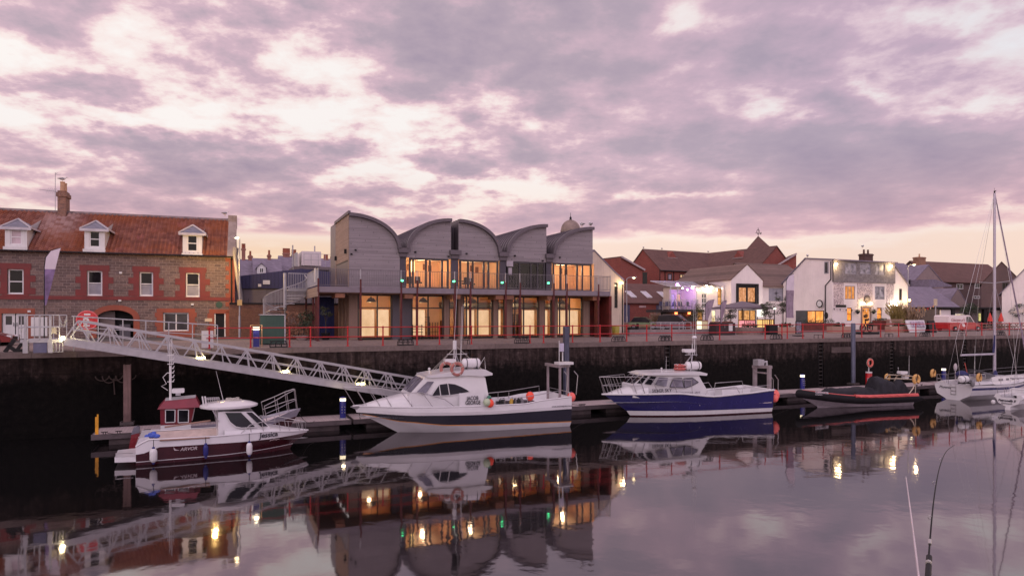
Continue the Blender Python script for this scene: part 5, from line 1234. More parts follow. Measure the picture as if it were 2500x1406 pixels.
# low red building with skylights
v = 38; u0,u1 = U(1522,v),U(1730,v); ze,zr = Z(1600,739,v),Z(1600,696,v+5)
lo = house('low_brick_building','low red brick building with brown tiled roof and pale skylights',Q,u0,u1,v,v+10,GZ,ze,zr,redbrick,browntile,'u',over=.3)
for a,b in ((1533,1551),(1571,1589),(1611,1629)):
    s0,s1 = U(a+3,v+1.6),U(b-3,v+1.6); k = (zr-ze)/5; mb = MB(); z0 = ze+k*1.0+.2; z1 = ze+k*2.6+.2
    mb.mesh([(s0,v+1.0,z0),(s1,v+1.0,z0),(s1,v+2.6,z1),(s0,v+2.6,z1),(s0,v+1.0,z0-.3),(s1,v+1.0,z0-.3),(s1,v+2.6,z1-.3),(s0,v+2.6,z1-.3)],[(0,1,2,3),(0,4,5,1),(1,5,6,2),(3,2,6,7),(0,3,7,4)])
    sk = lo.part('skylight',mb,M('skylight_glass',(.55,.52,.58),.08,spec=.8),lo.roof)
    fm = MB(); fm.bar((s0,v+1.0,z0+.03),(s1,v+1.0,z0+.03),.1); fm.bar((s0,v+2.6,z1+.03),(s1,v+2.6,z1+.03),.1); fm.bar((s0,v+1.0,z0+.03),(s0,v+2.6,z1+.03),.1); fm.bar((s1,v+1.0,z0+.03),(s1,v+2.6,z1+.03),.1); lo.part('frame',fm,white,sk)
bluew = M('blue_grey_door',lin(78,78,104),.5)
for a,b in ((1523,1537),(1602,1618)): mb = MB(); mb.box(U(a,v),U(b,v),v-.06,v-.003,GZ,Z(1560,744,v)); lo.part('door',mb,bluew)
mb = MB(); mb.box(U(1560,v),U(1576,v),v-.08,v-.003,Z(1568,751,v),Z(1568,746,v)); lo.part('name_plate',mb,M('pink_plate',lin(190,160,160),.6))
# red brick apartments
RB = at(1612,118,29.6); rz = GZ
eave = RB.z(0,0,658); rv = RB.v(1570,0); rz_ = RB.z(0,rv,610); ue = RB.u(1730,rv)
ap = T('apartment_block','large red brick apartment block with brown roofs and a pyramid tower','building',RB,(0,0,GZ))
mb = MB(); mb.wall(0,ue+3,GZ,eave,0,[],.1); mb.face([(0,2*rv,GZ),(0,0,GZ),(0,0,eave),(0,rv,rz_),(0,2*rv,eave)]); ap.part('wall',mb,redbrick)
k = (rz_-eave)/rv; mb = MB(); mb.prismx([(-.3,eave-.3*k),(rv,rz_),(2*rv+.3,eave-.3*k),(2*rv+.3,eave+.15-.3*k),(rv,rz_+.18),(-.3,eave+.15-.3*k)],-.15,ue+.2); r1 = ap.part('roof',mb,browntile)
# second wing, at right angles, running toward the harbour
wl = 15.5; x0 = ue-rv; x1 = ue+rv
mb = MB(); yf = -wl+rv
mb.face([(x0,yf,GZ),(x1,yf,GZ),(x1,yf,eave),(ue,yf,rz_),(x0,yf,eave)]); mb.face([(x0,0,GZ),(x0,yf,GZ),(x0,yf,eave),(x0,0,eave)]); mb.face([(x1,yf,GZ),(x1,2*rv,GZ),(x1,2*rv,eave),(x1,yf,eave)]); ap.part('wall',mb,redbrick)
mb = MB(); mb.prism([(x0-.3,eave-.3*k),(ue,rz_),(x1+.3,eave-.3*k),(x1+.3,eave+.15-.3*k),(ue,rz_+.18),(x0-.3,eave+.15-.3*k)],yf-.15,rv+.3); r2 = ap.part('roof',mb,browntile)
wins_on(ap,RB,0,[(1630,1640,668,684)],frame_k,M('pale_window_glass',lin(170,160,176),.1),(1,1),.18); wins_on(ap,RB,0,[(1659,1672,669,680)],frame_k,E('lit_window_far',(1,.62,.34),.8),(2,1),.18); wins_on(ap,RB,0,[(1690,1700,671,690)],frame_k,glassg,(1,1),.18)
mb = MB()
for p_ in (1611,1624,1645): c = RB.u(p_,-.1); mb.tube([(c,-.1,eave),(c,-.1,GZ)],.07,5)
mb.tube([(0,-.35,eave-.2),(x0,-.35,eave-.2)],.09,5); ap.part('rainwater_pipe',mb,blackm)
# gablets on the roof slopes
for pc,py,kind in ((1637,622,0),(1808,622,1)):
    if kind == 0:
        vv = rv*.72; u_ = RB.u(pc,vv); z_ = eave+k*vv; mb = MB(); mb.prism([(u_-1.1,z_-.35),(u_+1.1,z_-.35),(u_,z_+.95)],vv-.5,vv+1.5); g_ = ap.part('gablet',mb,redbrick,r1); mb = MB(); mb.box(u_-1.15,u_+1.15,vv-.62,vv-.5,z_-.45,z_-.2); ap.part('gablet_trim',mb,render_g,r1)
    else:
        u_ = ue-rv*.32; yy = RB.v(pc,u_); z_ = rz_-k*rv*.32; mb = MB(); mb.prismx([(yy-1.1,z_-.35),(yy+1.1,z_-.35),(yy,z_+.95)],u_-.7,u_+1.0); g_ = ap.part('gablet',mb,redbrick,r2); mb = MB(); mb.box(u_-.82,u_-.7,yy-1.15,yy+1.15,z_-.45,z_-.2); ap.part('gablet_trim',mb,render_g,r2)
# pyramid tower
TW = at(1851,128,29.6-45); ap2z = TW.z(0,0,576); hw_ = 47/FPX*128/1.414; tb = TW.z(0,0,613)
mb = MB(); fr0 = ap.fr
def inRB(F_,u,v): x,y = F_.w(u,v); dx,dy = x-RB.o[0],y-RB.o[1]; return (dx*RB.U[0]+dy*RB.U[1],dx*RB.V[0]+dy*RB.V[1])
cs = [inRB(TW,sx*hw_,sy*hw_) for sx,sy in ((-1,-1),(1,-1),(1,1),(-1,1))]; tip = inRB(TW,0,0)
mb.prismz([(tip[0]+(c[0]-tip[0])*.9,tip[1]+(c[1]-tip[1])*.9) for c in cs],GZ,tb-.05); ap.part('tower',mb,redbrick)
mb = MB()
for i in range(4): a,b = cs[i],cs[(i+1) % 4]; mb.face([(a[0],a[1],tb-.2),(b[0],b[1],tb-.2),(tip[0],tip[1],ap2z)])
mb.face([(c[0],c[1],tb-.2) for c in cs][::-1]); tr = ap.part('tower_roof',mb,browntile)
mb = MB(); x,y = tip; mb.tube([(x,y,ap2z-.2),(x,y,ap2z+1.5)],.05,5); ring(mb,(x,y,ap2z+.75),.42,.04,n=14); mb.bar((x-.8,y,ap2z+.5),(x+.8,y,ap2z+.5),.05); mb.mesh([(x+.4,y,ap2z+.45),(x+.95,y,ap2z+.8),(x+.8,y,ap2z+.3)],[(0,1,2),(2,1,0)]); ap.part('weather_vane',mb,blackm,tr)
# lean-to wings at both ends
def wing(pts,F_,vv,depth,roof_edge):
    p = pq(pts,vv,F_); mb = MB(); mb.prism(p,vv,vv+depth); w_ = ap.part('wing',MB(),redbrick) if False else None
    inv = []
    m2 = MB()
    for (x,y,z) in mb.v: a,b = inRB(F_,x,y); inv.append((a,b,z))
    m2.mesh(inv,mb.f); ap.part('wing',m2,redbrick)
    a,b = pq(roof_edge,vv,F_); m3 = MB(); vs = [(a[0],vv-.25,a[1]),(b[0],vv-.25,b[1]),(b[0],vv+depth+.2,b[1]),(a[0],vv+depth+.2,a[1])]; vs += [(x,y,z+.22) for x,y,z in vs]
    m3.mesh([inRB(F_,x,y)+(z,) for x,y,z in vs],[(3,2,1,0),(4,5,6,7),(0,1,5,4),(1,2,6,5),(2,3,7,6),(3,0,4,7)]); ap.part('wing_roof',m3,browntile)
    m4 = MB(); m4.bar(inRB(F_,a[0],vv-.3)+(a[1]+.1,),inRB(F_,b[0],vv-.3)+(b[1]+.1,),.12,.3); ap.part('barge_board',m4,M('pale_barge',lin(172,156,158),.6))
LW = at(1515,112,30); wing([(1515,800),(1572,800),(1572,661),(1515,629)],LW,0,7,[(1515,629),(1572,661)])
RW = at(1944,116,-10); wing([(1893,800),(1944,800),(1944,621),(1893,652)],RW,0,6,[(1893,652),(1944,621)])
mb = MB(); c = RB.u(1573,-2); lwv = inRB(LW,LW.u(1568,-.1),-.1); 
mb = MB(); p = [inRB(LW,LW.u(x,-.06),-.06) for x in (1569,1580)]; mb.mesh([(p[0][0],p[0][1],GZ+4),(p[1][0],p[1][1],GZ+4),(p[1][0],p[1][1],LW.z(0,0,662)),(p[0][0],p[0][1],LW.z(0,0,662))],[(0,1,2,3)]); ap.part('stair_window',mb,glassd)
for px,py,vv,lb in ((1571,607,rv,'gull on the gable peak of the red brick apartment block'),(1616,609,rv,'gull on the long roof ridge of the red apartments, left of the roof valley'),(1729,617,rv,'gull at the roof valley of the red brick apartments')):
    gull(RB,RB.u(px,vv),vv,rz_+.16,60,lb,1.4)
# restaurant with roof terrace
v = 27.0; pz0,pz1 = Z(1700,756,v),Z(1700,733,v)
rs = T('restaurant','two storey restaurant with a purple lit roof terrace over a black base','building',Q,(U(1690,v),v,GZ))
a,b = U(1628,v),U(1700,v); mb = MB(); mb.box(a,b,v,v+1.2,GZ,pz0-.3); rs.part('base',mb,M('black_boarding',(.022,.018,.018),.6,var=.3))
mb = MB(); mb.box(U(1618,v),U(1704,v),v-1.2,v+3.4,pz0-.3,pz0); rs.part('terrace_deck',mb,M('deck_edge',lin(60,52,54),.6))
a2,b2 = U(1700,v),U(1768,v); c2 = U(1757,v)
holes = [(U(1713,v),U(1726,v),Z(1720,752,v),Z(1720,716,v)),(U(1752,v),U(1762,v),Z(1757,745,v),Z(1757,704,v)),(U(1737,v),U(1748,v),GZ+.6,Z(1742,757,v)),(U(1703,v),U(1716,v),GZ+.6,Z(1742,757,v))]
mb = MB(); ztop = Z(1740,697,v); mb.wall(a2,b2,GZ,ztop,v,holes,.15); mb.face([(a2,v,GZ),(a2,v,ztop),(a2,v+2.9,ztop),(a2,v+2.9,GZ)]); rs.part('wall',mb,render_w)
window(rs,*holes[0],v+.06,white,glassg,(2,3),.12,.08); window(rs,*holes[1],v+.06,frame_k,LIT('gold_window',(1.0,.5,.16),.9,4,.5),(1,2),.08,.08); window(rs,*holes[2],v+.06,frame_w,LIT('bright_window',(1,.86,.55),1.4,2),(1,2),.08,.06); window(rs,*holes[3],v+.06,frame_k,LIT('gold_window',(1,.6,.2),1.0),(1,1),.08,.06)
uv_ = v+3.0; w0,w1 = U(1635,uv_),U(1706,uv_); zt = Z(1680,708,uv_); mb = MB(); hs = [(w0+(w1-w0)*(i+.15)/5,w0+(w1-w0)*(i+.85)/5,pz0+.1,zt-.5) for i in range(5)]
mb.wall(w0,w1,pz0,zt,uv_,hs,.1); rs.part('upper_wall',mb,M('lilac_wall',lin(226,214,226),.7))
for i,h in enumerate(hs): window(rs,*h,uv_+.05,white,[LIT('violet_window',(.5,.34,.9),1.2),LIT('rose_window',(1,.55,.5),1.3),LIT('amber_window',(1,.62,.25),1.1)][min(i,2)],(2,2),.08,.06)
mb = MB(); f0,f1 = U(1637,v-1.1),U(1770,v-1.1); zr_ = Z(1700,690,v-1.1); 
for k_ in range(7): x = f0+(f1-f0)*k_/6; mb.bar((x,v-1.0,zr_-.5),(x,v+2.9,zr_+.3),.08)
mb.bar((f0,v-1.0,zr_-.5),(f1,v-1.0,zr_-.5),.12); mb.bar((f0,v+2.9,zr_+.3),(f1,v+2.9,zr_+.3),.12)
for x in (f0+.1,U(1655,v-1),U(1700,v-1)): mb.bar((x,v-1.0,pz0),(x,v-1.0,zr_-.5),.09)
rs.part('canopy_frame',mb,white)
g = MB(); g.face([(f0,v-1,zr_-.42),(f1,v-1,zr_-.42),(f1,v+2.9,zr_+.37),(f0,v+2.9,zr_+.37)]); rs.part('canopy_glass',g,CLEAR('canopy_glass',(.75,.72,.78)))
mb = MB(); t0,t1 = U(1618,v-1.15),U(1704,v-1.15); n = 7
for i in range(n): x = t0+(t1-t0)*i/(n-1); mb.bar((x,v-1.15,pz0-.1),(x,v-1.15,pz1+.05),.06)
mb.bar((t0,v-1.15,pz1),(t1,v-1.15,pz1),.05); rs.part('terrace_rail',mb,steel)
g = MB(); g.face([(t0,v-1.14,pz0),(t1,v-1.14,pz0),(t1,v-1.14,pz1-.1),(t0,v-1.14,pz1-.1)]); rs.part('terrace_glass',g,CLEAR('terrace_glass',(.72,.72,.78)))
chs = M('blue_grey_chair',lin(70,70,96),.5)
for i in range(9):
    x = t0+.6+(t1-t0-1.2)*i/8; f = Q.sub(x,v-.3+(i % 2)*1.0,random.uniform(-40,40)); c_ = T('terrace_chair','blue-grey chair on the purple lit restaurant terrace','chair',f,(0,0,pz0),'chairs on the restaurant terrace'); mb = MB(); mb.box(-.22,.22,-.22,.22,pz0+.42,pz0+.47); c_.part('seat',mb,chs); mb = MB(); mb.box(-.22,.22,.18,.23,pz0+.47,pz0+.95); c_.part('backrest',mb,chs); mb = MB(); [mb.bar((sx,sy,pz0),(sx,sy,pz0+.42),.03) for sx in (-.2,.2) for sy in (-.2,.2)]; c_.part('legs',mb,steel)
for i,(px,col,py) in enumerate(((1650,(.75,.3,1.0),695),(1686,(1,.8,.5),701),(1721,(1,.75,.4),699),(1733,(1,.75,.4),701))):
    x = U(px,v); z = Z(px,py,v); mb = MB(); mb.ball((x,v-.3,z),.13 if i else .16,8); rs.part('festoon_bulb',mb,E('bulb_'+('violet' if i == 0 else 'warm'),col,25.0 if i else 18.0)); lamp_in(rs,'terrace_light',x,v-.6,z-.15,24 if i else 80,col,.15)
for i in range(9):
    x = U(1660+12*i,v); z = Z(1660+12*i,704+4*(i % 2),v); mb = MB(); mb.ball((x,v-.5,z),.075,6); rs.part('festoon_bulb',mb,E('bulb_warm',(1,.8,.5),18.0))
lamp_in(rs,'violet_wash',U(1662,v+1),v+1,zt-.3,60,(.55,.20,1.0),.3); lamp_in(rs,'violet_wash',U(1640,v+1),v+.5,pz0+1,30,(.5,.25,1.0),.3)
for px in (1649,1681): x = U(px,v); z = Z(px,756,v); lamp_in(rs,'up_light',x,v-.25,z-.6,10,(1,.16,.05),.05); mb = MB(); mb.box(x-.12,x+.12,v-.25,v-.01,z-.55,z-.3); rs.part('uplighter',mb,E('red_uplight',(1,.2,.06),5.0))
# brown roofed range and white gable house
v = 30.0; u0,u1 = U(1712,v),U(1805,v); ct = T('cottage','low cream cottage with a hipped brown tiled roof left of the white gable house','house',Q,(u0,v,GZ)); ze,zr = Z(1760,694,v),Z(1760,653,v+4); hl = U(1738,v+4)
mb = MB(); mb.box(u0,u1,v,v+8,GZ,ze); ct.part('wall',mb,render_c)
mb = MB(); o = .3; mb.mesh([(u0-o,v-o,ze-.1),(u1,v-o,ze-.1),(u1,v+8+o,ze-.1),(u0-o,v+8+o,ze-.1),(hl,v+4,zr),(u1,v+4,zr)],[(0,1,5,4),(1,2,5),(2,3,4,5),(3,0,4),(3,2,1,0)]); ct.part('roof',mb,coursetile)
v = 26.0; um = U(1824,v); ul = U(1785,v); ze,zr = Z(1785,683,v),Z(1824,646,v); uw = 2*um-ul
bw0 = (U(1800,v),U(1848,v),Z(1824,742,v),Z(1824,697,v)); dw0 = (U(1802,v),U(1846,v),GZ+.1,Z(1824,756,v))
gh = house('gable_house','white rendered gable house with a big black framed window',Q,ul,uw,v,v+11,GZ,ze,zr,render_w,coursetile,'v',[bw0,dw0],.12)
window(gh,*bw0,v+.02,blackm,LIT('fairy_window',(1.0,.50,.26),.85,5,.5),(2,1),.28,.1); window(gh,*dw0,v+.04,frame_k,LIT('garden_window',(1,.52,.2),.9,4,.5),(3,1),.12,.1)
mb = MB(); mb.box(bw0[0]-.2,bw0[1]+.2,v-.12,v-.003,bw0[3],bw0[3]+.22); mb.box(bw0[0]-.2,bw0[0],v-.12,v-.003,bw0[2],bw0[3]); mb.box(bw0[1],bw0[1]+.2,v-.12,v-.003,bw0[2],bw0[3]); gh.part('window_surround',mb,blackm)
v2 = v+.8; a,b = U(1862,v2),U(1990,v2); wr = house('side_range','white range with brown tiled roof and compass board between the two white gables',Q,a,b,v2,v2+10,GZ,Z(1900,698,v2),Z(1880,647,v2+5),render_w,coursetile,'u',over=.3)
mb = MB(); mb.box(U(1877,v2),U(1912,v2),v2-.06,v2-.003,Z(1895,735,v2),Z(1895,704,v2)); bd = wr.part('board',mb,M('blue_grey_board',lin(150,148,160),.6))
mb = MB(); x,z = U(1894,v2),Z(1894,716,v2)
for i in range(8):
    r_ = .52 if i % 2 == 0 else .26; a1 = PI/4*i; mb.mesh([(x+r_*math.sin(a1),v2-.075,z+r_*math.cos(a1)),(x+.09*math.sin(a1+PI/4),v2-.075,z+.09*math.cos(a1+PI/4)),(x,v2-.075,z),(x+.09*math.sin(a1-PI/4),v2-.075,z+.09*math.cos(a1-PI/4))],[(0,1,2,3)])
wr.part('compass_rose',mb,M('compass_dark',lin(80,76,86),.6),bd)
# the white pub
PV = 19.0; c0 = U(2032,PV); c1 = U(2184,PV); vd = Q.v(1912,c0); va = Q.v(1967,c0); zt = Z(2032,634,PV); za = Q.z(c0,va,632); zb = Q.z(c0,vd,692)
flint = M('flint_cobble',lin(190,170,166),.8)
def cobble():
    m,t = mat_new('cobble_panel'); c = t.add('ShaderNodeTexCoord').outputs['Object']; sp = t.add('ShaderNodeSeparateXYZ',{0: c}); v_ = t.add('ShaderNodeCombineXYZ',{0: sp.outputs[0],1: sp.outputs[2],2: 0.0}).outputs[0]
    vo = t.add('ShaderNodeTexVoronoi',{'Vector': v_,'Scale': 8.0}); col = t.ramp(vo.outputs['Distance'],[(.0,lin(84,66,72)),(.38,lin(120,98,104)),(.5,lin(214,198,196))])
    col = t.mix(t.math('MULTIPLY',t.add('ShaderNodeTexWhiteNoise',{'Vector': vo.outputs['Position']}).outputs['Value'],.6),col,lin(206,190,190))
    p = t.add('ShaderNodeBsdfPrincipled',{'Base Color': col,'Roughness': .8}); o = t.add('ShaderNodeOutputMaterial'); t.l.new(p.outputs[0],o.inputs[0]); return m
pb = T('pub','white harbour pub with slate hung top storey and glowing wall lamps','building',Q,(c0,PV,GZ))
zs = Z(2100,690,PV); zg = Z(2100,748,PV)
up = [rect(*r_,PV,Q) for r_ in ((2063,2088,698,731),(2136,2160,699,731))]; gr = [rect(*r_,PV,Q) for r_ in ((2068,2080,751,783),(2141,2153,751,782))]; pdoor = rect(2104,2123,752,800,PV,Q); pdoor = pdoor[:2]+(GZ+.1,)+pdoor[3:]
mb = MB(); mb.wall(c0,c1,GZ-.1,zs,PV,up+gr+[pdoor],.14)
mb.wall(PV,va+.0,GZ-.1,zb,0,[],.1,fn=lambda u,d,z: (c0+d,u,z)); mb.face([(c0,vd,GZ-.1),(c0,va,GZ-.1),(c0,va,zb),(c0,vd,zb)]); mb.face([(c0,vd,zb),(c0,PV,zb),(c0,PV,zt-.02),(c0,va,za)]); mb.face([(c1,PV,GZ),(c1,vd,GZ),(c1,vd,zb),(c1,va,za),(c1,PV,zt)]); pw = pb.part('wall',mb,render_w)
sl3 = [rect(*r_,PV-.12,Q) for r_ in ((2063,2092,642,669),(2100,2127,642,669),(2136,2160,644,671))]
mb = MB(); mb.wall(c0+.05,c1-.02,zs,zt-.1,PV-.12,sl3,.12); mb.face([(c0+.05,PV-.12,zs),(c1,PV-.12,zs),(c1,PV,zs),(c0+.05,PV,zs)]); pb.part('slate_hanging',mb,ROWS('fish_slate',lin(128,122,126),.2,axis=2,across=.24,var=.4,depth=.5))
mb = MB(); mb.mesh([(c0-.15,PV-.4,zt-.08),(c1+.1,PV-.4,zt-.12),(c1+.1,va,za),(c0-.15,va,za),(c0-.15,PV-.4,zt+.06),(c1+.1,PV-.4,zt+.02),(c1+.1,va,za+.14),(c0-.15,va,za+.14)],[(3,2,1,0),(4,5,6,7),(0,1,5,4),(1,2,6,5),(2,3,7,6),(3,0,4,7)]); mb.mesh([(c0-.15,va,za),(c1,va,za),(c1,vd+.2,zb-.1),(c0-.15,vd+.2,zb-.1),(c0-.15,va,za+.14),(c1,va,za+.14),(c1,vd+.2,zb+.05),(c0-.15,vd+.2,zb+.05)],[(3,2,1,0),(4,5,6,7),(0,1,5,4),(2,3,7,6),(3,0,4,7)]); pr = pb.part('roof',mb,slate)
for r_ in sl3: window(pb,*r_,PV-.07,M('grey_window_frame',lin(150,146,154),.5),M('curtained_glass',(.27,.26,.31),.4,var=.5,scale=2),(2,1),.07,.06)
window(pb,*up[0],PV+.05,M('grey_window_frame',(.3,.3,.3),.5),LIT('orange_curtain',(1.0,.42,.12),.9,2),(3,1),.08,.06); window(pb,*up[1],PV+.05,M('grey_window_frame',(.3,.3,.3),.5),M('curtained_glass',(.2,.2,.2),.12),(2,1),.08,.06)
for g_ in gr: window(pb,*g_,PV+.05,frame_k,LIT('pub_window',(1.0,.36,.07),1.5,2),(1,2),.08,.06)
d_ = pb.part('door',MB().box(pdoor[0],pdoor[1],PV+.1,PV+.14,pdoor[2],pdoor[3]),LIT('pub_door_glow',(1.0,.42,.12),1.1,2)); mb = MB(); mb.box(pdoor[0]-.18,pdoor[0],PV-.1,PV,GZ,pdoor[3]+.1); mb.box(pdoor[1],pdoor[1]+.18,PV-.1,PV,GZ,pdoor[3]+.1); mb.box(pdoor[0]-.25,pdoor[1]+.25,PV-.2,PV,pdoor[3]+.1,pdoor[3]+.3); pb.part('door_frame',mb,render_g,d_)
# cobble panels beside the windows, butted to the plain bands
xs = [(c0+.2,up[0][0]-.25),(up[0][1]+.3,up[1][0]-.45),(up[1][1]+.3,c1-.15)]
for a,b in xs: mb = MB(); mb.box(a,b,PV-.03,PV-.003,zg,zs-.05); pb.part('cobble_panel',mb,MATS.setdefault('cobble',MATS.get('cobble') or cobble()))
mb = MB(); x,z = U(2117,PV-.1),Z(2117,730,PV-.1); mb.prism([(x+.5*math.cos(2*PI*i/18),z+.5*math.sin(2*PI*i/18)) for i in range(18)],PV-.16,PV-.05); rs_ = pb.part('round_sign',mb,M('round_sign_grey',lin(110,98,92),.5)); lettering(pb,'numeral','N1',.5,x-.36,PV-.17,z-.18,M('sign_pale',lin(210,196,180),.5),rs_)
for px,py,e in ((2041,645,130),(2175,650,130),(2108,741,22),(2126,741,22)):
    x,z = U(px,PV-.3),Z(px,py,PV-.3); mb = MB(); mb.ball((x,PV-.35,z),.13,8,(1.5,.8,.8)); pb.part('wall_lamp',mb,E('wall_lamp_glow',(1.0,.78,.40),45.0 if e > 100 else 25.0)); lamp_in(pb,'wall_light',x,PV-.7,z-.15,e,(1,.70,.34),.12)
x,z = U(2187,PV-.4),Z(2187,744,PV-.4); mb = MB(); mb.ball((x,PV-.4,z),.16,8); pb.part('wall_lamp',mb,E('bright_flood',(1.0,.92,.72),90.0)); lamp_in(pb,'flood_light',x+.8,PV-.2,z+.2,70,(1,.84,.5),.12)
mb = MB(); mb.box(U(2040,PV),U(2065,PV),PV-.06,PV-.003,Z(2050,750,PV),Z(2050,744,PV)); pb.part('name_board',mb,blackm)
mb = MB(); x = U(2025,PV); vv = PV+.35; mb.tube([(c0-.08,vv-.2,zt-.2),(c0-.08,vv-.2,zs+.3),(c0-.08,vv+.6,zs-.4),(c0-.08,vv+.6,GZ)],.06,6); pb.part('downpipe',mb,blackm)
# left flank openings
fl = lambda u,d,z: (c0-.06+d,u,z)
def fside(a,b,y0,y1): v0,v1 = Q.v(a,c0),Q.v(b,c0); return (min(v0,v1),max(v0,v1),Q.z(c0,(v0+v1)/2,y1),Q.z(c0,(v0+v1)/2,y0))
r_ = fside(2013,2023,639,668); window(pb,*r_,0,M('grey_window_frame',(.3,.3,.3),.5),glassg,(1,1),.1,.06,fn=fl)
r_ = fside(1971,2012,758,789); window(pb,*r_,0,frame_k,LIT('pub_side_window',(1.0,.40,.10),1.6,1.6),(2,1),.1,.06,fn=fl)
r_ = fside(1944,1971,758,792); mb = MB(); mb.box(c0-.08,c0-.003,r_[0],r_[1],r_[2],r_[3]); pb.part('dark_panel',mb,M('dark_green_grey',lin(82,82,84),.6))
x_ = fside(1999,2013,735,748); vm_ = (x_[0]+x_[1])/2; zm_ = (x_[2]+x_[3])/2; mb = MB(); ring(mb,(c0-.35,vm_,zm_),.42,.06,'x',14); mb.bar((c0,vm_,zm_+.3),(c0-.35,vm_,zm_+.3),.05); pb.part('hanging_clock',mb,blackm); mb = MB(); mb.prismx([(vm_+.36*math.cos(a),zm_+.36*math.sin(a)) for a in [2*PI*i/14 for i in range(14)]],c0-.38,c0-.32); pb.part('clock_face',mb,white)
x_ = fside(2014,2022,762,778); mb = MB(); mb.prismx([((x_[0]+x_[1])/2+(x_[1]-x_[0])/2*math.cos(a),(x_[2]+x_[3])/2+(x_[3]-x_[2])/2*math.sin(a)) for a in [2*PI*i/14 for i in range(14)]],c0-.1,c0-.01); pb.part('oval_board',mb,blackm)
chimney(pb,Q,2104,2124,620,640,va,M('dark_chimney_brick',lin(84,62,58),.85,var=.25,scale=3),2,pr,M('dark_pot',lin(92,66,60),.8))
gull(Q,U(2110,va)-.3,va,Z(2110,606,va),20,'gull on the chimney pots of the white pub',1.3); gull(Q,c0+.3,va,za+.15,50,'gull on the roof ridge at the left end of the white pub',1.4)
# bunting strung along the pub front
mb = MB(); mc = [M('bunting_dark',lin(60,52,60),.7),M('bunting_pale',lin(220,200,196),.7)]
pts = [(c0-.1,PV-.25,Z(2032,752,PV)),(U(2110,PV),PV-.3,Z(2110,750,PV)),(c1,PV-.25,Z(2184,748,PV))]
def bunting(name,label,P0,P1,n,sag,mats):
    mb = MB(); L = [Vector(P0).lerp(Vector(P1),i/(n*2))+Vector((0,0,-sag*4*(i/(n*2))*(1-i/(n*2)))) for i in range(n*2+1)]; mb.tube(L,.012,4)
    for i in range(n): a,b = L[2*i],L[2*i+1]; m_ = (a+b)/2-Vector((0,0,.3)); mb.mat(i % len(mats)); mb.mesh([a,b,m_],[(0,1,2)])
    one(name,label,'bunting',Q,tuple(P0),mb,mats)
bunting('bunting','string of small dark and pale bunting flags across the white pub front',pts[0],pts[2],22,.3,mc)
bunting('bunting','string of red and yellow bunting flags from the pub corner to the tall sign post',(U(2222,17),17,Z(2222,751,17)),(U(2284,17),17,Z(2284,743,17)),9,.4,[M('bunting_red',lin(196,40,44),.6),M('bunting_cream',lin(236,214,190),.6),M('bunting_yellow',lin(220,150,50),.6)])
# lit wing on the pub's right
v = PV+.6; p = pq([(2184,812),(2217,812),(2217,697),(2184,652)],v); pw_ = T('pub_annexe','white lean-to annexe floodlit yellow beside the pub','building',Q,(p[0][0],v,GZ)); mb = MB(); mb.prism(p,v,v+7); pw_.part('wall',mb,render_w); mb = MB(); a,b = p[3],p[2]; mb.mesh([(a[0],v-.2,a[1]+.02),(b[0]+.1,v-.2,b[1]-.1),(b[0]+.1,v+7,b[1]-.1),(a[0],v+7,a[1]+.02),(a[0],v-.2,a[1]+.14),(b[0]+.1,v-.2,b[1]+.02),(b[0]+.1,v+7,b[1]+.02),(a[0],v+7,a[1]+.14)],[(3,2,1,0),(4,5,6,7),(0,1,5,4),(1,2,6,5),(2,3,7,6),(3,0,4,7)]); pw_.part('roof',mb,slate)
wins_on(pw_,Q,v,[(2195,2201,705,733)],frame_k,glassd,(1,1),.1)
mb = MB(); x,z = U(2218,v-.3),Z(2218,733,v-.3); mb.ball((x,v-.4,z),.15,8); pw_.part('wall_lamp',mb,E('amber_lamp',(1,.55,.15),30.0)); lamp_in(pw_,'amber_light',x,v-.8,z,40,(1,.6,.2)); lamp_in(pw_,'gable_flood',U(2196,v),v-1.6,GZ+4.2,70,(1,.86,.5),.2)
# grey houses to the right
v = 34; a,b = U(2170,v),U(2268,v); h1 = house('slate_house','grey rendered house with lilac slate roof and a square chimney behind the pub annexe',Q,a,b,v,v+9,GZ,Z(2230,681,v),Z(2230,646,v+4.5),render_g,slate,'u',over=.3)
chimney(h1,Q,2236,2253,628,652,v+4.5,M('sandstone_chimney',lin(150,112,92),.85,var=.2),1,h1.roof)
v = 32; um = U(2266,v); ur = U(2303,v); h2 = house('slate_house','grey rendered cross gable with one dark window behind the lower slate roof',Q,2*um-ur,ur,v,v+10,GZ,Z(2303,692,v),Z(2266,648,v),render_g,slate,'v',over=.15); wins_on(h2,Q,v,[(2243,2260,683,702),(2217,2224,683,700)],frame_k,glassd,(2,1),.12)
v = 29; mb = MB(); p0,p1 = (U(2268,v),Z(2268,682,v)),(U(2324,v),Z(2324,698,v)); 
h2.part('lean_to_roof',MB().prism([(p0[0],p0[1]-1.2),(p1[0],p1[1]-.1),(p1[0],p1[1]+.1),(p0[0]+1.6,p0[1]),(p0[0],p0[1])],v,v+3),slate)
v = 22; a,b = U(2219,v),U(2347,v); h3 = house('low_slate_building','low grey building with a broad lilac slate roof behind the red and yellow bunting',Q,a,b,v,v+9,GZ,Z(2270,754,v),Z(2300,704,v+4.5),M('stone_render',lin(150,128,116),.85,var=.15),slate,'u',over=.3)
wins_on(h3,Q,v,[(2244,2269,758,785)],frame_k,M('curtained_glass',(.2,.2,.2),.12),(2,1),.12)
v = 25; um = U(2338,v); ur = U(2372,v); house('gable_house','plain grey windowless gable rising behind the white cafe front',Q,2*um-ur,ur,v,v+8,GZ,Z(2372,760,v),Z(2338,705,v),render_g,slate,'v',over=.1)
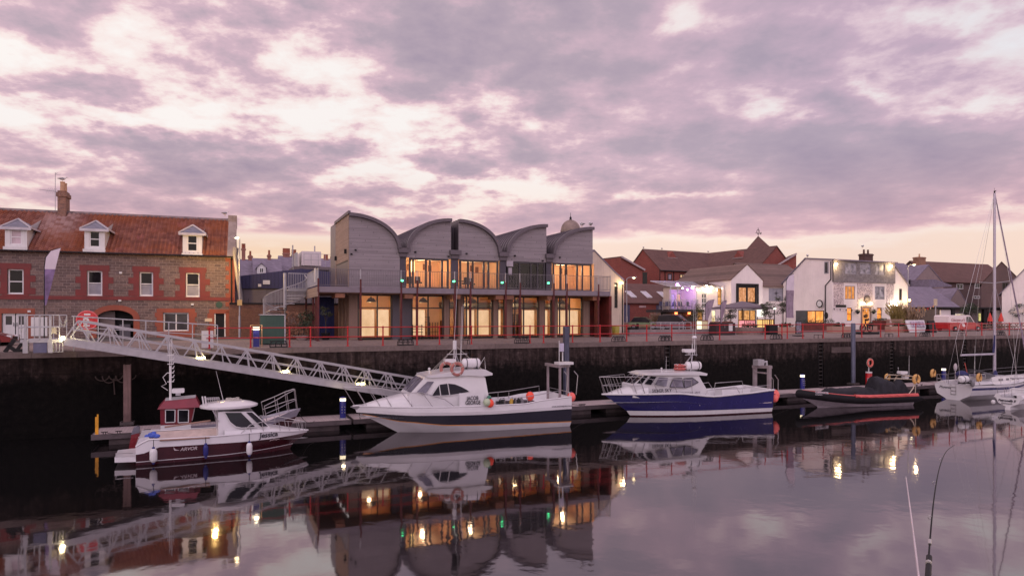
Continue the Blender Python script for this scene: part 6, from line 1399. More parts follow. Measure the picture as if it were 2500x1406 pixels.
v = 52; a,b = U(2285,v),U(2475,v); h4 = house('long_terrace','long dark rendered terrace with brown roof and small white windows at the far right',Q,a,b,v,v+11,GZ,Z(2370,688,v),Z(2370,645,v+5.5),render_d,browntile,'u',over=.4)
wins_on(h4,Q,v,[(2335,2351,693,706),(2379,2391,692,704),(2412,2424,693,702),(2377,2392,722,729),(2440,2452,690,702)],white,glassd,(2,1),.14); wins_on(h4,Q,v,[(2414,2423,720,732)],white,E('lit_window_far',(1,.6,.34),.8),(1,1),.14)
v = 44; BG = Q.sub(U(2396,v),v,-58); h5 = house('brown_gable_block','large brown roofed block behind the yacht mast',BG,0,BG.u(2496,0),0,10,GZ,BG.z(0,0,692),BG.z(BG.u(2440,0),0,640),render_d,browntile,'v',over=.3); wins_on(h5,BG,0,[(2447,2462,690,708)],frame_k,glassd,(2,1),.14)
v = 17; WH = Q.sub(U(2446,v),v,-60); h6 = house('white_house','white rendered house with grey slate roof at the right edge',WH,0,WH.u(2620,0),0,8,GZ,WH.z(0,0,713),WH.z(WH.u(2533,0),0,628),render_w,slate,'v',over=.35)
# cafe front
v = 18; a,b = U(2296,v),U(2470,v); cf = T('cafe','single storey cafe with white panels and black piers behind the red van','building',Q,(a,v,GZ)); zt = Z(2380,754,v); mb = MB(); mb.box(a,b,v+.3,v+6,GZ,zt); cf.part('wall',mb,M('cafe_wall',lin(96,84,84),.7)); mb = MB(); mb.box(a-.1,b+.1,v-.3,v+6.1,zt,zt+.22); cf.part('roof',mb,blackm)
mb = MB()
for p_ in (2324,2402,2450): mb.box(U(p_,v),U(p_+7,v),v-.05,v+.3,GZ,zt)
cf.each('pier',mb,blackm)
mb = MB(); mb.box(U(2299,v),U(2323,v),v+.1,v+.28,GZ,zt-.15); mb.box(U(2428,v),U(2449,v),v+.1,v+.28,GZ,zt-.15); cf.each('panel',mb,render_w)
window(cf,U(2331,v),U(2358,v),GZ+1.2,zt-.6,v+.2,frame_w,LIT('cafe_window',(1,.85,.55),.9,2),(3,1),.08,.06); window(cf,U(2392,v),U(2400,v),GZ+.9,zt-.5,v+.2,frame_k,LIT('cafe_window2',(.9,.95,.45),1.1,2),(1,1),.08,.06); window(cf,U(2409,v),U(2427,v),GZ+.1,zt-.3,v+.2,frame_k,glassd,(2,1),.08,.06)
# ---------------------------------------------------------------- things on the quay, right of the gallery
def G(px,py,z=GZ): return Q.uv(px,py,z)
# cars: side profile lofted across the width
tyre = M('tyre',(.015,.014,.015),.8); rimm = M('alloy_rim',(.45,.45,.47),.35,.7); chrome = M('chrome',(.6,.6,.62),.15,1.0)
def car(label,fr,z,paint,L,W,H,roof,bonnet,cat='car',estate=False,plate=None):
    """front at +x of the frame; body, glasshouse, wheels, lamps, mirrors"""
    t = T('parked_car',label,cat,fr,(0,0,z),'cars parked behind the quay'); h = L/2; b = .30; sh = H*.56
    prof = [(-h,.42),(-h+.02,sh*.72),(-h+.10,sh+.03),(-h*.45,sh+.04),(h*.28,sh+.02),(h*.62,sh-.06),(h*.93,sh-.22),(h,.55),(h-.02,.30),(-h+.05,.28)]
    def loft(p,ws):
        mb = MB(); n = len(p); rows = []
        for w,sx,lift in ws: rows += [(x*sx,w,z+zz+lift) for x,zz in p]
        fs = [(j*n+i,j*n+(i+1) % n,(j+1)*n+(i+1) % n,(j+1)*n+i) for j in range(len(ws)-1) for i in range(n)]
        mb.mesh(rows,fs+[tuple(range(n)),tuple(range(len(rows)-1,len(rows)-n-1,-1))]); return mb
    w = W/2
    t.part('body',loft(prof,[(-w+.03,.97,.0),(-w,.99,0),(-w*.8,1,.01),(0,1.01,.02),(w*.8,1,.01),(w,.99,0),(w-.03,.97,0)]),paint,smooth=40)
    g = [(-h+(.12 if estate else .35),sh+.02),(-h+(.35 if estate else .8),H-.05),(-h*.1,H),(h*.12,H-.03),(h*.58,sh)]
    cb = t.part('cabin',loft(g,[(-w*.93,1,0),(-w*.80,.94,.0),(0,.95,.02),(w*.80,.94,0),(w*.93,1,0)]),M('car_glass',(.03,.03,.035),.06,spec=.8),smooth=25)
    mb = MB(); rf = [(-h+(.36 if estate else .82),H-.045),(-h*.1,H+.004),(h*.12,H-.026)]
    mb.mesh([(x,s*w*.74,z+zz+.03) for x,zz in rf for s in (-1,1)],[(0,2,3,1),(2,4,5,3)]); 
    for s in (-1,1):
        for x0,z0,x1,z1 in ((g[0][0],g[0][1],g[1][0],g[1][1]),(g[3][0]*.94,g[3][1],g[4][0],g[4][1]),(-h*.05,H-.02,-h*.02,sh+.05)): mb.bar((x0,s*w*.88,z+z0),(x1*.97,s*w*.84,z+z1),.07,.05)
        mb.bar((g[1][0],s*w*.8,z+H-.03),(g[3][0],s*w*.8,z+H-.02),.06)
    t.part('roof',mb,paint,cb)
    for x in (-h*.60,h*.62):
        for s in (-1,1):
            mb = MB(); n = 16; y0,y1 = s*(w-.2),s*(w+.01); c = [(x+b*math.cos(2*PI*i/n),b*math.sin(2*PI*i/n)) for i in range(n)]; mb.prism([(a_,z+b+c_) for a_,c_ in c],min(y0,y1),max(y0,y1)); wl_ = t.part('wheel',mb,tyre)
            mb = MB(); mb.prism([(x+b*.64*math.cos(2*PI*i/n),z+b+b*.64*math.sin(2*PI*i/n)) for i in range(n)],y1-.01 if s > 0 else y1-.012,y1+.012 if s > 0 else y1+.01); t.part('rim',mb,rimm,wl_)
    for s in (-1,1):
        mb = MB(); mb.box(h*.9,h*1.0,s*w*.62,s*w*.94,z+sh-.30,z+sh-.15); t.part('headlight',mb,M('headlight',(.7,.7,.72),.15,spec=.9)); mb = MB(); mb.box(-h-.01,-h+.1,s*w*.68,s*w*.95,z+sh-.28,z+sh-.05); t.part('tail_light',mb,M('tail_light',(.35,.02,.02),.2)); mb = MB(); mb.box(h*.40,h*.46,s*w*.98,s*w*1.14,z+sh-.02,z+sh+.12); t.part('mirror',mb,paint)
    mb = MB(); mb.box(h-.05,h+.02,-w*.5,w*.5,z+.42,z+.58); t.part('grille',mb,blackm); return t
def gp(px,Y,deg): return at(px,Y,deg)
c1_ = car('pale green hatchback parked in front of the low red brick building',gp(1573,84,-20),GZ,M('pale_green_paint',lin(150,168,128),.25,coat=.6,var=.03),3.9,1.7,1.48,0,0)
c2_ = car('dark grey estate car with roof rails parked by the black restaurant base',gp(1652,77,-28),GZ,M('dark_grey_paint',lin(150,140,148),.25,.3,coat=.6,var=.03),4.3,1.85,1.72,0,0,estate=True)
c3_ = car('dark red car at the left end of the quay, mostly out of the picture',at(-72,36.2,22),4.30,M('dark_red_paint',lin(120,26,30),.25,coat=.6,var=.03),4.0,1.75,1.45,0,0)
mb = MB(); c2f = c2_.fr
for s in (-.7,.7): mb.bar((-1.4,s,GZ+1.8),(.4,s,GZ+1.8),.04)
c2_.part('roof_rail',mb,chrome)
# small red and white delivery van
fr = Q.sub(U(2337,8.0),8.0,0); z = GZ; vn = T('delivery_van','small old red and white delivery van with a sloping nose parked on the quay','van',fr,(0,0,z))
k = 80/((Q.w(U(2337,8),8)[1])/FPX*80)
Lh = (U(2377,7.2)-U(2297,7.2))/2; H = Z(2320,775,7.2)-Z(2320,815,7.2); w = .82
low = [(-Lh,.30),(-Lh,H*.55),(Lh*.30,H*.55),(Lh*.62,H*.55),(Lh*.97,H*.36),(Lh,.40),(Lh*.94,.24),(-Lh+.05,.24)]
hi = [(-Lh+.02,H*.55),(-Lh+.05,H*.93),(-Lh+.25,H),(Lh*.28,H),(Lh*.36,H*.95),(Lh*.62,H*.55)]
def lo_(p,ws):
    mb = MB(); n = len(p); rows = [(x,yy,z+zz) for yy,s_ in ws for x,zz in [(a*s_,b) for a,b in p]]
    mb.mesh(rows,[(j*n+i,j*n+(i+1) % n,(j+1)*n+(i+1) % n,(j+1)*n+i) for j in range(len(ws)-1) for i in range(n)]+[tuple(range(n)),tuple(range(len(rows)-1,len(rows)-n-1,-1))]); return mb
vred = M('van_red',lin(176,34,40),.3,coat=.4,var=.05); vwh = M('van_white',lin(226,212,212),.3,coat=.4,var=.04)
vn.part('body',lo_(low,[(-w,.98),(-w*.9,1),(w*.9,1),(w,.98)]),vred); up_ = vn.part('upper_body',lo_(hi,[(-w*.97,.99),(-w*.85,1),(w*.85,1),(w*.97,.99)]),vwh)
mb = MB(); mb.mesh([(Lh*.10,-w-.01,z+H*.56),(Lh*.54,-w-.01,z+H*.56),(Lh*.34,-w*.97-.01,z+H*.9),(Lh*.10,-w*.97-.01,z+H*.9)],[(0,1,2,3)]); vn.part('side_window',mb,glassg,up_)
mb = MB(); mb.mesh([(Lh*.64,-w*.8,z+H*.56),(Lh*.64,w*.8,z+H*.56),(Lh*.385,w*.75,z+H*.94),(Lh*.385,-w*.75,z+H*.94)],[(0,1,2,3)]); vn.part('windscreen',mb,glassd,up_)
for x in (-Lh*.62,Lh*.78):
    for s in (-1,1):
        mb = MB(); mb.prism([(x+.27*math.cos(2*PI*i/14),z+.27+.27*math.sin(2*PI*i/14)) for i in range(14)],s*w-.1,s*w+.08); wl_ = vn.part('wheel',mb,tyre); mb = MB(); mb.prism([(x+.15*math.cos(2*PI*i/12),z+.27+.15*math.sin(2*PI*i/12)) for i in range(12)],s*w+(.085 if s > 0 else -.115),s*w+(.11 if s > 0 else -.09)); vn.part('hub',mb,rimm,wl_)
mb = MB(); mb.mesh([(-.12*Lh,-w-.012,z+H*.28),(0.05*Lh,-w-.012,z+H*.28),(-.08*Lh,-w-.012,z+H*.53),(-.25*Lh,-w-.012,z+H*.53)],[(0,1,2,3)]); vn.part('stripe',mb,vwh)
for s in (-1,1): mb = MB(); mb.ball((Lh*.97,s*w*.7,z+H*.34),.12,8,(.6,1,1)); vn.part('headlight',mb,M('headlight',(.7,.7,.7),.15))
lettering(vn,'lettering',"Giacopazzi's",.5,-Lh*.86,-w*.97-.016,z+H*.62,M('script_red',lin(160,90,96),.5),up_,shear=.35,fit=Lh*.85)
# telephone box
v = 15.5; u = U(1500,v); zt = Z(1500,749,v); tb_ = T('telephone_box','red telephone box half hidden by the rust red wall of the gallery','telephone box',Q,(u,v,GZ)); hb = .47; mb = MB()
mb.box(u-hb,u+hb,v-hb,v+hb,GZ,GZ+.18); [mb.box(u+sx*hb-(.06 if sx > 0 else -.0),u+sx*hb+(0 if sx > 0 else .06),v+sy*hb-(.06 if sy > 0 else 0),v+sy*hb+(0 if sy > 0 else .06),GZ+.18,zt-.3) for sx in (-1,1) for sy in (-1,1)]; mb.box(u-hb-.02,u+hb+.02,v-hb-.02,v+hb+.02,zt-.45,zt-.12); mb.lathe([(hb*1.3,zt-.12),(hb*1.05,zt-.03),(.1,zt)],u,v,16); tb_.part('frame',mb,redp)
mb = MB()
for kx in (-.16,.16): mb.box(u+kx-.015,u+kx+.015,v-hb,v-hb+.03,GZ+.18,zt-.45)
for i in range(1,7): zz = GZ+.18+i*.27; mb.box(u-hb+.06,u+hb-.06,v-hb+.003,v-hb+.027,zz-.012,zz+.012)
dr = tb_.part('door',mb,redp); mb = MB(); mb.box(u-.28,u+.28,v-hb-.03,v-hb-.022,zt-.38,zt-.2); tb_.part('sign',mb,E('phone_sign_glow',(1,.9,.8),.7)); g = MB(); g.face([(u-hb+.06,v+.2,GZ+.2),(u+hb-.06,v+.2,GZ+.2),(u+hb-.06,v+.2,zt-.45),(u-hb+.06,v+.2,zt-.45)]); tb_.part('lit_interior',g,E('phone_glow',(1.0,.45,.32),.55))
v = 14.5; a,b = U(1508,v),U(1517,v); mb = MB(); mb.box(a,b,v,v+.08,GZ+1.2,Z(1512,754,v)); [mb.bar((x,v+.04,GZ),(x,v+.04,GZ+1.2),.06) for x in (a+.1,b-.1)]; one('notice_board','white notice board on legs beside the red telephone box','notice board',Q,(a,v,GZ),mb,white)
v = 13; a,b = U(1496,v),U(1532,v); mb = MB(); mb.box(a,b,v,v+.9,GZ+.95,GZ+1.02); [mb.bar((x,y,GZ),(x,y,GZ+.95),.05) for x in (a+.1,b-.1) for y in (v+.1,v+.8)]; one('trestle_table','pale trestle table standing by the rust red wall','table',Q,(a,v,GZ),mb,M('pale_timber',lin(176,152,140),.7))
v = 12.6; a,b = U(1515,v),U(1535,v); mb = MB(); mb.box(a,b,v,v+.6,GZ,GZ+1.0); one('crate','tall brown timber crate under the end of the pale trestle table','crate',Q,(a,v,GZ),mb,ROWS('crate_boards',lin(140,104,90),.14,axis=2,var=.25))
v = 10; u = U(1503,v); mb = MB(); mb.lathe([(.3,GZ),(.34,GZ+.75),(.3,GZ+.8)],u,v,12); one('barrel','yellow plastic barrel at the foot of the rust red wall','barrel',Q,(u,v,GZ),mb,M('yellow_green_plastic',lin(172,158,60),.5,var=.1),smooth=50)
v = 9.5; a,b = U(1539,v),U(1553,v); mb = MB(); mb.box(a,b,v,v+.5,GZ,GZ+.62); mb.box(b+.12,b+.28,v,v+.16,GZ,GZ+.95); one('planter_box','small black planter box with a short post on the open paving','planter',Q,(a,v,GZ),mb,blackm)
# low grey wall and steel barrier
v = 6.2; mb = MB(); mb.box(U(1537,v),U(1772,v),v,v+.35,GZ-.05,GZ+.5); lw = one('low_wall','low grey stone kerb wall on the open quay','wall',Q,(U(1537,v),v,GZ),mb,concrete('low_wall_stone',lin(150,136,136),stain=.45))
v = 10.5; mb = MB(); us = [U(p_,v) for p_ in (1589,1613,1636,1658,1668,1687)]; zt = Z(1640,787,v)
for x in us: mb.bar((x,v,GZ),(x,v,zt),.07)
for h in (zt,zt-.42): mb.bar((us[0],v,h),(us[-1],v,h),.06)
one('guard_rail','pale galvanised barrier rail in front of the parked estate car','rail',Q,(us[0],v,GZ),mb,galv)
# street lamps and signs
street_lamp('slim street lamp between the cream gable house and the red brick building',1530,16,677,.55,True,0); street_lamp('tall lit street lamp at the right corner of the white pub',2217,15,646,.55,True,60)
v = 11; u = U(2284,v); sp_ = T('sign_post','pale post with a double faced board at its head beside the red van','sign',Q,(u,v,GZ)); zt = Z(2284,730,v); mb = MB(); mb.tube([(u,v,GZ),(u,v,zt)],.06,8); sp_.part('post',mb,galv); mb = MB(); mb.box(u-.16,u-.02,v-.1,v+.1,zt-.75,zt); mb.box(u+.02,u+.16,v-.1,v+.1,zt-.75,zt); sp_.part('board',mb,M('cream_sign',(.6,.5,.35),.5))
# feather flags
def feather(label,px,v,ytop,ybase,wpx,body,top,z0=GZ,taper=True):
    u = U(px,v); zt = Z(px,ytop,v); zb = Z(px,ybase,v); wd_ = abs(U(px+wpx,v)-u); s = 1 if wpx > 0 else -1
    t = T('feather_flag',label,'flag',Q,(u,v,z0),'feather flags on the quay'); Hh = zt-zb; pole = []
    for i in range(15):
        f = i/14; x = u if f < .8 else u+s*wd_*((f-.8)/.2)**2; pole.append((x,v,z0+(zt-z0)*(f if f < .8 else .8+.2*math.sin((f-.8)/.2*PI/2)**.9)))
    mb = MB(); mb.tube(pole,.035,6,.02); t.part('pole',mb,blackm)
    mb = MB(); n = 16; L_ = []; R_ = []
    def px_at(zz):
        for a,b in zip(pole,pole[1:]):
            if a[2] <= zz <= b[2]: return a[0]+(b[0]-a[0])*(zz-a[2])/max(1e-6,b[2]-a[2])
        return pole[-1][0]
    for i in range(n+1):
        f = i/n; zz = zb+Hh*f; x0 = px_at(zz); x1 = u+s*wd_*((.12+.9*f if f < .6 else .66+.34*(f-.6)/.4) if taper else 1.0); x1 = max(x1,x0+.02) if s > 0 else x1
        L_.append((x0,v,zz)); R_.append((x1,v+.05*math.sin(f*6),zz))
    for i in range(n):
        mb.mat(1 if i/n > .62 else 0); mb.face([L_[i],R_[i],R_[i+1],L_[i+1]])
    t.part('banner',mb,[body,top]); mb = MB(); mb.box(u-.3,u+.3,v-.3,v+.3,z0,z0+.05); t.part('base',mb,blackm); return t
purp = M('purple_banner',lin(130,108,146),.7,var=.3,scale=2); pale = M('pale_banner',lin(212,200,210),.7,var=.05); lil = M('lilac_banner',lin(150,132,148),.7,var=.2,scale=2)
feather('tall feather flag, white above and purple below, in front of the stone building',108,10.5,604,745,40,purp,pale)
feather('short lilac feather flag curving left of the grey parasol',1722,16,731,795,22,lil,lil); feather('short lilac feather flag standing under the left edge of the grey parasol',1759,17,733,795,15,lil,lil)
feather('tall grey feather flag on a black curved pole left of the white pub',1919,9,668,776,19,lil,pale,taper=False)
# grey parasol
v = 20; u = U(1812,v); zt = Z(1812,735,v); ze = Z(1812,751,v); hwid = (U(1858,v)-U(1752,v))/2; ps = T('parasol','large square grey parasol over the restaurant garden','parasol',Q,(u,v,GZ)); mb = MB(); cs = [(u-hwid,v-hwid*.5,ze),(u,v-hwid*.7,ze+.08),(u+hwid,v-hwid*.5,ze),(u+hwid*1.0,v+hwid*.5,ze),(u,v+hwid*.7,ze+.08),(u-hwid,v+hwid*.5,ze)]
for a,b in zip(cs,cs[1:]+cs[:1]): mb.face([a,b,(u,v,zt)]); mb.face([(a[0],a[1],a[2]-.18),(b[0],b[1],b[2]-.18),b,a])
ps.part('canopy',mb,M('parasol_grey',lin(112,100,108),.8,var=.06)); mb = MB(); mb.tube([(u,v,GZ),(u,v,zt)],.07,8); ps.part('pole',mb,blackm)
# planters, trees and glowing boxes of the garden
v = 17
tree('olive_tree','tall bushy olive tree in a terracotta pot at the foot of the grey feather flag',Q,U(1912,12),12,GZ,2.9,.8,olive,900,.4,(.42,.7),.08,9,seed=11,potm=M('terracotta',lin(158,84,70),.8,var=.15))
for i,(px,v_,h,r,lb,lf) in enumerate(((1880,15,2.6,1.2,'spreading grey-green olive tree right of the glowing garden boxes',olive),(1785,19,2.4,.8,'leafy olive tree under the middle of the grey parasol',olive),(1706,22,2.6,.9,'yellow lit shrub beside the black restaurant base',yelgreen),(1868,18,2.9,.6,'thin olive sapling beside the white light box',olive))): tree('olive_tree',lb,Q,U(px,v_),v_,GZ,h,r,lf,700,.35,(.4,.55),.08,8,seed=20+i,potm=M('planter_brown',lin(96,54,48),.7))
def grass(label,px,v_,h,r,n,leaf=None,seed=1,z0=GZ):
    rnd = random.Random(seed); mb = MB(); u_ = U(px,v_)
    for _ in range(n):
        a = rnd.random()*2*PI; d = r*rnd.random()*.4; l = h*rnd.uniform(.6,1.05); o = r*rnd.uniform(.3,1); x,y = u_+d*math.cos(a),v_+d*math.sin(a); tx,ty = u_+(d+o)*math.cos(a),v_+(d+o)*math.sin(a); w_ = .03
        mb.mesh([(x-w_,y,z0),(x+w_,y,z0),((x+tx)/2+w_,(y+ty)/2,z0+l*.75),((x+tx)/2-w_,(y+ty)/2,z0+l*.75),(tx+.03,ty,z0+l),(tx-.03,ty,z0+l*.97)],[(0,1,2,3),(3,2,4,5)])
        if n < 200: mb.mesh([(tx-.07,ty,z0+l*.85),(tx+.07,ty,z0+l*.9),(tx,ty,z0+l*1.12)],[(0,1,2)])
    one('ornamental_grass',label,'plant',Q,(u_,v_,z0),mb,leaf or strawm,kind='thing')
grass('clump of pale pampas grass between the two parked cars',1607,34,2.0,.9,130,seed=4); grass('clump of lit yellow grass at the right corner of the pub',2193,15.5,3.2,1.2,260,leafmat('lamplit_tint_leaf',(.34,.26,.09)),6); grass('pale ornamental grass behind the pub corner planter',2222,15,2.6,1.2,150,seed=8)  # pub corner clump: lamplight is put into its yellow leaf colour
boxm = M('rust_planter',lin(112,56,48),.75,.1,var=.25,scale=2)
def hedgebox(label,pa,pb_,v_,h,hh,seed,leaf=None):
    a,b = U(pa,v_),U(pb_,v_); t = T('planter',label,'planter',Q,((a+b)/2,v_,GZ)); mb = MB(); mb.box(a,b,v_,v_+.6,GZ,GZ+h); t.part('box',mb,boxm); rnd = random.Random(seed); n = max(3,int((b-a)/.4)); t.part('foliage',leaves(MB(),[(a+(b-a)*(i+.5)/n,v_+.3,GZ+h+hh*.4,(b-a)/n*.7,.32,hh*rnd.uniform(.5,.9)) for i in range(n)],int(150*(b-a)),.07,rnd),leaf or dkgreen); return t
hedgebox('rust brown planter with a dark hedge in front of the black restaurant base',1683,1718,18,1.05,.5,1); hedgebox('rust brown planter with a dark hedge left of the short feather flag',1742,1790,19,1.0,.6,2); hedgebox('long rust planter with dark leaves under the glowing side window of the pub',1962,2042,PV-1.6,.8,.45,3); hedgebox('rust planter with low leaves right of the pub door',2140,2172,PV-2.5,1.1,.3,4)
def litbox(label,pa,pb_,v_,ya,col,st):
    a,b = U(pa,v_),U(pb_,v_); z1 = Z((pa+pb_)/2,ya,v_); t = T('light_box',label,'light box',Q,((a+b)/2,v_,GZ)); mb = MB(); mb.box(a,b,v_,v_+.8,GZ+.1,z1); t.part('panel',mb,E('glow_'+label.split()[0],col,st)); mb = MB()
    for i in range(6): x = a+(b-a)*i/5; mb.bar((x,v_-.02,GZ),(x,v_-.02,z1+.03),.06)
    mb.box(a-.05,b+.05,v_-.06,v_+.86,z1+.003,z1+.1); t.part('frame',mb,boxm); lamp_in(t,'box_light',(a+b)/2,v_-.6,(GZ+z1)/2,12,col,.2)
litbox('pink glowing slatted box planter in the restaurant garden',1818,1843,16,783,(1.0,.35,.38),1.1); litbox('amber glowing slatted box planter in the restaurant garden',1862,1888,16,781,(1.0,.62,.22),1.1); litbox('white glowing cube on the ground below the short feather flag',1714,1727,15,784,(1.0,.9,.6),1.6)
v = 24.5; mb = MB(); a,b = U(1850,v),U(1895,v); mb.box(a,b,v,v+.1,Z(1872,755,v),Z(1872,750,v)); lb_ = T('shop_sign','white backlit strip sign glowing beside the white gable house','sign',Q,(a,v,GZ)); lb_.part('strip',mb,E('strip_glow',(1,.97,.85),3.2)); mb = MB(); mb.box(a,U(1864,v),v,v+.1,Z(1872,773,v),Z(1872,756,v)); lb_.part('panel',mb,E('panel_glow',(1,.95,.8),1.6)); lamp_in(lb_,'sign_light',(a+b)/2,v-.8,Z(1872,753,v),60,(1,.93,.75),.3); mb = MB(); mb.bar((a+.1,v+.2,GZ),(a+.1,v+.2,Z(1872,750,v)),.08); mb.bar((b-.1,v+.2,GZ),(b-.1,v+.2,Z(1872,750,v)),.08); lb_.part('post',mb,blackm)
# bins, boards, sculpture
v = 5.2; a,b = U(1748.5,v),U(1795,v); bs = T('bin_store','dark boarded bin store with a white notice on the quay','bin store',Q,((a+b)/2,v,GZ)); mb = MB(); mb.box(a,b,v,v+.9,GZ,GZ+1.02); bs.part('body',mb,ROWS('dark_boards',lin(54,42,44),.12,axis=0,run=(2,2),var=.2)); mb = MB(); mb.box(U(1779,v),U(1788,v),v-.03,v-.004,GZ+.35,GZ+.92); bs.part('notice',mb,white); mb = MB(); mb.bar((U(1769,v),v-.03,GZ+.6),(U(1769,v),v-.03,GZ+.9),.03); bs.part('handle',mb,steel)
v = 5.0; a,b = U(1828,v),U(1882,v); pl_ = T('planter','low round stone planter with a small palm-like plant on the quay','planter',Q,((a+b)/2,v,GZ)); mb = MB(); um = (a+b)/2; r = (b-a)/2; mb.lathe([(r*.92,GZ),(r,GZ+.45),(r,GZ+.62),(r*.9,GZ+.62),(r*.9,GZ+.5)],um,v+r,20); pl_.part('bowl',mb,concrete('round_planter_stone',lin(160,136,130))); mb = MB(); rnd = random.Random(9); leaves(mb,[(um,v+r,GZ+.75,r*.6,r*.6,.25)],160,.12,rnd); pl_.part('foliage',mb,dkgreen)
v = 4.6; a,b = U(1879,v),U(1899,v); mb = MB(); mb.box(a,b,v,v+.6,GZ,GZ+.85); one('black_planter','square black planter box below the amber glowing box','planter',Q,(a,v,GZ),mb,blackm)
v = 2.6; a,b = U(1943,v),U(1957,v); ab = T('chalkboard','tall dark chalkboard stand on the quay edge below the grey feather flag','sign',Q,((a+b)/2,v,GZ)); z0_ = 4.33; mb = MB(); mb.box(a,b,v,v+.06,z0_+.18,z0_+1.25); mb.box(a-.1,b+.1,v-.2,v+.3,z0_,z0_+.08); ab.part('frame',mb,blackm); mb = MB(); mb.box(a+.06,b-.06,v-.02,v-.004,z0_+.25,z0_+1.18); ab.part('poster',mb,M('board_poster',lin(120,116,128),.5,var=.8,scale=6))
for i,(pa,pb_,v_,lb) in enumerate(((1898,1950,6.5,'long pale timber planter left of the chalkboard stand'),(2033,2078,7.0,'pale timber planter with spiky leaves left of the tall pile top'),(2124,2142,7.0,'short pale timber planter behind the wheeled sculpture'),(2176,2230,6.0,'long pale timber planter with a slatted back in front of the pub corner'))):
    a,b = U(pa,v_),U(pb_,v_); t = T('timber_planter',lb,'planter',Q,((a+b)/2,v_,GZ),'timber planters along the quay'); mb = MB(); mb.box(a,b,v_,v_+.7,GZ,GZ+.62); t.part('box',mb,ROWS('planter_boards',lin(176,140,124),.15,axis=2,var=.2)); rnd = random.Random(40+i); t.part('foliage',leaves(MB(),[((a+b)/2,v_+.35,GZ+.75,(b-a)*.35,.3,.25)],180,.12,rnd),dkgreen)
    if i == 3: mb = MB(); [mb.box(a+.3,b-.5,v_+.72,v_+.78,GZ+.7+.16*k,GZ+.8+.16*k) for k in range(4)]; t.part('slatted_back',mb,MATS['planter_boards'])
v = 3.6; u = U(2115,v); z = 4.37; sc = T('sculpture','black cart wheel sculpture with flower basket standing on a dark plinth','sculpture',Q,(u,v,z)); mb = MB(); mb.box(U(2092,v),U(2139,v),v-.35,v+.35,z,z+.2); sc.part('plinth',mb,blackm)
for x in (-.36,.36):
    mb = MB(); ring(mb,(u+x*1.25,v,z+.56),.34,.045,'y',18)
    for k in range(6): a = k*PI/3; mb.bar((u+x*1.25,v,z+.56),(u+x*1.25+.33*math.cos(a),v,z+.56+.33*math.sin(a)),.025)
    sc.part('wheel',mb,blackm)
mb = MB(); mb.tube([(u-.45,v,z+.56),(u-.1,v,z+1.0),(u+.2,v,z+.6),(u+.45,v,z+.56)],.05,6); mb.tube([(u-.1,v,z+1.0),(u-.15,v,z+1.35),(u+.15,v,z+1.25),(u+.3,v,z+1.4)],.06,6); sc.part('frame',mb,blackm); mb = MB(); leaves(mb,[(u-.12,v,z+1.62,.2,.2,.18),(u+.15,v,z+1.3,.22,.15,.1)],200,.07,random.Random(3)); sc.part('flowers',mb,M('dark_flowers',(.03,.02,.025),.7,var=.5)); mb = MB(); leaves(mb,[(u-.4,v,z+.7,.15,.1,.1),(u+.45,v,z+.65,.15,.1,.1)],60,.06,random.Random(5)); sc.part('red_flowers',mb,M('red_flowers',lin(190,40,60),.7))
v = 5.2; a,b = U(2222,v),U(2266,v); z0_ = GZ; pbd = T('picture_board','white sloping display board with pictures beside the black sandwich board','display board',Q,((a+b)/2,v,GZ)); mb = MB(); mb.mesh([(a,v,z0_+.05),(b-.15,v,z0_+.05),(b+.12,v+.5,z0_+1.2),(a,v+.5,z0_+1.2),(a,v+.08,z0_+.02),(b-.15,v+.08,z0_+.02),(b+.12,v+.58,z0_+1.17),(a,v+.58,z0_+1.17)],[(0,1,2,3),(7,6,5,4),(0,4,5,1),(1,5,6,2),(2,6,7,3),(3,7,4,0)]); pbd.part('board',mb,white); mb = MB(); mb.mesh([(a+.5,v+.17,z0_+.5),(b-.2,v+.17,z0_+.5),(b-.08,v+.42,z0_+1.08),(a+.5,v+.42,z0_+1.08)],[(0,1,2,3)]); mb.v = [(x,y-.02,z_+.01) for x,y,z_ in mb.v]; pbd.part('picture',mb,M('seascape_print',lin(176,160,176),.5,var=.45,scale=3))
v = 4.4; a,b = U(2265,v),U(2281,v); mb = MB(); mb.prismx([(v-.25,GZ),(v-.2,GZ),(v+.02,GZ+1.15),(v-.03,GZ+1.15)],a,b); mb.prismx([(v+.25,GZ),(v+.3,GZ),(v+.07,GZ+1.15),(v+.02,GZ+1.145)],a,b); one('sandwich_board','black sandwich board standing between the picture board and the red van','sign',Q,((a+b)/2,v,GZ),mb,blackm)
# hanging baskets on the pub
for px,lb in ((2094,'hanging flower basket left of the pub door'),(2133,'hanging flower basket right of the pub door')):
    v = PV-.4; x,z = U(px,v),Z(px,764,v); t = T('hanging_basket',lb,'basket',Q,(x,v,z),'hanging baskets on the pub'); mb = MB(); mb.bar((x,PV,z+.75),(x,v,z+.75),.03); mb.bar((x,v,z+.75),(x,v,z+.2),.02); mb.lathe([(.06,z-.12),(.24,z+.1),(.26,z+.12)],x,v,10); t.part('bowl',mb,blackm); t.part('flowers',leaves(MB(),[(x,v,z+.2,.32,.3,.2)],200,.07,random.Random(int(px))),dkgreen)
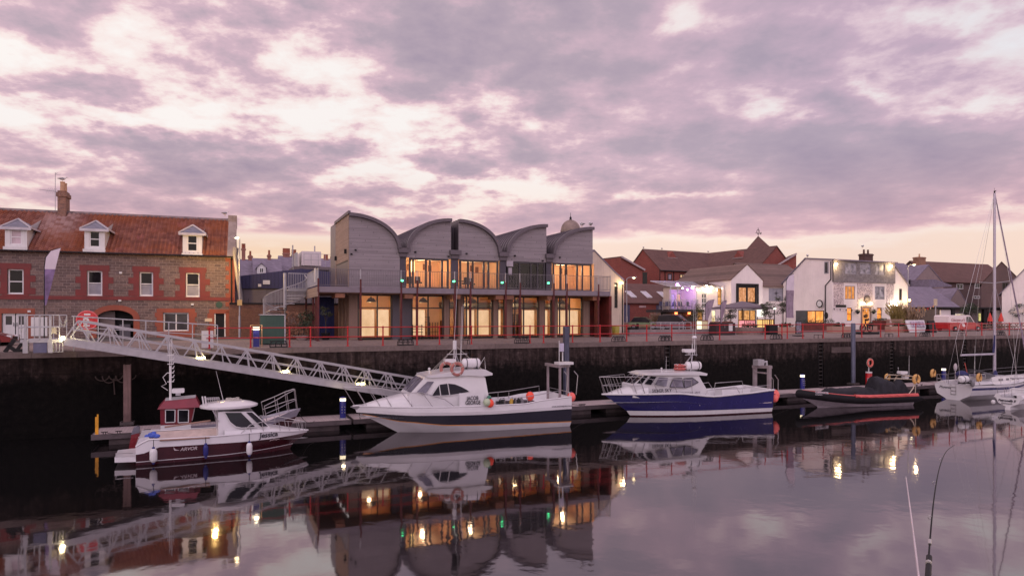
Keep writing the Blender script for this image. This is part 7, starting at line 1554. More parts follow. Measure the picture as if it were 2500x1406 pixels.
# picnic tables, parasols, tree by the cafe
tim = M('picnic_timber',lin(132,104,92),.8,var=.25,scale=3)
def picnic(px,v_,label,first=[None]):
    if first[0] is None:
        t = T('picnic_table',label,'table',Q,(0,0,GZ),'picnic tables outside the cafe'); mb = MB(); mb.box(-.9,.9,-.35,.35,GZ+.70,GZ+.75); t.part('tabletop',mb,tim)
        for s in (-.7,.7): mb = MB(); mb.box(-.9,.9,s-.13,s+.13,GZ+.42,GZ+.46); t.part('bench',mb,tim)
        for x in (-.65,.65): mb = MB(); mb.bar((x,-.75,GZ),(x,-.2,GZ+.7),.08,.05); mb.bar((x,.75,GZ),(x,.2,GZ+.7),.08,.05); mb.bar((x-.003,-.8,GZ+.38),(x-.003,.8,GZ+.38),.08,.05); t.part('trestle',mb,tim)
        first[0] = t.o; o = t.o
    else: o = copy_tree(first[0])
    return put(o,Q,U(px,v_),v_,GZ,label=label)
for px,v_,lb in ((2392,8.5,'picnic table directly right of the red van nose'),(2415,11,'picnic table below the left folded red parasol'),(2450,8,'picnic table right of the yacht mast, nearest the railing'),(2482,10.5,'picnic table at the right edge of the quay, in front of the white house'),(2445,13.5,'picnic table below the right folded red parasol, close to the cafe')): picnic(px,v_,lb)
for px,lb in ((2417,'folded red parasol just left of the yacht mast'),(2444,'folded red parasol just right of the yacht mast')):
    v = 14; u = U(px,v); t = T('parasol',lb,'parasol',Q,(u,v,GZ),'folded red parasols outside the cafe'); zt = Z(px,763,v); mb = MB(); mb.lathe([(.30,GZ+.95),(.27,GZ+1.3),(.12,zt-.3),(.02,zt)],u,v,10); t.part('canopy',mb,M('parasol_red',lin(206,66,56),.7,var=.1),smooth=60); mb = MB(); mb.tube([(u,v,GZ),(u,v,GZ+1.1)],.035,6); mb.box(u-.25,u+.25,v-.25,v+.25,GZ,GZ+.08); t.part('pole',mb,galv)
tree('tree','small dark round tree behind the nose of the red van',Q,U(2368,15),15,GZ,3.4,1.25,dkgreen,1300,.38,None,.09,10,seed=31); tree('tree','dark bushy tree against the white house at the right edge',Q,U(2490,15.5),15.5,GZ,3.3,1.2,dkgreen,1200,.38,None,.09,10,seed=33)
v = 13; u = U(2505,v); uw = T('parasol','open cream parasol at the right edge of the quay','parasol',Q,(u,v,GZ)); mb = MB(); mb.lathe([(1.6,GZ+2.0),(1.62,GZ+2.05),(.05,GZ+2.6)],u,v,8); uw.part('canopy',mb,M('parasol_cream',lin(190,176,160),.8)); mb = MB(); mb.tube([(u,v,GZ),(u,v,GZ+2.5)],.04,6); uw.part('pole',mb,galv)
# ---------------------------------------------------------------- boats
def lerp_tab(tab):
    def f(t):
        if t <= tab[0][0]: return tab[0][1]
        for (a,x),(b,y) in zip(tab,tab[1:]):
            if t <= b: k = (t-a)/(b-a); k = k*k*(3-2*k)*.5+k*.5; return x+(y-x)*k
        return tab[-1][1]
    return f
def plan(B,full=.5,p=2.3,stern=.94):
    def f(t):
        h = B/2*(stern+(1-stern)*min(1,t/.35))
        return h if t < full else max(.012,h*(1-((t-full)/(1-full))**p))
    return f
def hull_mesh(rows,sgn,n=30,deck=None,transom=True,liner=None,tmat=None):
    """rows keel to sheer: (length, half-breadth(t), height(t), material of the strake above); bow along sgn*x"""
    mb = MB(); ts = [1-(1-i/n)**1.35 for i in range(n+1)]
    P = lambda r,t,s: (sgn*r[0]*t,s*r[1](t),r[2](t))
    for s in (-1,1):
        for ra,rb in zip(rows,rows[1:]):
            mb.mat(ra[3]); vs = [P(r,t,s) for r in (ra,rb) for t in ts]; m = n+1; fs = []
            for i in range(n): f = (i,i+1,m+i+1,m+i); fs.append(f if s*sgn < 0 else f[::-1])
            mb.mesh(vs,fs)
    if transom:
        for ra,rb in zip(rows,rows[1:]): mb.mat(ra[3] if tmat is None else tmat); f = [P(ra,0,-1),P(ra,0,1),P(rb,0,1),P(rb,0,-1)]; mb.face(f if sgn < 0 else f[::-1])
    if deck is not None:
        mi,dz,t0 = deck; mb.mat(mi); r = rows[-1]
        for a,b in zip(ts,ts[1:]):
            if a < t0: continue
            A,B_,C_,D = P(r,a,-1),P(r,b,-1),P(r,b,1),P(r,a,1); mb.face([(x,y*(.88 if dz < -.05 else .97),z+dz) for x,y,z in ([A,B_,C_,D] if sgn > 0 else [D,C_,B_,A])])
    if liner is not None:
        mb.mat(liner[0]); r = rows[-1]; tl = [t for t in ts if t <= liner[1]]
        for s in (-1,1):
            for a,b in zip(tl,tl[1:]):
                A,B_ = P(r,a,s*.97),P(r,b,s*.97); f = [A,B_,(B_[0],B_[1]*.86,B_[2]-.62),(A[0],A[1]*.86,A[2]-.62)]; mb.face(f)
        A,B_ = P(r,0,-.96),P(r,0,.96); o = sgn*.05; mb.face([(A[0]+o,A[1],A[2]),(B_[0]+o,B_[1],B_[2]),(B_[0]+o,B_[1]*.86,B_[2]-.62),(A[0]+o,A[1]*.86,A[2]-.62)])
    return mb
def shell(mb,pts,hw):
    """closed side outline (x,z) carried across the boat; hw(x,z) is the half width there"""
    n = len(pts); a = [(x,-hw(x,z),z) for x,z in pts]; b = [(x,hw(x,z),z) for x,z in pts]
    mb.mesh(a+b,[tuple(range(n)),tuple(range(2*n-1,n-1,-1))]+[(i,n+i,n+(i+1) % n,(i+1) % n) for i in range(n)]); return mb
def sidepane(pts,hw,off=.012,far=True):
    mb = MB(); mb.face([(x,-hw(x,z)-off,z) for x,z in pts])
    if far: mb.face([(x,hw(x,z)+off,z) for x,z in pts[::-1]])
    return mb
def sidewin(t,name,pts,hw,m_,parent=None):
    mb = MB(); mb.face([(x,hw(x,z)+.012,z) for x,z in pts[::-1]]); t.part(name,mb,m_,parent); return t.part(name,sidepane(pts,hw,far=False),m_,parent)
def sideframe(mb,pts,hw,w=.03):
    for a,b in zip(pts,pts[1:]+pts[:1]): mb.bar((a[0],-hw(*a)-.018,a[1]),(b[0],-hw(*b)-.018,b[1]),w)
    return mb
bglass = M('boat_glass',(.012,.012,.016),.06,var=.4,scale=1.2,spec=.25); bglass2 = M('boat_glass_pale',(.15,.14,.18),.12,var=.35,scale=1.5,spec=.5)
teak = M('pale_deck',lin(206,192,192),.6,var=.06)
navyp = M('navy_hull_paint',lin(20,20,36),.3,coat=.15,var=.1); bluep = M('royal_blue_hull_paint',lin(30,27,94),.25,coat=.3,var=.10); maroon = M('maroon_hull_paint',lin(66,14,26),.25,coat=.3,var=.1); ochre = M('ochre_stripe',lin(190,128,70),.4); letter = M('dark_lettering',lin(34,30,44),.5)
def raft(t,x,y,z,L=.9,r=.28,name='life_raft'):
    mb = MB(); n = 12; vs = []; prof = [(-L/2,.55),(-L/2+.06,.9),(-L/2+.12,1),(-.02,1),(-.015,1.05),(.015,1.05),(.02,1),(L/2-.12,1),(L/2-.06,.9),(L/2,.55)]
    for px_,k in prof: vs += [(x+px_,y+r*k*math.cos(2*PI*i/n),z+r+r*k*math.sin(2*PI*i/n)) for i in range(n)]
    m = len(prof); mb.mesh(vs,[(j*n+i,j*n+(i+1) % n,(j+1)*n+(i+1) % n,(j+1)*n+i) for j in range(m-1) for i in range(n)]+[tuple(range(n)),tuple(range((m-1)*n,m*n))])
    o = t.part(name,mb,gel,smooth=50); mb = MB()
    for dx in (-L*.27,L*.27): mb.tube([(x+dx,y+(r+.012)*math.cos(a),z+r+(r+.012)*math.sin(a)) for a in [2*PI*i/14 for i in range(14)]],.018,5,closed=True)
    for dx in (-L*.3,L*.3): mb.box(x+dx-.03,x+dx+.03,y-.25,y+.25,z-.06,z+.03)
    t.part('strap',mb,blackm,o); return o
def rails(t,posts_,top,r=.018,name='guard_rail',mid=True):
    """posts_: list of (foot, head) points; rail through the heads"""
    mb = MB(); mb.tube([b for a,b in posts_],r,6)
    if mid: mb.tube([tuple(Vector(a).lerp(Vector(b),.5)) for a,b in posts_],r*.7,5)
    for a,b in posts_: mb.tube([a,b],r*.85,5)
    return t.part(name,mb,steel,smooth=60)
def radar(t,x,y,z,w=.65,name='radar'):
    mb = MB(); mb.prism([(x-w/2,z+.03),(x-w/2+.05,z),(x+w/2-.05,z),(x+w/2,z+.03),(x+w/2,z+.17),(x+w/2-.04,z+.2),(x-w/2+.04,z+.2),(x-w/2,z+.17)],y-.16,y+.16); o = t.part(name,mb,gel); mb = MB(); mb.box(x-.1,x+.1,y-.1,y+.1,z-.12,z-.002); t.part('pedestal',mb,galv,o); return o
def whip(t,x,y,z,h,dx=0,r=.014): mb = MB(); mb.tube([(x,y,z),(x+dx*.3,y,z+h*.3),(x+dx,y,z+h)],r,5,.006); return t.part('aerial',mb,gel)
def buoy(label,fr,x,y,z,r,m_=None,group=None):
    t = T('buoy',label,'buoy',fr,(x,y,z),group); mb = MB(); mb.ball((x,y,z),r,14,(1,1,1.12)); t.part('ball',mb,m_ or orangeb,smooth=80); mb = MB(); mb.tube([(x,y,z+r*1.05),(x,y,z+r*1.3)],r*.18,6); t.part('eye',mb,M('buoy_blue_eye',lin(40,40,90),.5)); return t
def fender(label,fr,x,y,ztop,zline,m_,h=.6,r=.13):
    t = T('fender',label,'fender',fr,(x,y,ztop),'fenders hanging on the small cabin boat'); mb = MB(); mb.lathe([(.03,ztop-h),(r*.8,ztop-h+.06),(r,ztop-h+.14),(r,ztop-.14),(r*.8,ztop-.06),(.04,ztop)],x,y,12); t.part('body',mb,m_,smooth=60); mb = MB(); mb.tube([(x,y,ztop-.02),(x,y+.05,zline)],.014,5); t.part('line',mb,blackm); mb = MB(); mb.lathe([(.05,ztop-.05),(.06,ztop+.02),(.03,ztop+.06)],x,y,8); mb.lathe([(.03,ztop-h-.06),(.06,ztop-h-.01),(.05,ztop-h+.04)],x,y,8); t.part('end_cap',mb,M('fender_blue',lin(34,36,110),.4))
    return t

# 1. large white motor boat, bow to the left ------------------------------------------------
JB = 3.2; o_ = at(1397,36.8,20); JF = o_.sub(0,JB/2)
JG = T('motor_boat','large white motor boat with navy hull band and arched side windows, moored below the gangway','boat',JF,(0,0,0),None)
JN = -JB/2
bx = JF.u(862,0); JL = -bx; zb = JF.z(bx,0,990)
z_low = lerp_tab([(0,.30),(.35,.36),(.62,.44),(.82,.66),(1,1.02)]); z_up = lerp_tab([(0,.97),(.4,.90),(.75,.96),(1,1.12)]); z_sh = lerp_tab([(0,1.62),(.14,1.52),(.24,1.36),(.5,1.36),(.8,1.40),(1,zb)])
pb_ = plan(JB,.45,2.2,.97)
rows = [(JL*.80,lambda t: .02,lambda t: -.45+.2*t,0),(JL*.79,lambda t: pb_(t)*(.80-.15*t),lambda t: -.08,0),(JL*.955,lambda t: pb_(t)*(.95-.1*t),lambda t: z_low(t)-.05,1),(JL*.96,lambda t: pb_(t)*(.955-.1*t),z_low,2),(JL*.985,lambda t: pb_(t)*(.985-.03*t),z_up,0),(JL*.99,lambda t: pb_(t)*1.0,lambda t: z_up(t)+.16,0),(JL,lambda t: pb_(t)*(.985),z_sh,0)]
JG.part('hull',hull_mesh(rows,-1,34,(0,-.55,0.0),liner=(0,.5)),[gel,ochre,navyp],smooth=35)
mb = MB()
ts_ = [i/30 for i in range(31)]
for s in (-1,1): mb.tube([(-JL*t,s*pb_(t)*.985,z_sh(t)) for t in ts_],.035,6)
JG.part('gunwale',mb,gel,smooth=60)
dk = lambda t: z_sh(t)-.02
hwJ = lambda x,z: min(1.28-.17*(z-1.4),pb_(min(1,-x/JL))*.93)
def jn(px,py,y=None): x = JF.u(px,JN*.8 if y is None else y); return (x,JF.z(x,JN*.8 if y is None else y,py))
fore = [jn(872,990,0),jn(905,980,-.3),jn(960,968,-.8),jn(1003,962,-1),jn(1012,985,-1),jn(900,994,-.4)]
trunk = [(fore[0][0]+.15,zb-.04),(fore[1][0],fore[1][1]+.02),(fore[2][0],fore[2][1]),(fore[3][0],fore[3][1]),(fore[3][0],1.1),(fore[1][0],1.2)]
mb = MB(); n = 14; xs = [trunk[0][0]+(trunk[3][0]-trunk[0][0])*i/n for i in range(n+1)]; top = lambda x: zb-.02+(trunk[3][1]-zb+.02)*((x-trunk[0][0])/(trunk[3][0]-trunk[0][0]))**.8
mb.grid(lambda a,b: (lambda x,w: (x,w*math.sin((a-.5)*PI),(z_sh(-x/JL)-.02)+(top(x)-z_sh(-x/JL)+.02)*math.cos((a-.5)*PI)**.55))(xs[min(n,int(round(b*n)))],pb_(min(1,-xs[min(n,int(round(b*n)))]/JL))*.95),14,n)
JG.part('foredeck',mb,gel,smooth=50)
cab = [jn(1000,966),jn(1041,921),jn(1050,917),jn(1110,909),jn(1160,906),jn(1188,922),jn(1194,968),(jn(1194,968)[0],1.1),(jn(1000,966)[0],1.1)]
mb = shell(MB(),cab,hwJ); cabo = JG.part('cabin',mb,gel,smooth=30)
rf = [jn(1040,919),jn(1100,908),jn(1150,903),jn(1186,902),jn(1204,911),jn(1204,916),jn(1180,919),jn(1147,917),jn(1050,923)]
rp = MB(); shell(rp,rf,lambda x,z: 1.2-.1*abs(z-3.2)); JG.part('roof',rp,gel,smooth=40)
sw = [jn(1054,967),jn(1074,939),jn(1095,936),jn(1113,938),jn(1128,944),jn(1141,951),jn(1149,957),jn(1100,965)]
wd_ = sidewin(JG,'side_window',sw,hwJ,bglass,cabo); mb = sideframe(MB(),sw,hwJ,.025)
for a,b in (((1077,966),(1074,939)),((1099,965),(1095,936))): p,q_ = jn(*a),jn(*b); mb.bar((p[0],-hwJ(*p)-.02,p[1]),(q_[0],-hwJ(*q_)-.02,q_[1]),.035)
JG.part('window_bar',mb,white,wd_)
A,B_ = cab[0],cab[1]; mb = MB()
def wsp(f,y,off=.015): x = A[0]+(B_[0]-A[0])*f; z = A[1]+(B_[1]-A[1])*f; w = hwJ(x,z); return (x-off,y*w,z+off)
for y0,y1 in ((-.92,-.06),(.06,.92)): mb.face([wsp(.12,y0),wsp(.9,y0),wsp(.9,y1),wsp(.12,y1)])
JG.part('windscreen',mb,bglass2,cabo)
# dark quarter window between screen and side
mb = MB(); q4 = [jn(1018,958),jn(1046,932),jn(1062,932),jn(1040,962)]; mb.face([(x,-hwJ(x,z)-.012,z) for x,z in q4]); JG.part('quarter_window',mb,bglass2,cabo)
u0 = jn(1136,977); nm = JG.part('name_panel',MB().box(-.1,.1,0,.01,0,.01),gel) if False else None
jx = JF.u(1135,JN); JG_l = lettering(JG,'lettering','JACOB',.40,JF.u(1138,-1.42),-hwJ(-3,1.5)-.28,JF.z(JF.u(1150,JN),JN,976.5),letter,cabo,bold=.006,fit=JF.u(1167,-1.42)-JF.u(1138,-1.42)); lettering(JG,'lettering','GEORGE',.40,JF.u(1134.5,-1.42),-hwJ(-3,1.5)-.28,JF.z(JF.u(1150,JN),JN,987.5),letter,cabo,bold=.006,fit=JF.u(1171,-1.42)-JF.u(1134.5,-1.42))
mb = MB(); mb.mesh([(JF.u(1120,JN*.86),-hwJ(-3,1.5)-.26,1.3),(JF.u(1180,JN*.86),-hwJ(-3,1.5)-.26,1.3),(JF.u(1180,JN*.86),-hwJ(-3,1.5)-.20,2.0),(JF.u(1120,JN*.86),-hwJ(-3,1.5)-.20,2.05)],[(0,1,2,3)]); JG.part('side_panel',mb,gel,cabo)
lettering(JG,'lettering','www.marinequest.co.uk',.16,JF.u(1347,JN),JN*.985-.03,1.12,letter,fit=JF.u(1398,JN)-JF.u(1347,JN))
raft(JG,JF.u(1151,-.5),-.4,jn(1150,904)[1]+.05,1.0,.26)
for cxp,cyp,yy,lb in ((1116,901,-1.15,'weathered ring buoy on the roof edge of the large white motor boat, in front'),(1090,899,-.3,'faded orange ring buoy behind the mast on the roof of the large white motor boat')):
    x = JF.u(cxp,yy); z = JF.z(x,yy,cyp); rb2 = T('ring_buoy',lb,'ring buoy',JF,(x,yy,z),'ring buoys on the white motor boat'); rb2.part('ring',ring(MB(),(x,yy,z),.29,.085),M('faded_ring',lin(176,112,104),.6,var=.25,scale=4),smooth=60); mb = MB(); ring(mb,(x,yy,z),.39,.014); [mb.tube([(x+.2*math.cos(a),yy-.09,z+.2*math.sin(a)),(x+.39*math.cos(a),yy-.09,z+.39*math.sin(a))],.02,4) for a in (.5,2.1,3.7,5.2)]; rb2.part('grab_line',mb,ropem)
x = JF.u(1110,0); zr = jn(1110,905)[1]; mb = MB(); xm = JF.u(1118,0); zt = JF.z(xm,0,838)
mb.tube([(xm-.35,-.5,zr),(xm-.1,0,zr+.75),(xm-.1,0,zr+1.5)],.035,6); mb.tube([(xm+.3,.5,zr),(xm-.1,0,zr+.75)],.03,6); mb.bar((xm-.6,0,zr+.78),(xm+.5,0,zr+.78),.05); JG.part('mast',mb,galv)
mb = MB(); z8 = JF.z(x,0,853); mb.lathe([(.09,z8),(.1,z8+.05),(.1,z8+.42),(.08,z8+.47)],x,0,10); mb.tube([(x,0,zr+.6),(x,0,z8)],.02,5); JG.part('radar_reflector',mb,gel)
radar(JG,JF.u(1096,0),-.2,zr+.35,.6)
whip(JG,JF.u(1104,0),-.1,zr,JF.z(x,0,700)-zr,.25); whip(JG,JF.u(1122,0),-.2,zr,JF.z(x,0,742)-zr,.15); whip(JG,xm+.2,.3,zr,3.3,.1)
mb = MB(); a = JF.u(1048,-.3); mb.tube([(a,-.3,zr-.35),(a,-.3,zr+.02)],.03,6); mb.ball((a,-.3,zr+.06),.07,8); JG.part('horn',mb,white)
mb = MB(); [mb.tube([(a_,y,zr-.2),(xm-.1,0,zr+1.2)],.01,4) for a_,y in ((JF.u(1050,-.8),-.8),(JF.u(1050,.8),.8),(JF.u(1187,-.8),-.8))]; JG.part('stay',mb,ropem)
mb = MB(); a = JF.u(1183,-.6); mb.tube([(a-.4,-.6,zr),(a,-.6,zr+.62),(a+.05,-.6,zr)],.015,5); JG.part('stern_light',mb,white)
# bow rails
ps_ = []
for p_,py_ in ((866,985),(897,990),(928,991),(960,991),(1009,992),(1056,992),(1108,991)):
    x = JF.u(p_,-1.2 if p_ > 930 else -.5 if p_ > 890 else 0); t_ = min(1,-x/JL); ps_.append(((x,-pb_(t_)*.95,z_sh(t_)),(x-.55,-pb_(min(1,t_+.03))*.99,z_sh(t_)+(.95 if p_ < 1000 else .75 if p_ < 1100 else .4))))
ps_ = [((x,y,z),h) for (x,y,z),h in ps_]; rails(JG,ps_,0,.02,mid=False); rails(JG,[((a,-b,c),(d,-e,f)) for (a,b,c),(d,e,f) in ps_],0,.02,mid=False)
# cockpit, stern gantry and gear
mb = MB(); xa,xb_ = JF.u(1196,JN),-.05; mb.box(xa,xb_,-1.45,1.45,.75,.80); JG.part('cockpit_sole',mb,teak)
mb = MB()
for s in (-1,1): mb.tube([(JF.u(1210,JN),s*1.45,1.3),(JF.u(1213,JN),s*1.45,1.62),(JF.u(1290,JN),s*1.45,1.72),(-.7,s*1.4,1.95),(-.7,s*1.4,1.6)],.022,6)
for p_ in (1235,1262,1290): x = JF.u(p_,JN); mb.tube([(x,-1.45,1.3),(x,-1.45,1.66)],.018,5); mb.tube([(x,1.45,1.3),(x,1.45,1.66)],.018,5)
mb.tube([(-.05,-1.4,1.62),(-.05,-1.4,1.85),(-.05,1.4,1.85),(-.05,1.4,1.62)],.022,6); JG.part('cockpit_rail',mb,steel,smooth=60)
mb = MB(); g0x,g1x = JF.u(1367,-.9),JF.u(1386,-.4); zt1 = JF.z(g0x,-.9,894)
for x,y in ((g0x,-.9),(g1x,-.4),(g0x+.05,.9)): mb.bar((x,y,.9),(x,y,zt1),.11,.11)
mb.bar((g0x-.06,-.95,zt1),(g1x+.1,-.4,zt1),.12,.16); mb.bar((g0x-.06,-.95,zt1),(g0x-.06,.95,zt1),.12,.16); JG.part('gantry',mb,M('gantry_grey',lin(150,138,140),.5,.2,var=.15))
mb = MB(); mb.box(g0x-.1,g1x+.08,-1.0,-.35,zt1+.085,zt1+.22); mb.bar((g0x+.25,-.7,zt1+.27),(g0x+.25,-.7,zt1+.8),.05); mb.bar((g0x,-.8,zt1+.27),(g0x,-.8,zt1+1.4),.03); JG.part('gantry_top',mb,white); mb = MB(); mb.box(g0x+.05,g0x+.28,-.82,-.68,zt1+.8,zt1+1.25); JG.part('lamp_box',mb,M('lamp_lilac',lin(190,184,206),.4))
mb = MB()
for dx in (.55,1.15): mb.tube([(g0x+dx-.2,-.95,1.65),(g0x+dx-.1,-.95,2.7),(g0x+dx-.3,-.9,2.95)],.025,6)
JG.part('davit',mb,steel)
rnd = random.Random(77)
def cyl_(label,x,y,z,h,r,m_,i):
    t = T('dive_cylinder',label,'cylinder',JF,(x,y,z),'dive cylinders in the open cockpit of the white motor boat'); mb = MB(); mb.lathe([(r,z),(r,z+h*.8),(r*.5,z+h*.95),(.03,z+h)],x,y,10); t.part('tank',mb,m_,smooth=50); mb = MB(); mb.tube([(x-.05,y,z+h),(x+.08,y,z+h+.02)],.03,5); t.part('valve',mb,galv)
tank_lb = ['black dive cylinder nearest the cabin door','dark dive cylinder beside the green and orange buoys','second dark dive cylinder right of the yellow one','yellow dive cylinder in the middle of the open cockpit','dark dive cylinder just left of the large orange buoy','grey dive cylinder below the large orange buoy']
for i,(p_,m_) in enumerate(((1222,blackm),(1231,M('dark_kit',(.03,.03,.035),.6)),(1258,MATS['dark_kit']),(1251,M('yellow_kit',lin(200,160,60),.5)),(1266,blackm),(1275,M('grey_kit',lin(120,116,120),.5)))): cyl_(tank_lb[i],JF.u(p_,-.9),-.9+.12*(i % 2),.8,.82,.12,m_,i)
mb = MB(); mb.box(JF.u(1215,.7),JF.u(1300,.7),.4,1.0,.8,1.25); JG.part('bench',mb,M('dark_bench',lin(70,64,70),.7))
x = JF.u(1294,-.3); buoy('large orange buoy lying in the open cockpit of the white motor boat',JF,x,-.3,JF.z(x,-.3,967),.23); x = JF.u(1197,JN-.05); buoy('orange buoy hanging at the aft end of the white cabin',JF,x,JN-.02,JF.z(x,JN,984),.20); x = JF.u(1188,JN-.05); buoy('pale green buoy hanging left of the orange buoy beside the white cabin',JF,x,JN-.1,JF.z(x,JN,981),.19,M('pale_green_buoy',lin(176,190,160),.5)); x = JF.u(1194,JN+.1); buoy('small dark green buoy above the orange and pale green ones',JF,x,JN+.1,JF.z(x,JN,972),.13,M('dark_green_buoy',lin(56,112,92),.5))
x = JF.u(1401,-1.2); buoy('pink-orange buoy hanging off the stern corner of the large white motor boat',JF,.22,-1.0,JF.z(.2,-1.0,969),.24,M('pink_orange_buoy',lin(236,110,100),.45))
mb = MB(); a = JF.u(868,0); mb.mesh([(a-.25,-.12,zb-.05),(a+.5,-.25,zb+.05),(a+.5,.25,zb+.05),(a-.25,.12,zb-.05),(a+.2,0,zb-.28)],[(0,1,2,3),(0,4,1),(3,2,4),(0,3,4),(1,4,2)]); JG.part('anchor',mb,galv)

# 2. blue-hulled boat, bow to the left -----------------------------------------------------
SBm = 3.1; SF = at(1893,42.1,18.0).sub(0,SBm/2)
SS = T('motor_boat','blue-hulled motor boat with white cabin and a tall stern gantry','boat',SF,(0,0,0)); SN = -SBm/2
bx = SF.u(1470,0); SL = -bx; zb = SF.z(bx,0,962)
ps2 = plan(SBm,.45,2.1,.93)
def sn(px,py,y=None): y = SN*.8 if y is None else y; x = SF.u(px,y); return (x,SF.z(x,y,py))
shS = lerp_tab([(0,sn(1895,952,SN)[1]),(.2,sn(1810,961,SN)[1]),(.40,sn(1731,968,SN)[1]),(.62,sn(1627,964,SN)[1]+.05),(1,zb)])
rows = [(SL*.80,lambda t: .02,lambda t: -.5+.25*t,0),(SL*.82,lambda t: ps2(t)*(.82-.2*t),lambda t: -.05,3),(SL*.835,lambda t: ps2(t)*(.86-.2*t),lambda t: .07,0),(SL*.855,lambda t: ps2(t)*(.90-.2*t),lambda t: .30+.05*t,1),(SL*.985,lambda t: ps2(t)*1.0,lambda t: shS(t)-.06,2),(SL,lambda t: ps2(t)*1.02,shS,2)]
SS.part('hull',hull_mesh(rows,-1,34,(2,-.5,0),liner=(2,.5)),[white,bluep,gel,maroon],smooth=35)
mb = MB()
for s in (-1,1): mb.tube([(-SL*t,s*ps2(t)*1.02,shS(t)) for t in ts_],.05,6)
mb.tube([(0,-ps2(0),shS(0)),(0,ps2(0),shS(0))],.05,6); SS.part('gunwale',mb,gel,smooth=60)
hwS = lambda x,z: min(1.26-.16*(z-1.3),ps2(min(1,-x/SL))*.92)
x0_,x3_ = sn(1482,960,0)[0],sn(1560,939,-.9)[0]; ztr = sn(1560,939,-.9)[1]
mb = MB(); n = 14; mb.grid(lambda a,b: (lambda x: (x,ps2(min(1,-x/SL))*.93*math.sin((a-.5)*PI),shS(-x/SL)-.02+(.05+(ztr-shS(-x/SL))*b**.85)*math.cos((a-.5)*PI)**.5))(x0_+(x3_+.6-x0_)*b),14,n); SS.part('foredeck',mb,gel,smooth=50)
cab = [sn(1556,942),sn(1581,917),sn(1600,914),sn(1675,912),sn(1708,912),sn(1714,926),sn(1732,962),(sn(1732,962)[0],.9),(sn(1556,942)[0],1.2)]
cabo = SS.part('cabin',shell(MB(),cab,hwS),gel,smooth=30)
rf = [sn(1579,916),sn(1600,911),sn(1675,908),sn(1710,907),sn(1729,912),sn(1727,917),sn(1708,916),sn(1600,916)]; SS.part('roof',shell(MB(),rf,lambda x,z: 1.18),gel,smooth=40)
for pts,gm in (([(1636,945),(1646,924),(1667,923),(1671,946)],bglass2),([(1672,924),(1693,922),(1707,933),(1690,942),(1672,947)],bglass2)):
    p_ = [sn(*q_) for q_ in pts]; w_ = sidewin(SS,'side_window',p_,hwS,gm,cabo); SS.part('window_frame',sideframe(MB(),p_,hwS,.025),blackm,w_)
A,B_ = cab[0],cab[1]
def wsp2(f,y,off=.015): x = A[0]+(B_[0]-A[0])*f; z = A[1]+(B_[1]-A[1])*f; return (x-off,y*hwS(x,z),z+off)
mb = MB()
for y0,y1 in ((-.93,-.38),(-.30,.30),(.38,.93)): mb.face([wsp2(.12,y0),wsp2(.9,y0),wsp2(.9,y1),wsp2(.12,y1)])
SS.part('windscreen',mb,bglass,cabo)
for q4_ in (((1564,937),(1579,918),(1588,918),(1575,938)),((1580,938),(1594,919),(1606,920),(1594,940))):
    sidewin(SS,'windscreen',[sn(*q_) for q_ in q4_],hwS,bglass,cabo)
p_ = [sn(*q_) for q_ in ((1602,940),(1612,921),(1634,923),(1628,943))]; w_ = sidewin(SS,'quarter_window',p_,hwS,bglass2,cabo)
lx = SF.u(1594,-1.3); lettering(SS,'lettering','SILVER SKY',.34,lx,-hwS(SF.u(1615,-1.2),1.35)-.06,sn(1600,957.5)[1],letter,cabo,bold=.006,fit=SF.u(1641,-1.3)-lx,yaw=R(-2)); lx = SF.u(1648,-1.3); lettering(SS,'lettering','www.marinequest.co.uk',.15,lx,-hwS(SF.u(1668,-1.2),1.35)-.04,sn(1668,959)[1],M('grey_lettering',lin(120,112,124),.5),cabo,fit=SF.u(1693,-1.3)-lx)
lx = SF.u(1698,-1.3); lettering(SS,'lettering','BRD 83',.2,lx,-hwS(lx,1.35)-.04,sn(1700,959)[1],MATS['grey_lettering'],cabo,fit=SF.u(1709,-1.3)-lx)
raft(SS,SF.u(1692,-.2),-.2,sn(1692,908)[1]+.02,1.05,.27)
x = SF.u(1660,0); zr = sn(1660,908)[1]
for i,(dz,lb) in enumerate(((.09,'lower red ring buoy of the two stacked flat on the blue boat roof'),(.27,'upper red ring buoy of the two stacked flat on the blue boat roof'))):
    r_ = T('ring_buoy',lb,'ring buoy',SF,(x,0,zr+dz),'ring buoys stacked on the blue boat'); r_.part('ring',ring(MB(),(x,0,zr+dz),.30-.03*i,.085,'z'),M('red_ring',lin(176,90,84),.6,var=.2,scale=5),smooth=60); mb = MB(); [mb.tube([(x+.2*math.cos(a),.2*math.sin(a),zr+dz+.09),(x+.39*math.cos(a),.39*math.sin(a),zr+dz+.05)],.02,4) for a in (.5,2.1,3.7,5.2)]; r_.part('band',mb,white)
xm = SF.u(1690,0); zt = SF.z(xm,0,866); mb = MB(); mb.tube([(SF.u(1664,.4),.5,zr),(xm,0,zt)],.04,6); mb.tube([(SF.u(1684,-.4),-.5,zr),(xm,0,zt)],.04,6); mb.tube([(xm,0,zt-.1),(xm,0,zt+.7)],.035,6); mb.bar((xm-.5,0,zt),(xm+.35,0,zt),.05); SS.part('mast',mb,galv)
radar(SS,SF.u(1681,0),0,zt+.16,.75); mb = MB(); z8 = SF.z(xm,0,826); mb.lathe([(.10,z8),(.16,z8+.03),(.14,z8+.12),(.05,z8+.17)],xm+.15,0,12); mb.tube([(xm+.15,0,zt),(xm+.15,0,z8)],.025,5); SS.part('satnav_dome',mb,gel,smooth=60)
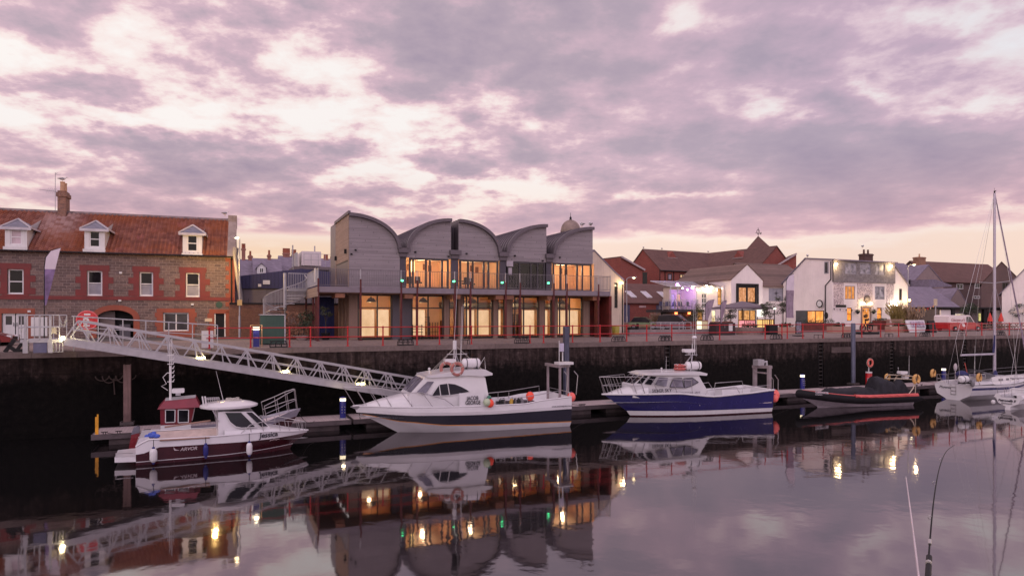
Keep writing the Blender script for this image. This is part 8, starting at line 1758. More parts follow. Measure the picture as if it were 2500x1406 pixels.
whip(SS,SF.u(1686,0),-.2,zt,SF.z(xm,0,745)-zt,.1); whip(SS,SF.u(1702,0),.1,zt-.1,SF.z(xm,0,700)-zt,-.12); whip(SS,SF.u(1626,-.3),-.3,zr-.05,SF.z(xm,0,866)-zr,.02)
mb = MB(); a = SF.u(1615,-.3); mb.tube([(a,-.3,zr-.1),(a,-.3,zr+.12)],.03,6); mb.ball((a,-.3,zr+.16),.06,8); mb.tube([(a-.2,-.7,zr-.08),(a-.2,-.7,zr+.02),(a+.6,-.7,zr+.04),(a+.6,-.7,zr-.06)],.02,5); SS.part('horn',mb,white)
# high bow rail
ps_ = []
for p_ in (1474,1487,1500,1515,1545,1572,1600,1642,1676):
    y_ = -1.2 if p_ > 1550 else -.7 if p_ > 1500 else -.25; x = SF.u(p_+8,y_); t_ = min(.995,-x/SL); hgt = 1.02 if p_ < 1580 else .85; ps_.append(((x,-ps2(t_)*.97,shS(t_)),(x-.38 if p_ < 1670 else x-.1,-ps2(min(1,t_+.02))*1.02,shS(t_)+hgt)))
ps_ = [((-SL+.1,0,zb),(-SL-.15,0,zb+1.02))]+ps_; rails(SS,ps_[:7],0,.02); rails(SS,ps_[6:],0,.02,mid=False); rails(SS,[((a,-b,c),(d,-e,f)) for (a,b,c),(d,e,f) in ps_[:7]],0,.02)
mb = MB(); mb.box(SF.u(1740,SN),-.1,-1.35,1.35,.62,.66); SS.part('cockpit_sole',mb,teak)
mb = MB(); mb.box(SF.u(1775,-.3),SF.u(1845,-.3),.2,1.0,.66,1.35); SS.part('engine_box',mb,gel)
mb = MB()
for s in (-1,1): mb.tube([(SF.u(1726,SN),s*1.4,shS(.4)),(SF.u(1730,SN),s*1.4,shS(.4)+.35),(SF.u(1800,SN),s*1.42,shS(.2)+.42),(SF.u(1810,SN),s*1.42,shS(.2))],.022,6); mb.tube([(SF.u(1815,SN),s*1.42,shS(.18)),(SF.u(1817,SN),s*1.42,shS(.18)+.36),(SF.u(1885,SN),s*1.4,shS(0)+.3),(SF.u(1888,SN),s*1.4,shS(0))],.022,6)
SS.part('cockpit_rail',mb,steel,smooth=60)
mb = MB(); ga0,ga1 = SF.u(1843,.9),SF.u(1878,-.9); zt1 = SF.z(ga0,0,897); mb.bar((ga0,.9,.8),(ga0,.9,zt1+.1),.2); mb.bar((ga1,-.9,.8),(ga1,-.9,zt1+.2),.2); mb.bar((ga0-.1,.95,zt1),(ga1+.1,-.95,zt1+.1),.18); mb.bar((ga0-.05,.9,zt1-.35),(ga1,-.9,zt1-.3),.09); SS.part('gantry',mb,M('gantry_grey',(.3,.3,.3),.5))
mb = MB(); gx = (ga0*.7+ga1*.3); mb.box(gx-.28,gx+.2,.1,.6,zt1+.12,zt1+.5); mb.tube([(gx+.2,.3,zt1+.3),(gx+.45,.2,zt1+.35),(gx+.45,.2,zt1+.05)],.09,8); SS.part('pot_hauler',mb,galv)
mb = MB()
for x in (ga0+.35,ga1+.3): mb.tube([(x,-.9,1.3),(x,-.9,zt1-.7),(x-.25,-.9,zt1-.4)],.028,6)
SS.part('davit',mb,steel)
buoy('large pink-orange buoy hanging off the stern of the blue-hulled boat',SF,.52,-.8,SF.z(.5,-.8,964),.33,M('pink_orange_buoy',(.8,.2,.15),.45)); buoy('smaller pink-orange buoy just under the large one at the blue boat stern',SF,.36,-1.05,SF.z(.3,-1,972),.22,MATS['pink_orange_buoy'])

# 3. small cabin boat, bow to the right ----------------------------------------------------
CB = 2.5; CF = at(331,27.05,26).sub(0,CB/2)
CJ = T('cabin_boat','small maroon and white cabin boat with rounded white roof, nearest the camera','boat',CF,(0,0,0)); CN = -CB/2
CL = CF.u(752,0); zb = CF.z(CL,0,1049); pc = plan(CB,.5,2.4,.92)
def cn(px,py,y=None): y = CN*.85 if y is None else y; x = CF.u(px,y); return (x,CF.z(x,y,py))
shC = lerp_tab([(0,.78),(.06,1.02),(.2,1.0),(.45,.98),(.7,1.0),(1,zb)]); bdC = lerp_tab([(0,.46),(.06,.50),(.11,.70),(.2,.69),(.6,.66),(1,zb-.10)])
rows = [(CL*.86,lambda t: .02,lambda t: -.35+.2*t,0),(CL*.88,lambda t: pc(t)*(.82-.2*t),lambda t: -.06,0),(CL*.90,lambda t: pc(t)*(.88-.18*t),lambda t: .12+.16*max(0,t-.5),1),(CL*.905,lambda t: pc(t)*(.89-.18*t),lambda t: .155+.16*max(0,t-.5),0),(CL*.99,lambda t: pc(t)*(1.0-.03*t),bdC,1),(CL,lambda t: pc(t)*.97,shC,1)]
CJ.part('hull',hull_mesh(rows,1,32,(1,-.35,0)),[maroon,gel],smooth=40)
mb = MB()
for s in (-1,1): mb.tube([(CL*t,s*pc(t)*.97,shC(t)) for t in ts_],.035,6)
CJ.part('gunwale',mb,gel,smooth=60)
mb = MB(); mb.prismz([(-.75,-.85),(0,-1.05),(0,1.05),(-.75,.85)],.16,.36); mb.prismx([(-.95,.36),(.95,.36),(.9,.75),(-.9,.75)],-.02,.10); CJ.part('swim_platform',mb,gel); mb = MB(); mb.tube([(-.7,-.8,.37),(-.72,-.8,.5),(-.1,-.9,.5)],.02,5); CJ.part('platform_rail',mb,steel)
hwC = lambda x,z: min(1.02-.22*(z-.9),pc(max(0,min(1,x/CL)))*.86)
xd0,xd1 = cn(548,1050)[0],CL*.97; n = 12; zt0 = cn(600,1043,-.8)[1]
mb = MB(); mb.grid(lambda a,b: (lambda x: (x,pc(min(1,x/CL))*.93*math.sin((a-.5)*PI),shC(x/CL)-.02+(.03+.26*(1-b)**.8)*math.cos((a-.5)*PI)**.5))(xd0+(xd1-xd0)*b),14,n); CJ.part('foredeck',mb,gel,smooth=50)
cab = [cn(533,1052),cn(533,1008),cn(545,1006),cn(620,1007),cn(660,1043),(cn(660,1043)[0],.75),(cn(533,1052)[0],.75)]
cabo = CJ.part('cabin',shell(MB(),cab,hwC),gel,smooth=30)
sw = [cn(549,1008),cn(590,1007.5),cn(626,1043),cn(590,1045),cn(576,1042),cn(562,1031)]; w_ = sidewin(CJ,'side_window',sw,hwC,bglass,cabo); CJ.part('window_frame',sideframe(MB(),sw,hwC,.03),white,w_)
sw2 = [cn(602,1008),cn(617,1008),cn(655,1041),cn(638,1042)]; sidewin(CJ,'side_window',sw2,hwC,bglass,cabo)
A,B_ = cab[4],cab[3]; mb = MB()
def wsp3(f,y,off=.015): x = A[0]+(B_[0]-A[0])*f; z = A[1]+(B_[1]-A[1])*f; return (x+off,y*hwC(x,z),z+off)
for y0,y1 in ((-.93,-.04),(.04,.93)): mb.face([wsp3(.08,y0),wsp3(.95,y0),wsp3(.95,y1),wsp3(.08,y1)])
CJ.part('windscreen',mb,bglass,cabo)
rc = cn(560,995,0); x0r,x1r = CF.u(486,-.6),CF.u(633,-.3); zr0 = cn(560,1006)[1]; mb = MB(); n = 18; prof = []
for k in range(8):
    f = k/7; prof.append((math.sin(PI*f),-math.cos(PI*f)))
mb.lathe([(max(.02,r_*1.0),z_) for r_,z_ in prof],0,0,24); xc,rx = (x0r+x1r)/2,(x1r-x0r)/2; mb.v = [(xc+x*rx,y*1.06,zr0+.16+z*(.16 if z < 0 else .24)*(1.0 if x < .5 else 1-.5*(x-.5))) for x,y,z in mb.v]; rfo = CJ.part('roof',mb,gel,smooth=60)
zr1 = zr0+.38; mb = MB(); a,b = CF.u(503,-.2),CF.u(536,-.2)
for k in range(7): x = a+(b-a)*k/6; mb.tube([(x,-.35,zr1-.04),(x,-.35,zr1+.12),(x,.35,zr1+.12),(x,.35,zr1-.04)],.012,5)
for y in (-.35,0,.35): mb.tube([(a,y,zr1+.12),(b,y,zr1+.12)],.012,5)
CJ.part('roof_rack',mb,steel,rfo); mb = MB(); rnd = random.Random(4); [mb.tube([(CF.u(568,0)+(.34-.02*i)*math.cos(a*.7)+.03*math.sin(3*a+i),-.1+(.26-.02*i)*math.sin(a*.7),zr1-.02+.018*i+.03*math.sin(2.3*a+i)) for a in range(10)],.022,5) for i in range(7)]; one('rope_coil','heap of pale rope on the white cabin boat roof','rope',CF,(CF.u(568,0),-.1,zr1),mb,ropem)
whip(CJ,CF.u(546,-.1),-.1,zr1-.05,CF.z(CF.u(546,0),0,902)-zr1,-.30,.016)
mb = MB(); [mb.tube([(CF.u(497,-.4)+dx,-.5,zr1-.1),(CF.u(497,-.4)+dx-.05,-.5,zr1+.28)],.035,6) for dx in (0,.1)]; CJ.part('rod_holder',mb,gel,rfo)
mb = MB(); x = CF.u(519,-.9)
for s in (-1,1): mb.tube([(x,s*.9,zr0+.1),(CF.u(534,-.9),s*.92,cn(534,1030)[1])],.022,5); mb.tube([(x+.1,s*.85,zr0+.1),(CF.u(534,-.9)-.02,s*.92,cn(534,1048)[1])],.018,5)
CJ.part('roof_strut',mb,steel)
# cockpit coaming, long boathook rods along the side
mb = MB(); mb.box(.25,xd0-.02,-.95,.95,.35,.38); CJ.part('cockpit_sole',mb,M('cream_sole',lin(214,194,184),.6)); mb = MB(); mb.prismx([(.55,.38),(.95,.38),(.95,1.0),(.6,1.0)],.3,xd0-.05); CJ.part('far_coaming',mb,M('cream_sole',(.5,.5,.5),.6)); mb = MB(); mb.prism([(-.02,.76),(.5,.95),(.45,1.1),(.12,1.08)],-.98,.98); CJ.part('stern_locker',mb,gel)
mb = MB(); y = CN*.98; mb.tube([(CF.u(390,y),y,cn(390,1073)[1]),(CF.u(512,y),y,cn(512,1066)[1])],.035,6); one('boat_hook','long wooden pole lying along the side deck of the small cabin boat','pole',CF,(CF.u(450,y),y,1.0),mb,M('pole_wood',lin(150,118,104),.7)); mb = MB(); mb.tube([(CF.u(402,.4),.4,1.26),(CF.u(514,.4),.4,1.42)],.04,6); one('boat_hook','second wooden pole resting in the cockpit of the small cabin boat','pole',CF,(CF.u(450,.4),.4,1.3),mb,MATS['pole_wood'])
mb = MB(); [mb.ball((CF.u(372,CN*.7)+dx,CN*.7+dy,cn(372,1064)[1]+dz),r_,8,(1.2,1,.75)) for dx,dy,dz,r_ in ((0,0,0,.15),(-.16,.05,-.03,.11),(.15,-.02,-.04,.12),(.05,.04,.09,.08),(-.07,-.05,.07,.07))]; one('bag','crumpled blue bag on the stern corner of the small cabin boat','bag',CF,(CF.u(372,CN*.7),CN*.7,1.05),mb,M('bright_blue_bag',lin(70,96,190),.5,bump=.6,bscale=9))
ps_ = []
for p_,dz in ((588,.0),(610,.32),(640,.40),(680,.45),(704,.42),(728,.38),(738,.36)):
    y_ = -.95 if p_ < 650 else -.6 if p_ < 710 else -.2; x = CF.u(p_,y_); t_ = min(.99,x/CL); ps_.append(((x+.05,-pc(t_)*.9,shC(t_)),(x-.02,-pc(t_)*.92,shC(t_)+dz+.02)))
ps_.append(((CL*.985,0,zb),(CL*.985,0,zb+.36))); rails(CJ,ps_,0,.018,mid=False); rails(CJ,[((a,-b,c),(d,-e,f)) for (a,b,c),(d,e,f) in ps_],0,.018,mid=False)
lx = CF.u(634,CN*.95); le = CF.u(682,CN*.7); lettering(CJ,'lettering','Jessica',.34,lx,-pc(lx/CL)-.02,CF.z(CF.u(655,CN*.8),CN*.8,1066)+.0,letter,bold=.006,fit=le-lx,yaw=math.atan2(pc(lx/CL)-pc(le/CL),le-lx),shear=.1)
silv = M('silver_script',lin(190,176,178),.4); lx = CF.u(440,CN); lettering(CJ,'lettering','ARVOR',.22,lx,CN*1.0-.012,CF.z(lx,CN,1100),silv,bold=.004,fit=CF.u(482,CN)-lx,shear=.25)
mb = MB(); x,z = CF.u(430,CN),CF.z(CF.u(430,CN),CN,1098); mb.mesh([(x-.1,CN-.014,z+.14),(x-.02,CN-.014,z+.03),(x+.13,CN-.014,z-.02),(x-.05,CN-.014,z-.02),(x-.08,CN-.014,z+.02)],[(4,3,2,1,0)]); CJ.part('emblem',mb,silv)
mb = MB(); a,z = CF.u(663,CN),CF.z(CF.u(680,-.9),-.9,1072); 
for k in range(3): t_ = CF.u(662+8*k,-.9)/CL; mb.tube([(CL*t_-.07,-pc(t_)*1.0-.012,z-.02+.04*(k % 2)),(CL*t_,-pc(t_)*.995-.012,z+.02),(CL*t_+.07,-pc(t_+.01)*.99-.012,z)],.01,4)
CJ.part('bow_script',mb,silv)
fender('white fender hanging at the stern quarter of the small cabin boat',CF,CF.u(375,CN),CN-.16,cn(375,1092,CN)[1],1.03,white,.58,.14); fender('blue fender hanging amidships on the small cabin boat',CF,CF.u(502,CN),CN-.15,cn(502,1083,CN)[1],1.0,M('fender_blue',(.02,.02,.15),.4),.52,.10); fender('white fender hanging below the bow name of the small cabin boat',CF,CF.u(608,CN),CN-.14,cn(608,1078,CN)[1],1.02,white,.55,.12)

# 4. maroon wheelhouse boat behind it -------------------------------------------------------
WB = 2.3; WF = Q.sub(Q.u(345,-5.35),-5.35,1.0); WBt = T('wheelhouse_boat','fishing boat with maroon wheelhouse aft and grey bow, behind the small cabin boat','boat',WF,(0,0,0))
WL = WF.u(734,0); zb = WF.z(WL,0,996); pw2 = plan(WB,.5,2.2,.9); shW = lerp_tab([(0,.72),(.4,.78),(.7,1.0),(1,zb)])
rows = [(WL*.84,lambda t: .02,lambda t: -.35,0),(WL*.87,lambda t: pw2(t)*.8,lambda t: -.05,0),(WL*.97,lambda t: pw2(t)*.97,lambda t: shW(t)*.74,1),(WL,lambda t: pw2(t),shW,1)]
WBt.part('hull',hull_mesh(rows,1,26,(2,-.12,0)),[maroon,M('grey_bulwark',lin(150,146,158),.4),teak],smooth=40)
def wn_(px,py,y): x = WF.u(px,y); return (x,WF.z(x,y,py))
yn = -.80; x0 = WF.u(392,yn); x1 = WF.u(466,yn); x2 = WF.u(478,yn); z0 = wn_(392,1038,yn)[1]; z1 = wn_(392,998,yn)[1]; z2 = wn_(420,979,yn)[1]; wred = M('wheelhouse_maroon',lin(112,26,40),.35,coat=.3,var=.1)
mb = MB(); mb.prism([(x0,z0),(x1,z0),(x1+.14,z1),(x0-.02,z1)],yn,-yn); wh = WBt.part('wheelhouse',mb,wred); mb = MB(); mb.prism([(x0,.6),(x1,.6),(x1,z0-.003),(x0,z0-.003)],yn-.02,-yn+.02); WBt.part('deckhouse_base',mb,gel)
mb = MB(); mb.mesh([(x0-.12,yn-.1,z1),(x1+.38,yn-.1,z1),(x1+.38,-yn+.1,z1),(x0-.12,-yn+.1,z1),(x0+.14,yn+.14,z2),(x1+.20,yn+.14,z2+.08),(x1+.20,-yn-.14,z2+.08),(x0+.14,-yn-.14,z2)],[(3,2,1,0),(0,1,5,4),(1,2,6,5),(2,3,7,6),(3,0,4,7),(4,5,6,7)]); rfw = WBt.part('wheelhouse_roof',mb,M('roof_maroon',lin(124,34,50),.4,coat=.2)); mb = MB(); mb.mesh([(x0+.15,yn+.15,z2+.012),(x1+.19,yn+.15,z2+.092),(x1+.19,-yn-.15,z2+.092),(x0+.15,-yn-.15,z2+.012)],[(0,1,2,3)]); WBt.part('roof_top',mb,gel,rfw)
for a,b in ((404,427),(435,460)):
    p_ = [wn_(a,1031,yn),wn_(b,1030,yn),wn_(b+.5,1000,yn),wn_(a,1000,yn)]; mb = MB(); mb.face([(x,yn-.012,z) for x,z in p_]); w_ = WBt.part('window',mb,bglass,wh); mb = MB(); c_ = p_[:]; [mb.bar((s_[0],yn-.02,s_[1]),(e_[0],yn-.02,e_[1]),.035) for s_,e_ in zip(c_,c_[1:]+c_[:1])]; WBt.part('frame',mb,white,w_)
mb = MB(); fx = lambda z: x1+.14*(z-z0)/(z1-z0)+.012; mb.face([(fx(z0+.12),-.6,z0+.12),(fx(z0+.12),.6,z0+.12),(fx(z1-.06),.6,z1-.06),(fx(z1-.06),-.6,z1-.06)]); w_ = WBt.part('window',mb,bglass,wh); mb = MB(); [mb.bar((fx(za)+.01,ya,za),(fx(zb2)+.01,yb,zb2),.04) for (ya,za),(yb,zb2) in (((-.6,z0+.12),(.6,z0+.12)),((-.6,z1-.06),(.6,z1-.06)),((-.6,z0+.12),(-.6,z1-.06)),((.6,z0+.12),(.6,z1-.06)),((0,z0+.12),(0,z1-.06)))]; WBt.part('frame',mb,white,w_)
xm = WF.u(416,0); zt = WF.z(xm,0,893); mb = MB(); mb.tube([(xm,0,z2-.1),(xm,0,zt)],.05,8); 
for k in range(7): z = z2+.8+k*.2; mb.bar((xm-.12+.08*(k % 2),0,z),(xm+.14,0,z),.04); mb.tube([(xm+.1,0,z),(xm+.16,-.05,z+.1)],.02,4)
mb.tube([(xm-.02,-.03,zt),(xm-.02,-.03,WF.z(xm,0,838))],.016,5); mb.tube([(xm+.05,.05,zt),(xm+.06,.05,WF.z(xm,0,826))],.014,5); mb.tube([(xm-.12,-.05,zt-.3),(xm-.3,-.06,zt-.5),(xm-.16,-.05,zt-.8),(xm-.36,-.06,zt-.9),(xm-.1,-.05,zt-1.1)],.014,4); WBt.part('mast',mb,white); radar(WBt,WF.u(435,0),-.05,WF.z(xm,0,959),.52); mb = MB(); mb.bar((xm,0,WF.z(xm,0,958)),(WF.u(440,0),-.05,WF.z(xm,0,958)),.04); WBt.part('bracket',mb,white)
ps_ = []
for p_,y_,dz in ((645,-.85,.72),(676,-.6,.82),(700,-.4,.92),(720,-.2,.98)): x = WF.u(p_,y_); t_ = min(.99,x/WL); ps_.append(((x+.12,-pw2(t_)*.93,shW(t_)),(x,-pw2(t_)*.95,shW(t_)+dz)))
rails(WBt,ps_,0,.022); ps2_ = [((a,-b,c),(d,-e,f)) for (a,b,c),(d,e,f) in ps_]; rails(WBt,ps2_,0,.022); mb = MB(); mb.tube([ps_[-1][1],ps2_[-1][1]],.022,6); WBt.part('pulpit',mb,steel)
mb = MB(); xo = -.15; mb.prism([(xo-.35,.02),(xo+.12,-.05),(xo+.18,.55),(xo+.05,.78),(xo-.22,.72)],-.2,.2); og = WBt.part('outboard_motor',mb,M('outboard_red',lin(130,34,44),.35,coat=.3),smooth=40); mb = MB(); mb.prism([(xo-.24,.725),(xo+.07,.785),(xo+.1,1.0),(xo+.0,1.08),(xo-.15,1.02)],-.19,.19); WBt.part('cowling',mb,M('cowl_grey',lin(110,108,118),.4),og)
mb = MB(); [mb.tube([(WF.u(p_,-1),-1.05,.72),(WF.u(p_,-1),-1.05,1.0)],.02,5) for p_ in (352,370,388)]; mb.tube([(WF.u(346,-1),-1.05,1.0),(WF.u(392,-1),-1.05,1.02)],.02,5); WBt.part('stern_rail',mb,steel)

# 5. inflatable boat, bow to the left -------------------------------------------------------
RBt = 2.6; RF = at(2245,45.5,16.0).sub(0,RBt/2); RI = T('inflatable_boat','black rigid inflatable boat with red striped tubes and dark covers','boat',RF,(0,0,0))
bx = RF.u(1946,0); RL = -bx; zb = RF.z(bx,0,950); rblack = M('tube_black',(.012,.011,.013),.55,var=.2,spec=.15); rredt = M('tube_red',lin(206,92,88),.5,var=.12)
def tube_c(t): h = 1.02; w = h if t < .6 else h*(1-((t-.6)/.4)**2.0)**.9 if t < .999 else 0; return w,.50+.85*max(0,t-.42)**1.6*2.0*(zb-.42)/1.3
for s in (-1,):
    pass
mb = MB(); pts = []; n = 26
for i in range(n+1): t_ = .99*i/n; w,z = tube_c(t_); pts.append((-RL*.97*t_,-w,z))
pts += [(-RL*.985,0,tube_c(1.0)[1])]+[(x,-y,z) for x,y,z in pts[::-1]]
mb.tube([(pts[0][0]+.55,pts[0][1],pts[0][2]-.05)]+pts+[(pts[-1][0]+.55,pts[-1][1],pts[-1][2]-.05)],.27,12)
m_ = len(pts)+2
for v_i in list(range(12))+list(range((m_-1)*12,m_*12)): c = (pts[0][0]+.55,pts[0][1] if v_i < 12 else -pts[0][1],pts[0][2]-.05); v_ = mb.v[v_i]; mb.v[v_i] = tuple(c[k]+(v_[k]-c[k])*.3 for k in range(3))
tb2 = RI.part('tube',mb,rblack,smooth=60)
def strake(i0,i1,up,r,m_,name): mb = MB(); mb.tube([(p[0],p[1]*1.10 if abs(p[1]) > .3 else p[1],p[2]+up) for p in pts[i0:i1]],r,6); return RI.part(name,mb,m_,tb2,smooth=60)
strake(0,17,.20,.15,rredt,'wear_patch'); strake(16,27,.24,.045,rredt,'red_stripe'); strake(0,27,-.02,.06,M('rubbing_black',(.012,.011,.012),.6),'rubbing_strake')
mb = MB(); [mb.tube([(pts[i][0],-1.30,pts[i][2]+.30),(pts[i][0]-.3,-1.33,pts[i][2]+.20),(pts[i][0]-.6,-1.30,pts[i][2]+.30)],.018,5) for i in range(2,15,2)]; RI.part('grab_line',mb,rredt,tb2)
rows = [(RL*.80,lambda t: .02,lambda t: -.3,0),(RL*.82,lambda t: .75*(1 if t < .5 else 1-((t-.5)/.5)**2)+.02,lambda t: -.02+.1*t,0),(RL*.95,lambda t: .95*(1 if t < .6 else 1-((t-.6)/.4)**2)+.02,lambda t: .42+.55*max(0,t-.45)**1.5*(zb-.3),0)]
RI.part('hull',hull_mesh(rows,-1,24,(0,0,0)),[M('grey_hull',lin(170,160,168),.3,coat=.3)],smooth=40)
cov = M('dark_canvas',(.022,.021,.027),.65,spec=.2,var=.35,scale=2,bump=.5,bscale=6)
def cover(x0,x1,w,zf,name,n=20,m=10,seed=0):
    rnd = random.Random(seed); mb = MB(); off = [[rnd.uniform(-.04,.04) for _ in range(m+1)] for _ in range(n+1)]
    mb.grid(lambda a,b: (x0+(x1-x0)*b,w*(-1+2*a)*(1+.03*math.sin(b*30)),.55+(zf(b)-.55)*(max(0,math.sin(PI*min(.999,max(.001,a)))))**.35+off[int(b*n)][int(a*m)]),m,n)
    return RI.part(name,mb,cov,smooth=70)
cover(RF.u(2020,-.5),RF.u(2152,-.5),.78,lambda b: .7+.52*min(1,b*9)*(1 if b < .85 else 1-.15*(b-.85)/.15)+.03*math.sin(b*12),'cover',22,10,1)
cover(RF.u(2136,-.5),RF.u(2188,-.5),.70,lambda b: .7+1.2*min(1,b*7)*(1-.30*max(0,b-.45)/.55),'console_cover',18,10,2)
cover(RF.u(2192,-.4),RF.u(2226,-.4),.42,lambda b: .7+.98*math.sin(PI*min(.98,b*.75+.2)),'engine_cover',14,10,3)
mb = MB(); xo = .35; mb.prism([(xo-.15,-.3),(xo+.15,-.3),(xo+.25,.7),(xo-.2,.75)],-.16,.16); RI.part('outboard_leg',mb,M('outboard_black',(.02,.02,.024),.35))
ax = RF.u(2228,-.7); zt = RF.z(ax,0,917); mb = MB()
for s in (-1,1): mb.tube([(RF.u(2213,-.8),s*.85,.6),(ax-.1,s*.85,zt-.75),(ax+.12,s*.82,zt-.2),(ax+.1,s*.6,zt)],.035,6); mb.tube([(RF.u(2224,-.8)+.3,s*.85,.6),(ax+.12,s*.84,zt-.3)],.025,5)
mb.tube([(ax+.1,-.6,zt),(ax+.1,.6,zt)],.035,6); mb.tube([(ax+.1,-.8,zt-.22),(ax+.1,.8,zt-.22)],.03,6); RI.part('arch',mb,M('arch_cream',lin(196,180,160),.4,.2)); rdx = RF.u(2204,.2)
fr2 = [((rdx-.85+.25*i,.75),zt+.0) for i in range(8)]
mb = MB(); a0_,a1_ = RF.u(2166,.6),RF.u(2240,-.6); mb.tube([(a0_,.75,zt-.2),(a0_+.25,.7,zt+.03),(a1_-.5,-.5,zt+.03),(a1_,-.7,zt-.15)],.03,6); mb.tube([(a0_,.75,zt-.22),(a1_,-.72,zt-.22)],.028,6); RI.part('arch_rail',mb,MATS['arch_cream']); radar(RI,RF.u(2203,.0),.0,zt+.12,.6); mb = MB(); mb.box(rdx-.16,rdx+.16,-.15,.15,zt-.2,zt+.05); RI.part('radar_foot',mb,gel)
whip(RI,RF.u(2219,0),0,zt-.1,RF.z(ax,0,864)-zt,.02,.018); mb = MB(); x = RF.u(2193,.1); mb.tube([(x,.1,zt),(x,.1,zt+.5)],.014,5); mb.ball((x,.1,zt+.53),.04,6); RI.part('light_pole',mb,galv)
yelm = M('yellow_buoy',lin(206,160,96),.55,var=.12)
def horseshoe(label,fr,x,y,z,s=1.0,deg=0):
    t = T('horseshoe_buoy',label,'horseshoe buoy',fr,(x,y,z),'horseshoe buoys on the stern rails'); mb = MB(); pts = [(x+s*.2*math.cos(a),y,z+s*.25*math.sin(a)) for a in [R(-60+i*300/14) for i in range(15)]]; mb.tube(pts,.10*s,8); t.part('float',mb,yelm,smooth=60); mb = MB(); mb.tube([(x-.02,y-.11,z+s*.34),(x+.02,y-.11,z+s*.1)],.02,5); t.part('strap',mb,blackm); return t
horseshoe('yellow horseshoe buoy on the arch of the black inflatable boat',RF,RF.u(2234,-.8),-.9,RF.z(RF.u(2234,-.8),-.9,926),1.05); horseshoe('half hidden yellow horseshoe buoy at the far end of the inflatable boat arch',RF,RF.u(2165,.9),.85,RF.z(RF.u(2165,.9),.85,921),.8)
paleL = M('pale_lettering',lin(206,200,206),.5); lx = RF.u(1988,-1.2); lettering(RI,'lettering','CLEARWATER',.2,lx,-1.29,RF.z(lx,-1.2,958)-.02,paleL,tb2,bold=.006,fit=RF.u(2022,-1.25)-lx,ang=R(-5)); lettering(RI,'lettering','DYNAMITE',.12,lx,-1.30,RF.z(lx,-1.2,962)-.04,paleL,tb2,fit=(RF.u(2006,-1.25)-lx),ang=R(-5))

# 6. yachts ---------------------------------------------------------------------------------
YB = 3.3; YF = at(2327,48.9,27.0); YT = T('yacht','white sailing yacht with tall mast, boom and blue side stripe, stern toward the camera','yacht',YF,(0,0,0)); YL = 10.2
py_ = lambda t: YB/2*(.80+.25*min(1,t/.45) if t < .45 else 1.05*(1-((t-.45)/.55)**2.0)) if t < 1 else .01
shY = lerp_tab([(0,1.10),(.4,1.05),(1,1.45)])
rows = [(YL*.86,lambda t: .02,lambda t: -.45,0),(YL*.90,lambda t: max(.01,py_(t)*(.42+.38*min(1,t*2))),lambda t: .0 if t > .12 else .08*(1-t/.12),0),(YL*.94,lambda t: max(.01,py_(t)*(.86+.06*min(1,t*2))),lambda t: .38,0),(YL*.975,lambda t: max(.01,py_(t)*.96),lambda t: shY(t)-.34,1),(YL*.985,lambda t: max(.01,py_(t)*.985),lambda t: shY(t)-.17,0),(YL,lambda t: max(.01,py_(t)),shY,0)]
YT.part('hull',hull_mesh(rows,1,30,(0,.02,.26),tmat=0),[gel,M('yacht_blue_stripe',lin(58,58,104),.3)],smooth=40)
def yn_(px,py,y): x = YF.u(px,y); return (x,YF.z(x,y,py))
mb = MB(); mb.box(.1,YL*.26,-.62,.62,.62,.66); YT.part('cockpit_sole',mb,teak); mb = MB(); [mb.prismx([(s*.62-.05,.6),(s*.62+.05,.6),(s*1.25,1.12),(s*.9,1.32),(s*.62,1.28)] if s > 0 else [(s*.62+.05,.6),(s*.62,1.28),(s*.9,1.32),(s*1.25,1.12),(s*.62-.05,.6)],.1,YL*.28) for s in (-1,1)]; YT.part('coaming',mb,gel)
mb = MB(); n = 10; ct = [(.28,1.55),(.34,1.62),(.55,1.58),(.70,1.45),(.74,1.3)]; hwY = lambda x,z: max(.2,(1.12-.25*max(0,x/YL-.3))-.18*(z-1.1)); shell(mb,[(YL*.28,1.05)]+[(YL*.74,1.1)]+[(YL*a,b) for a,b in ct[::-1]],hwY); cr = YT.part('coachroof',mb,gel,smooth=40)
for a,b in ((.36,.42),(.46,.5),(.54,.58),(.61,.64)): mb = MB(); pts_ = [(YL*a,1.27),(YL*b,1.27),(YL*b,1.42),(YL*a,1.42)]; mb.face([(x,-hwY(x,z)-.012,z) for x,z in pts_]); YT.part('portlight',mb,bglass2,cr)
mb = MB(); mb.grid(lambda a,b: (YL*(.22+.12*b),1.0*math.cos(PI*a),1.5+.62*math.sin(PI*a)**.6*(1-.45*b)),12,5); sp2 = YT.part('sprayhood',mb,M('hood_dark',(.05,.05,.06),.5,var=.3)); mb = MB(); [mb.box(YL*.225-.02,YL*.225,-.9+k*.36,-.62+k*.36,1.58,1.78) for k in range(6)]; YT.part('hood_window',mb,bglass2,sp2)
xm = YL*.47; pm = YF.u(2428,0); xm = pm; zt = YF.z(xm,0,472); mb = MB(); mb.tube([(xm,0,1.4),(xm,0,zt)],.105,10,.085); ms = YT.part('mast',mb,M('mast_alloy',lin(178,172,186),.35,.5,var=.05),smooth=60)
mb = MB(); mb.tube([(xm,0,zt),(xm,0,zt+.18)],.05,6); mb.tube([(xm,0,zt+.05),(xm+.35,.1,zt+.2)],.014,4); mb.bar((xm+.3,.1,zt+.17),(xm+.4,.1,zt+.26),.03); mb.tube([(xm-.02,0,zt+.1),(xm-.02,0,zt+.4)],.01,4); YT.part('masthead',mb,blackm,ms)
zs_ = YF.z(xm,0,691); mb = MB(); mb.tube([(xm,-1.05,zs_+.1),(xm,0,zs_),(xm,1.05,zs_+.1)],.03,6); YT.part('spreader',mb,alu,ms)
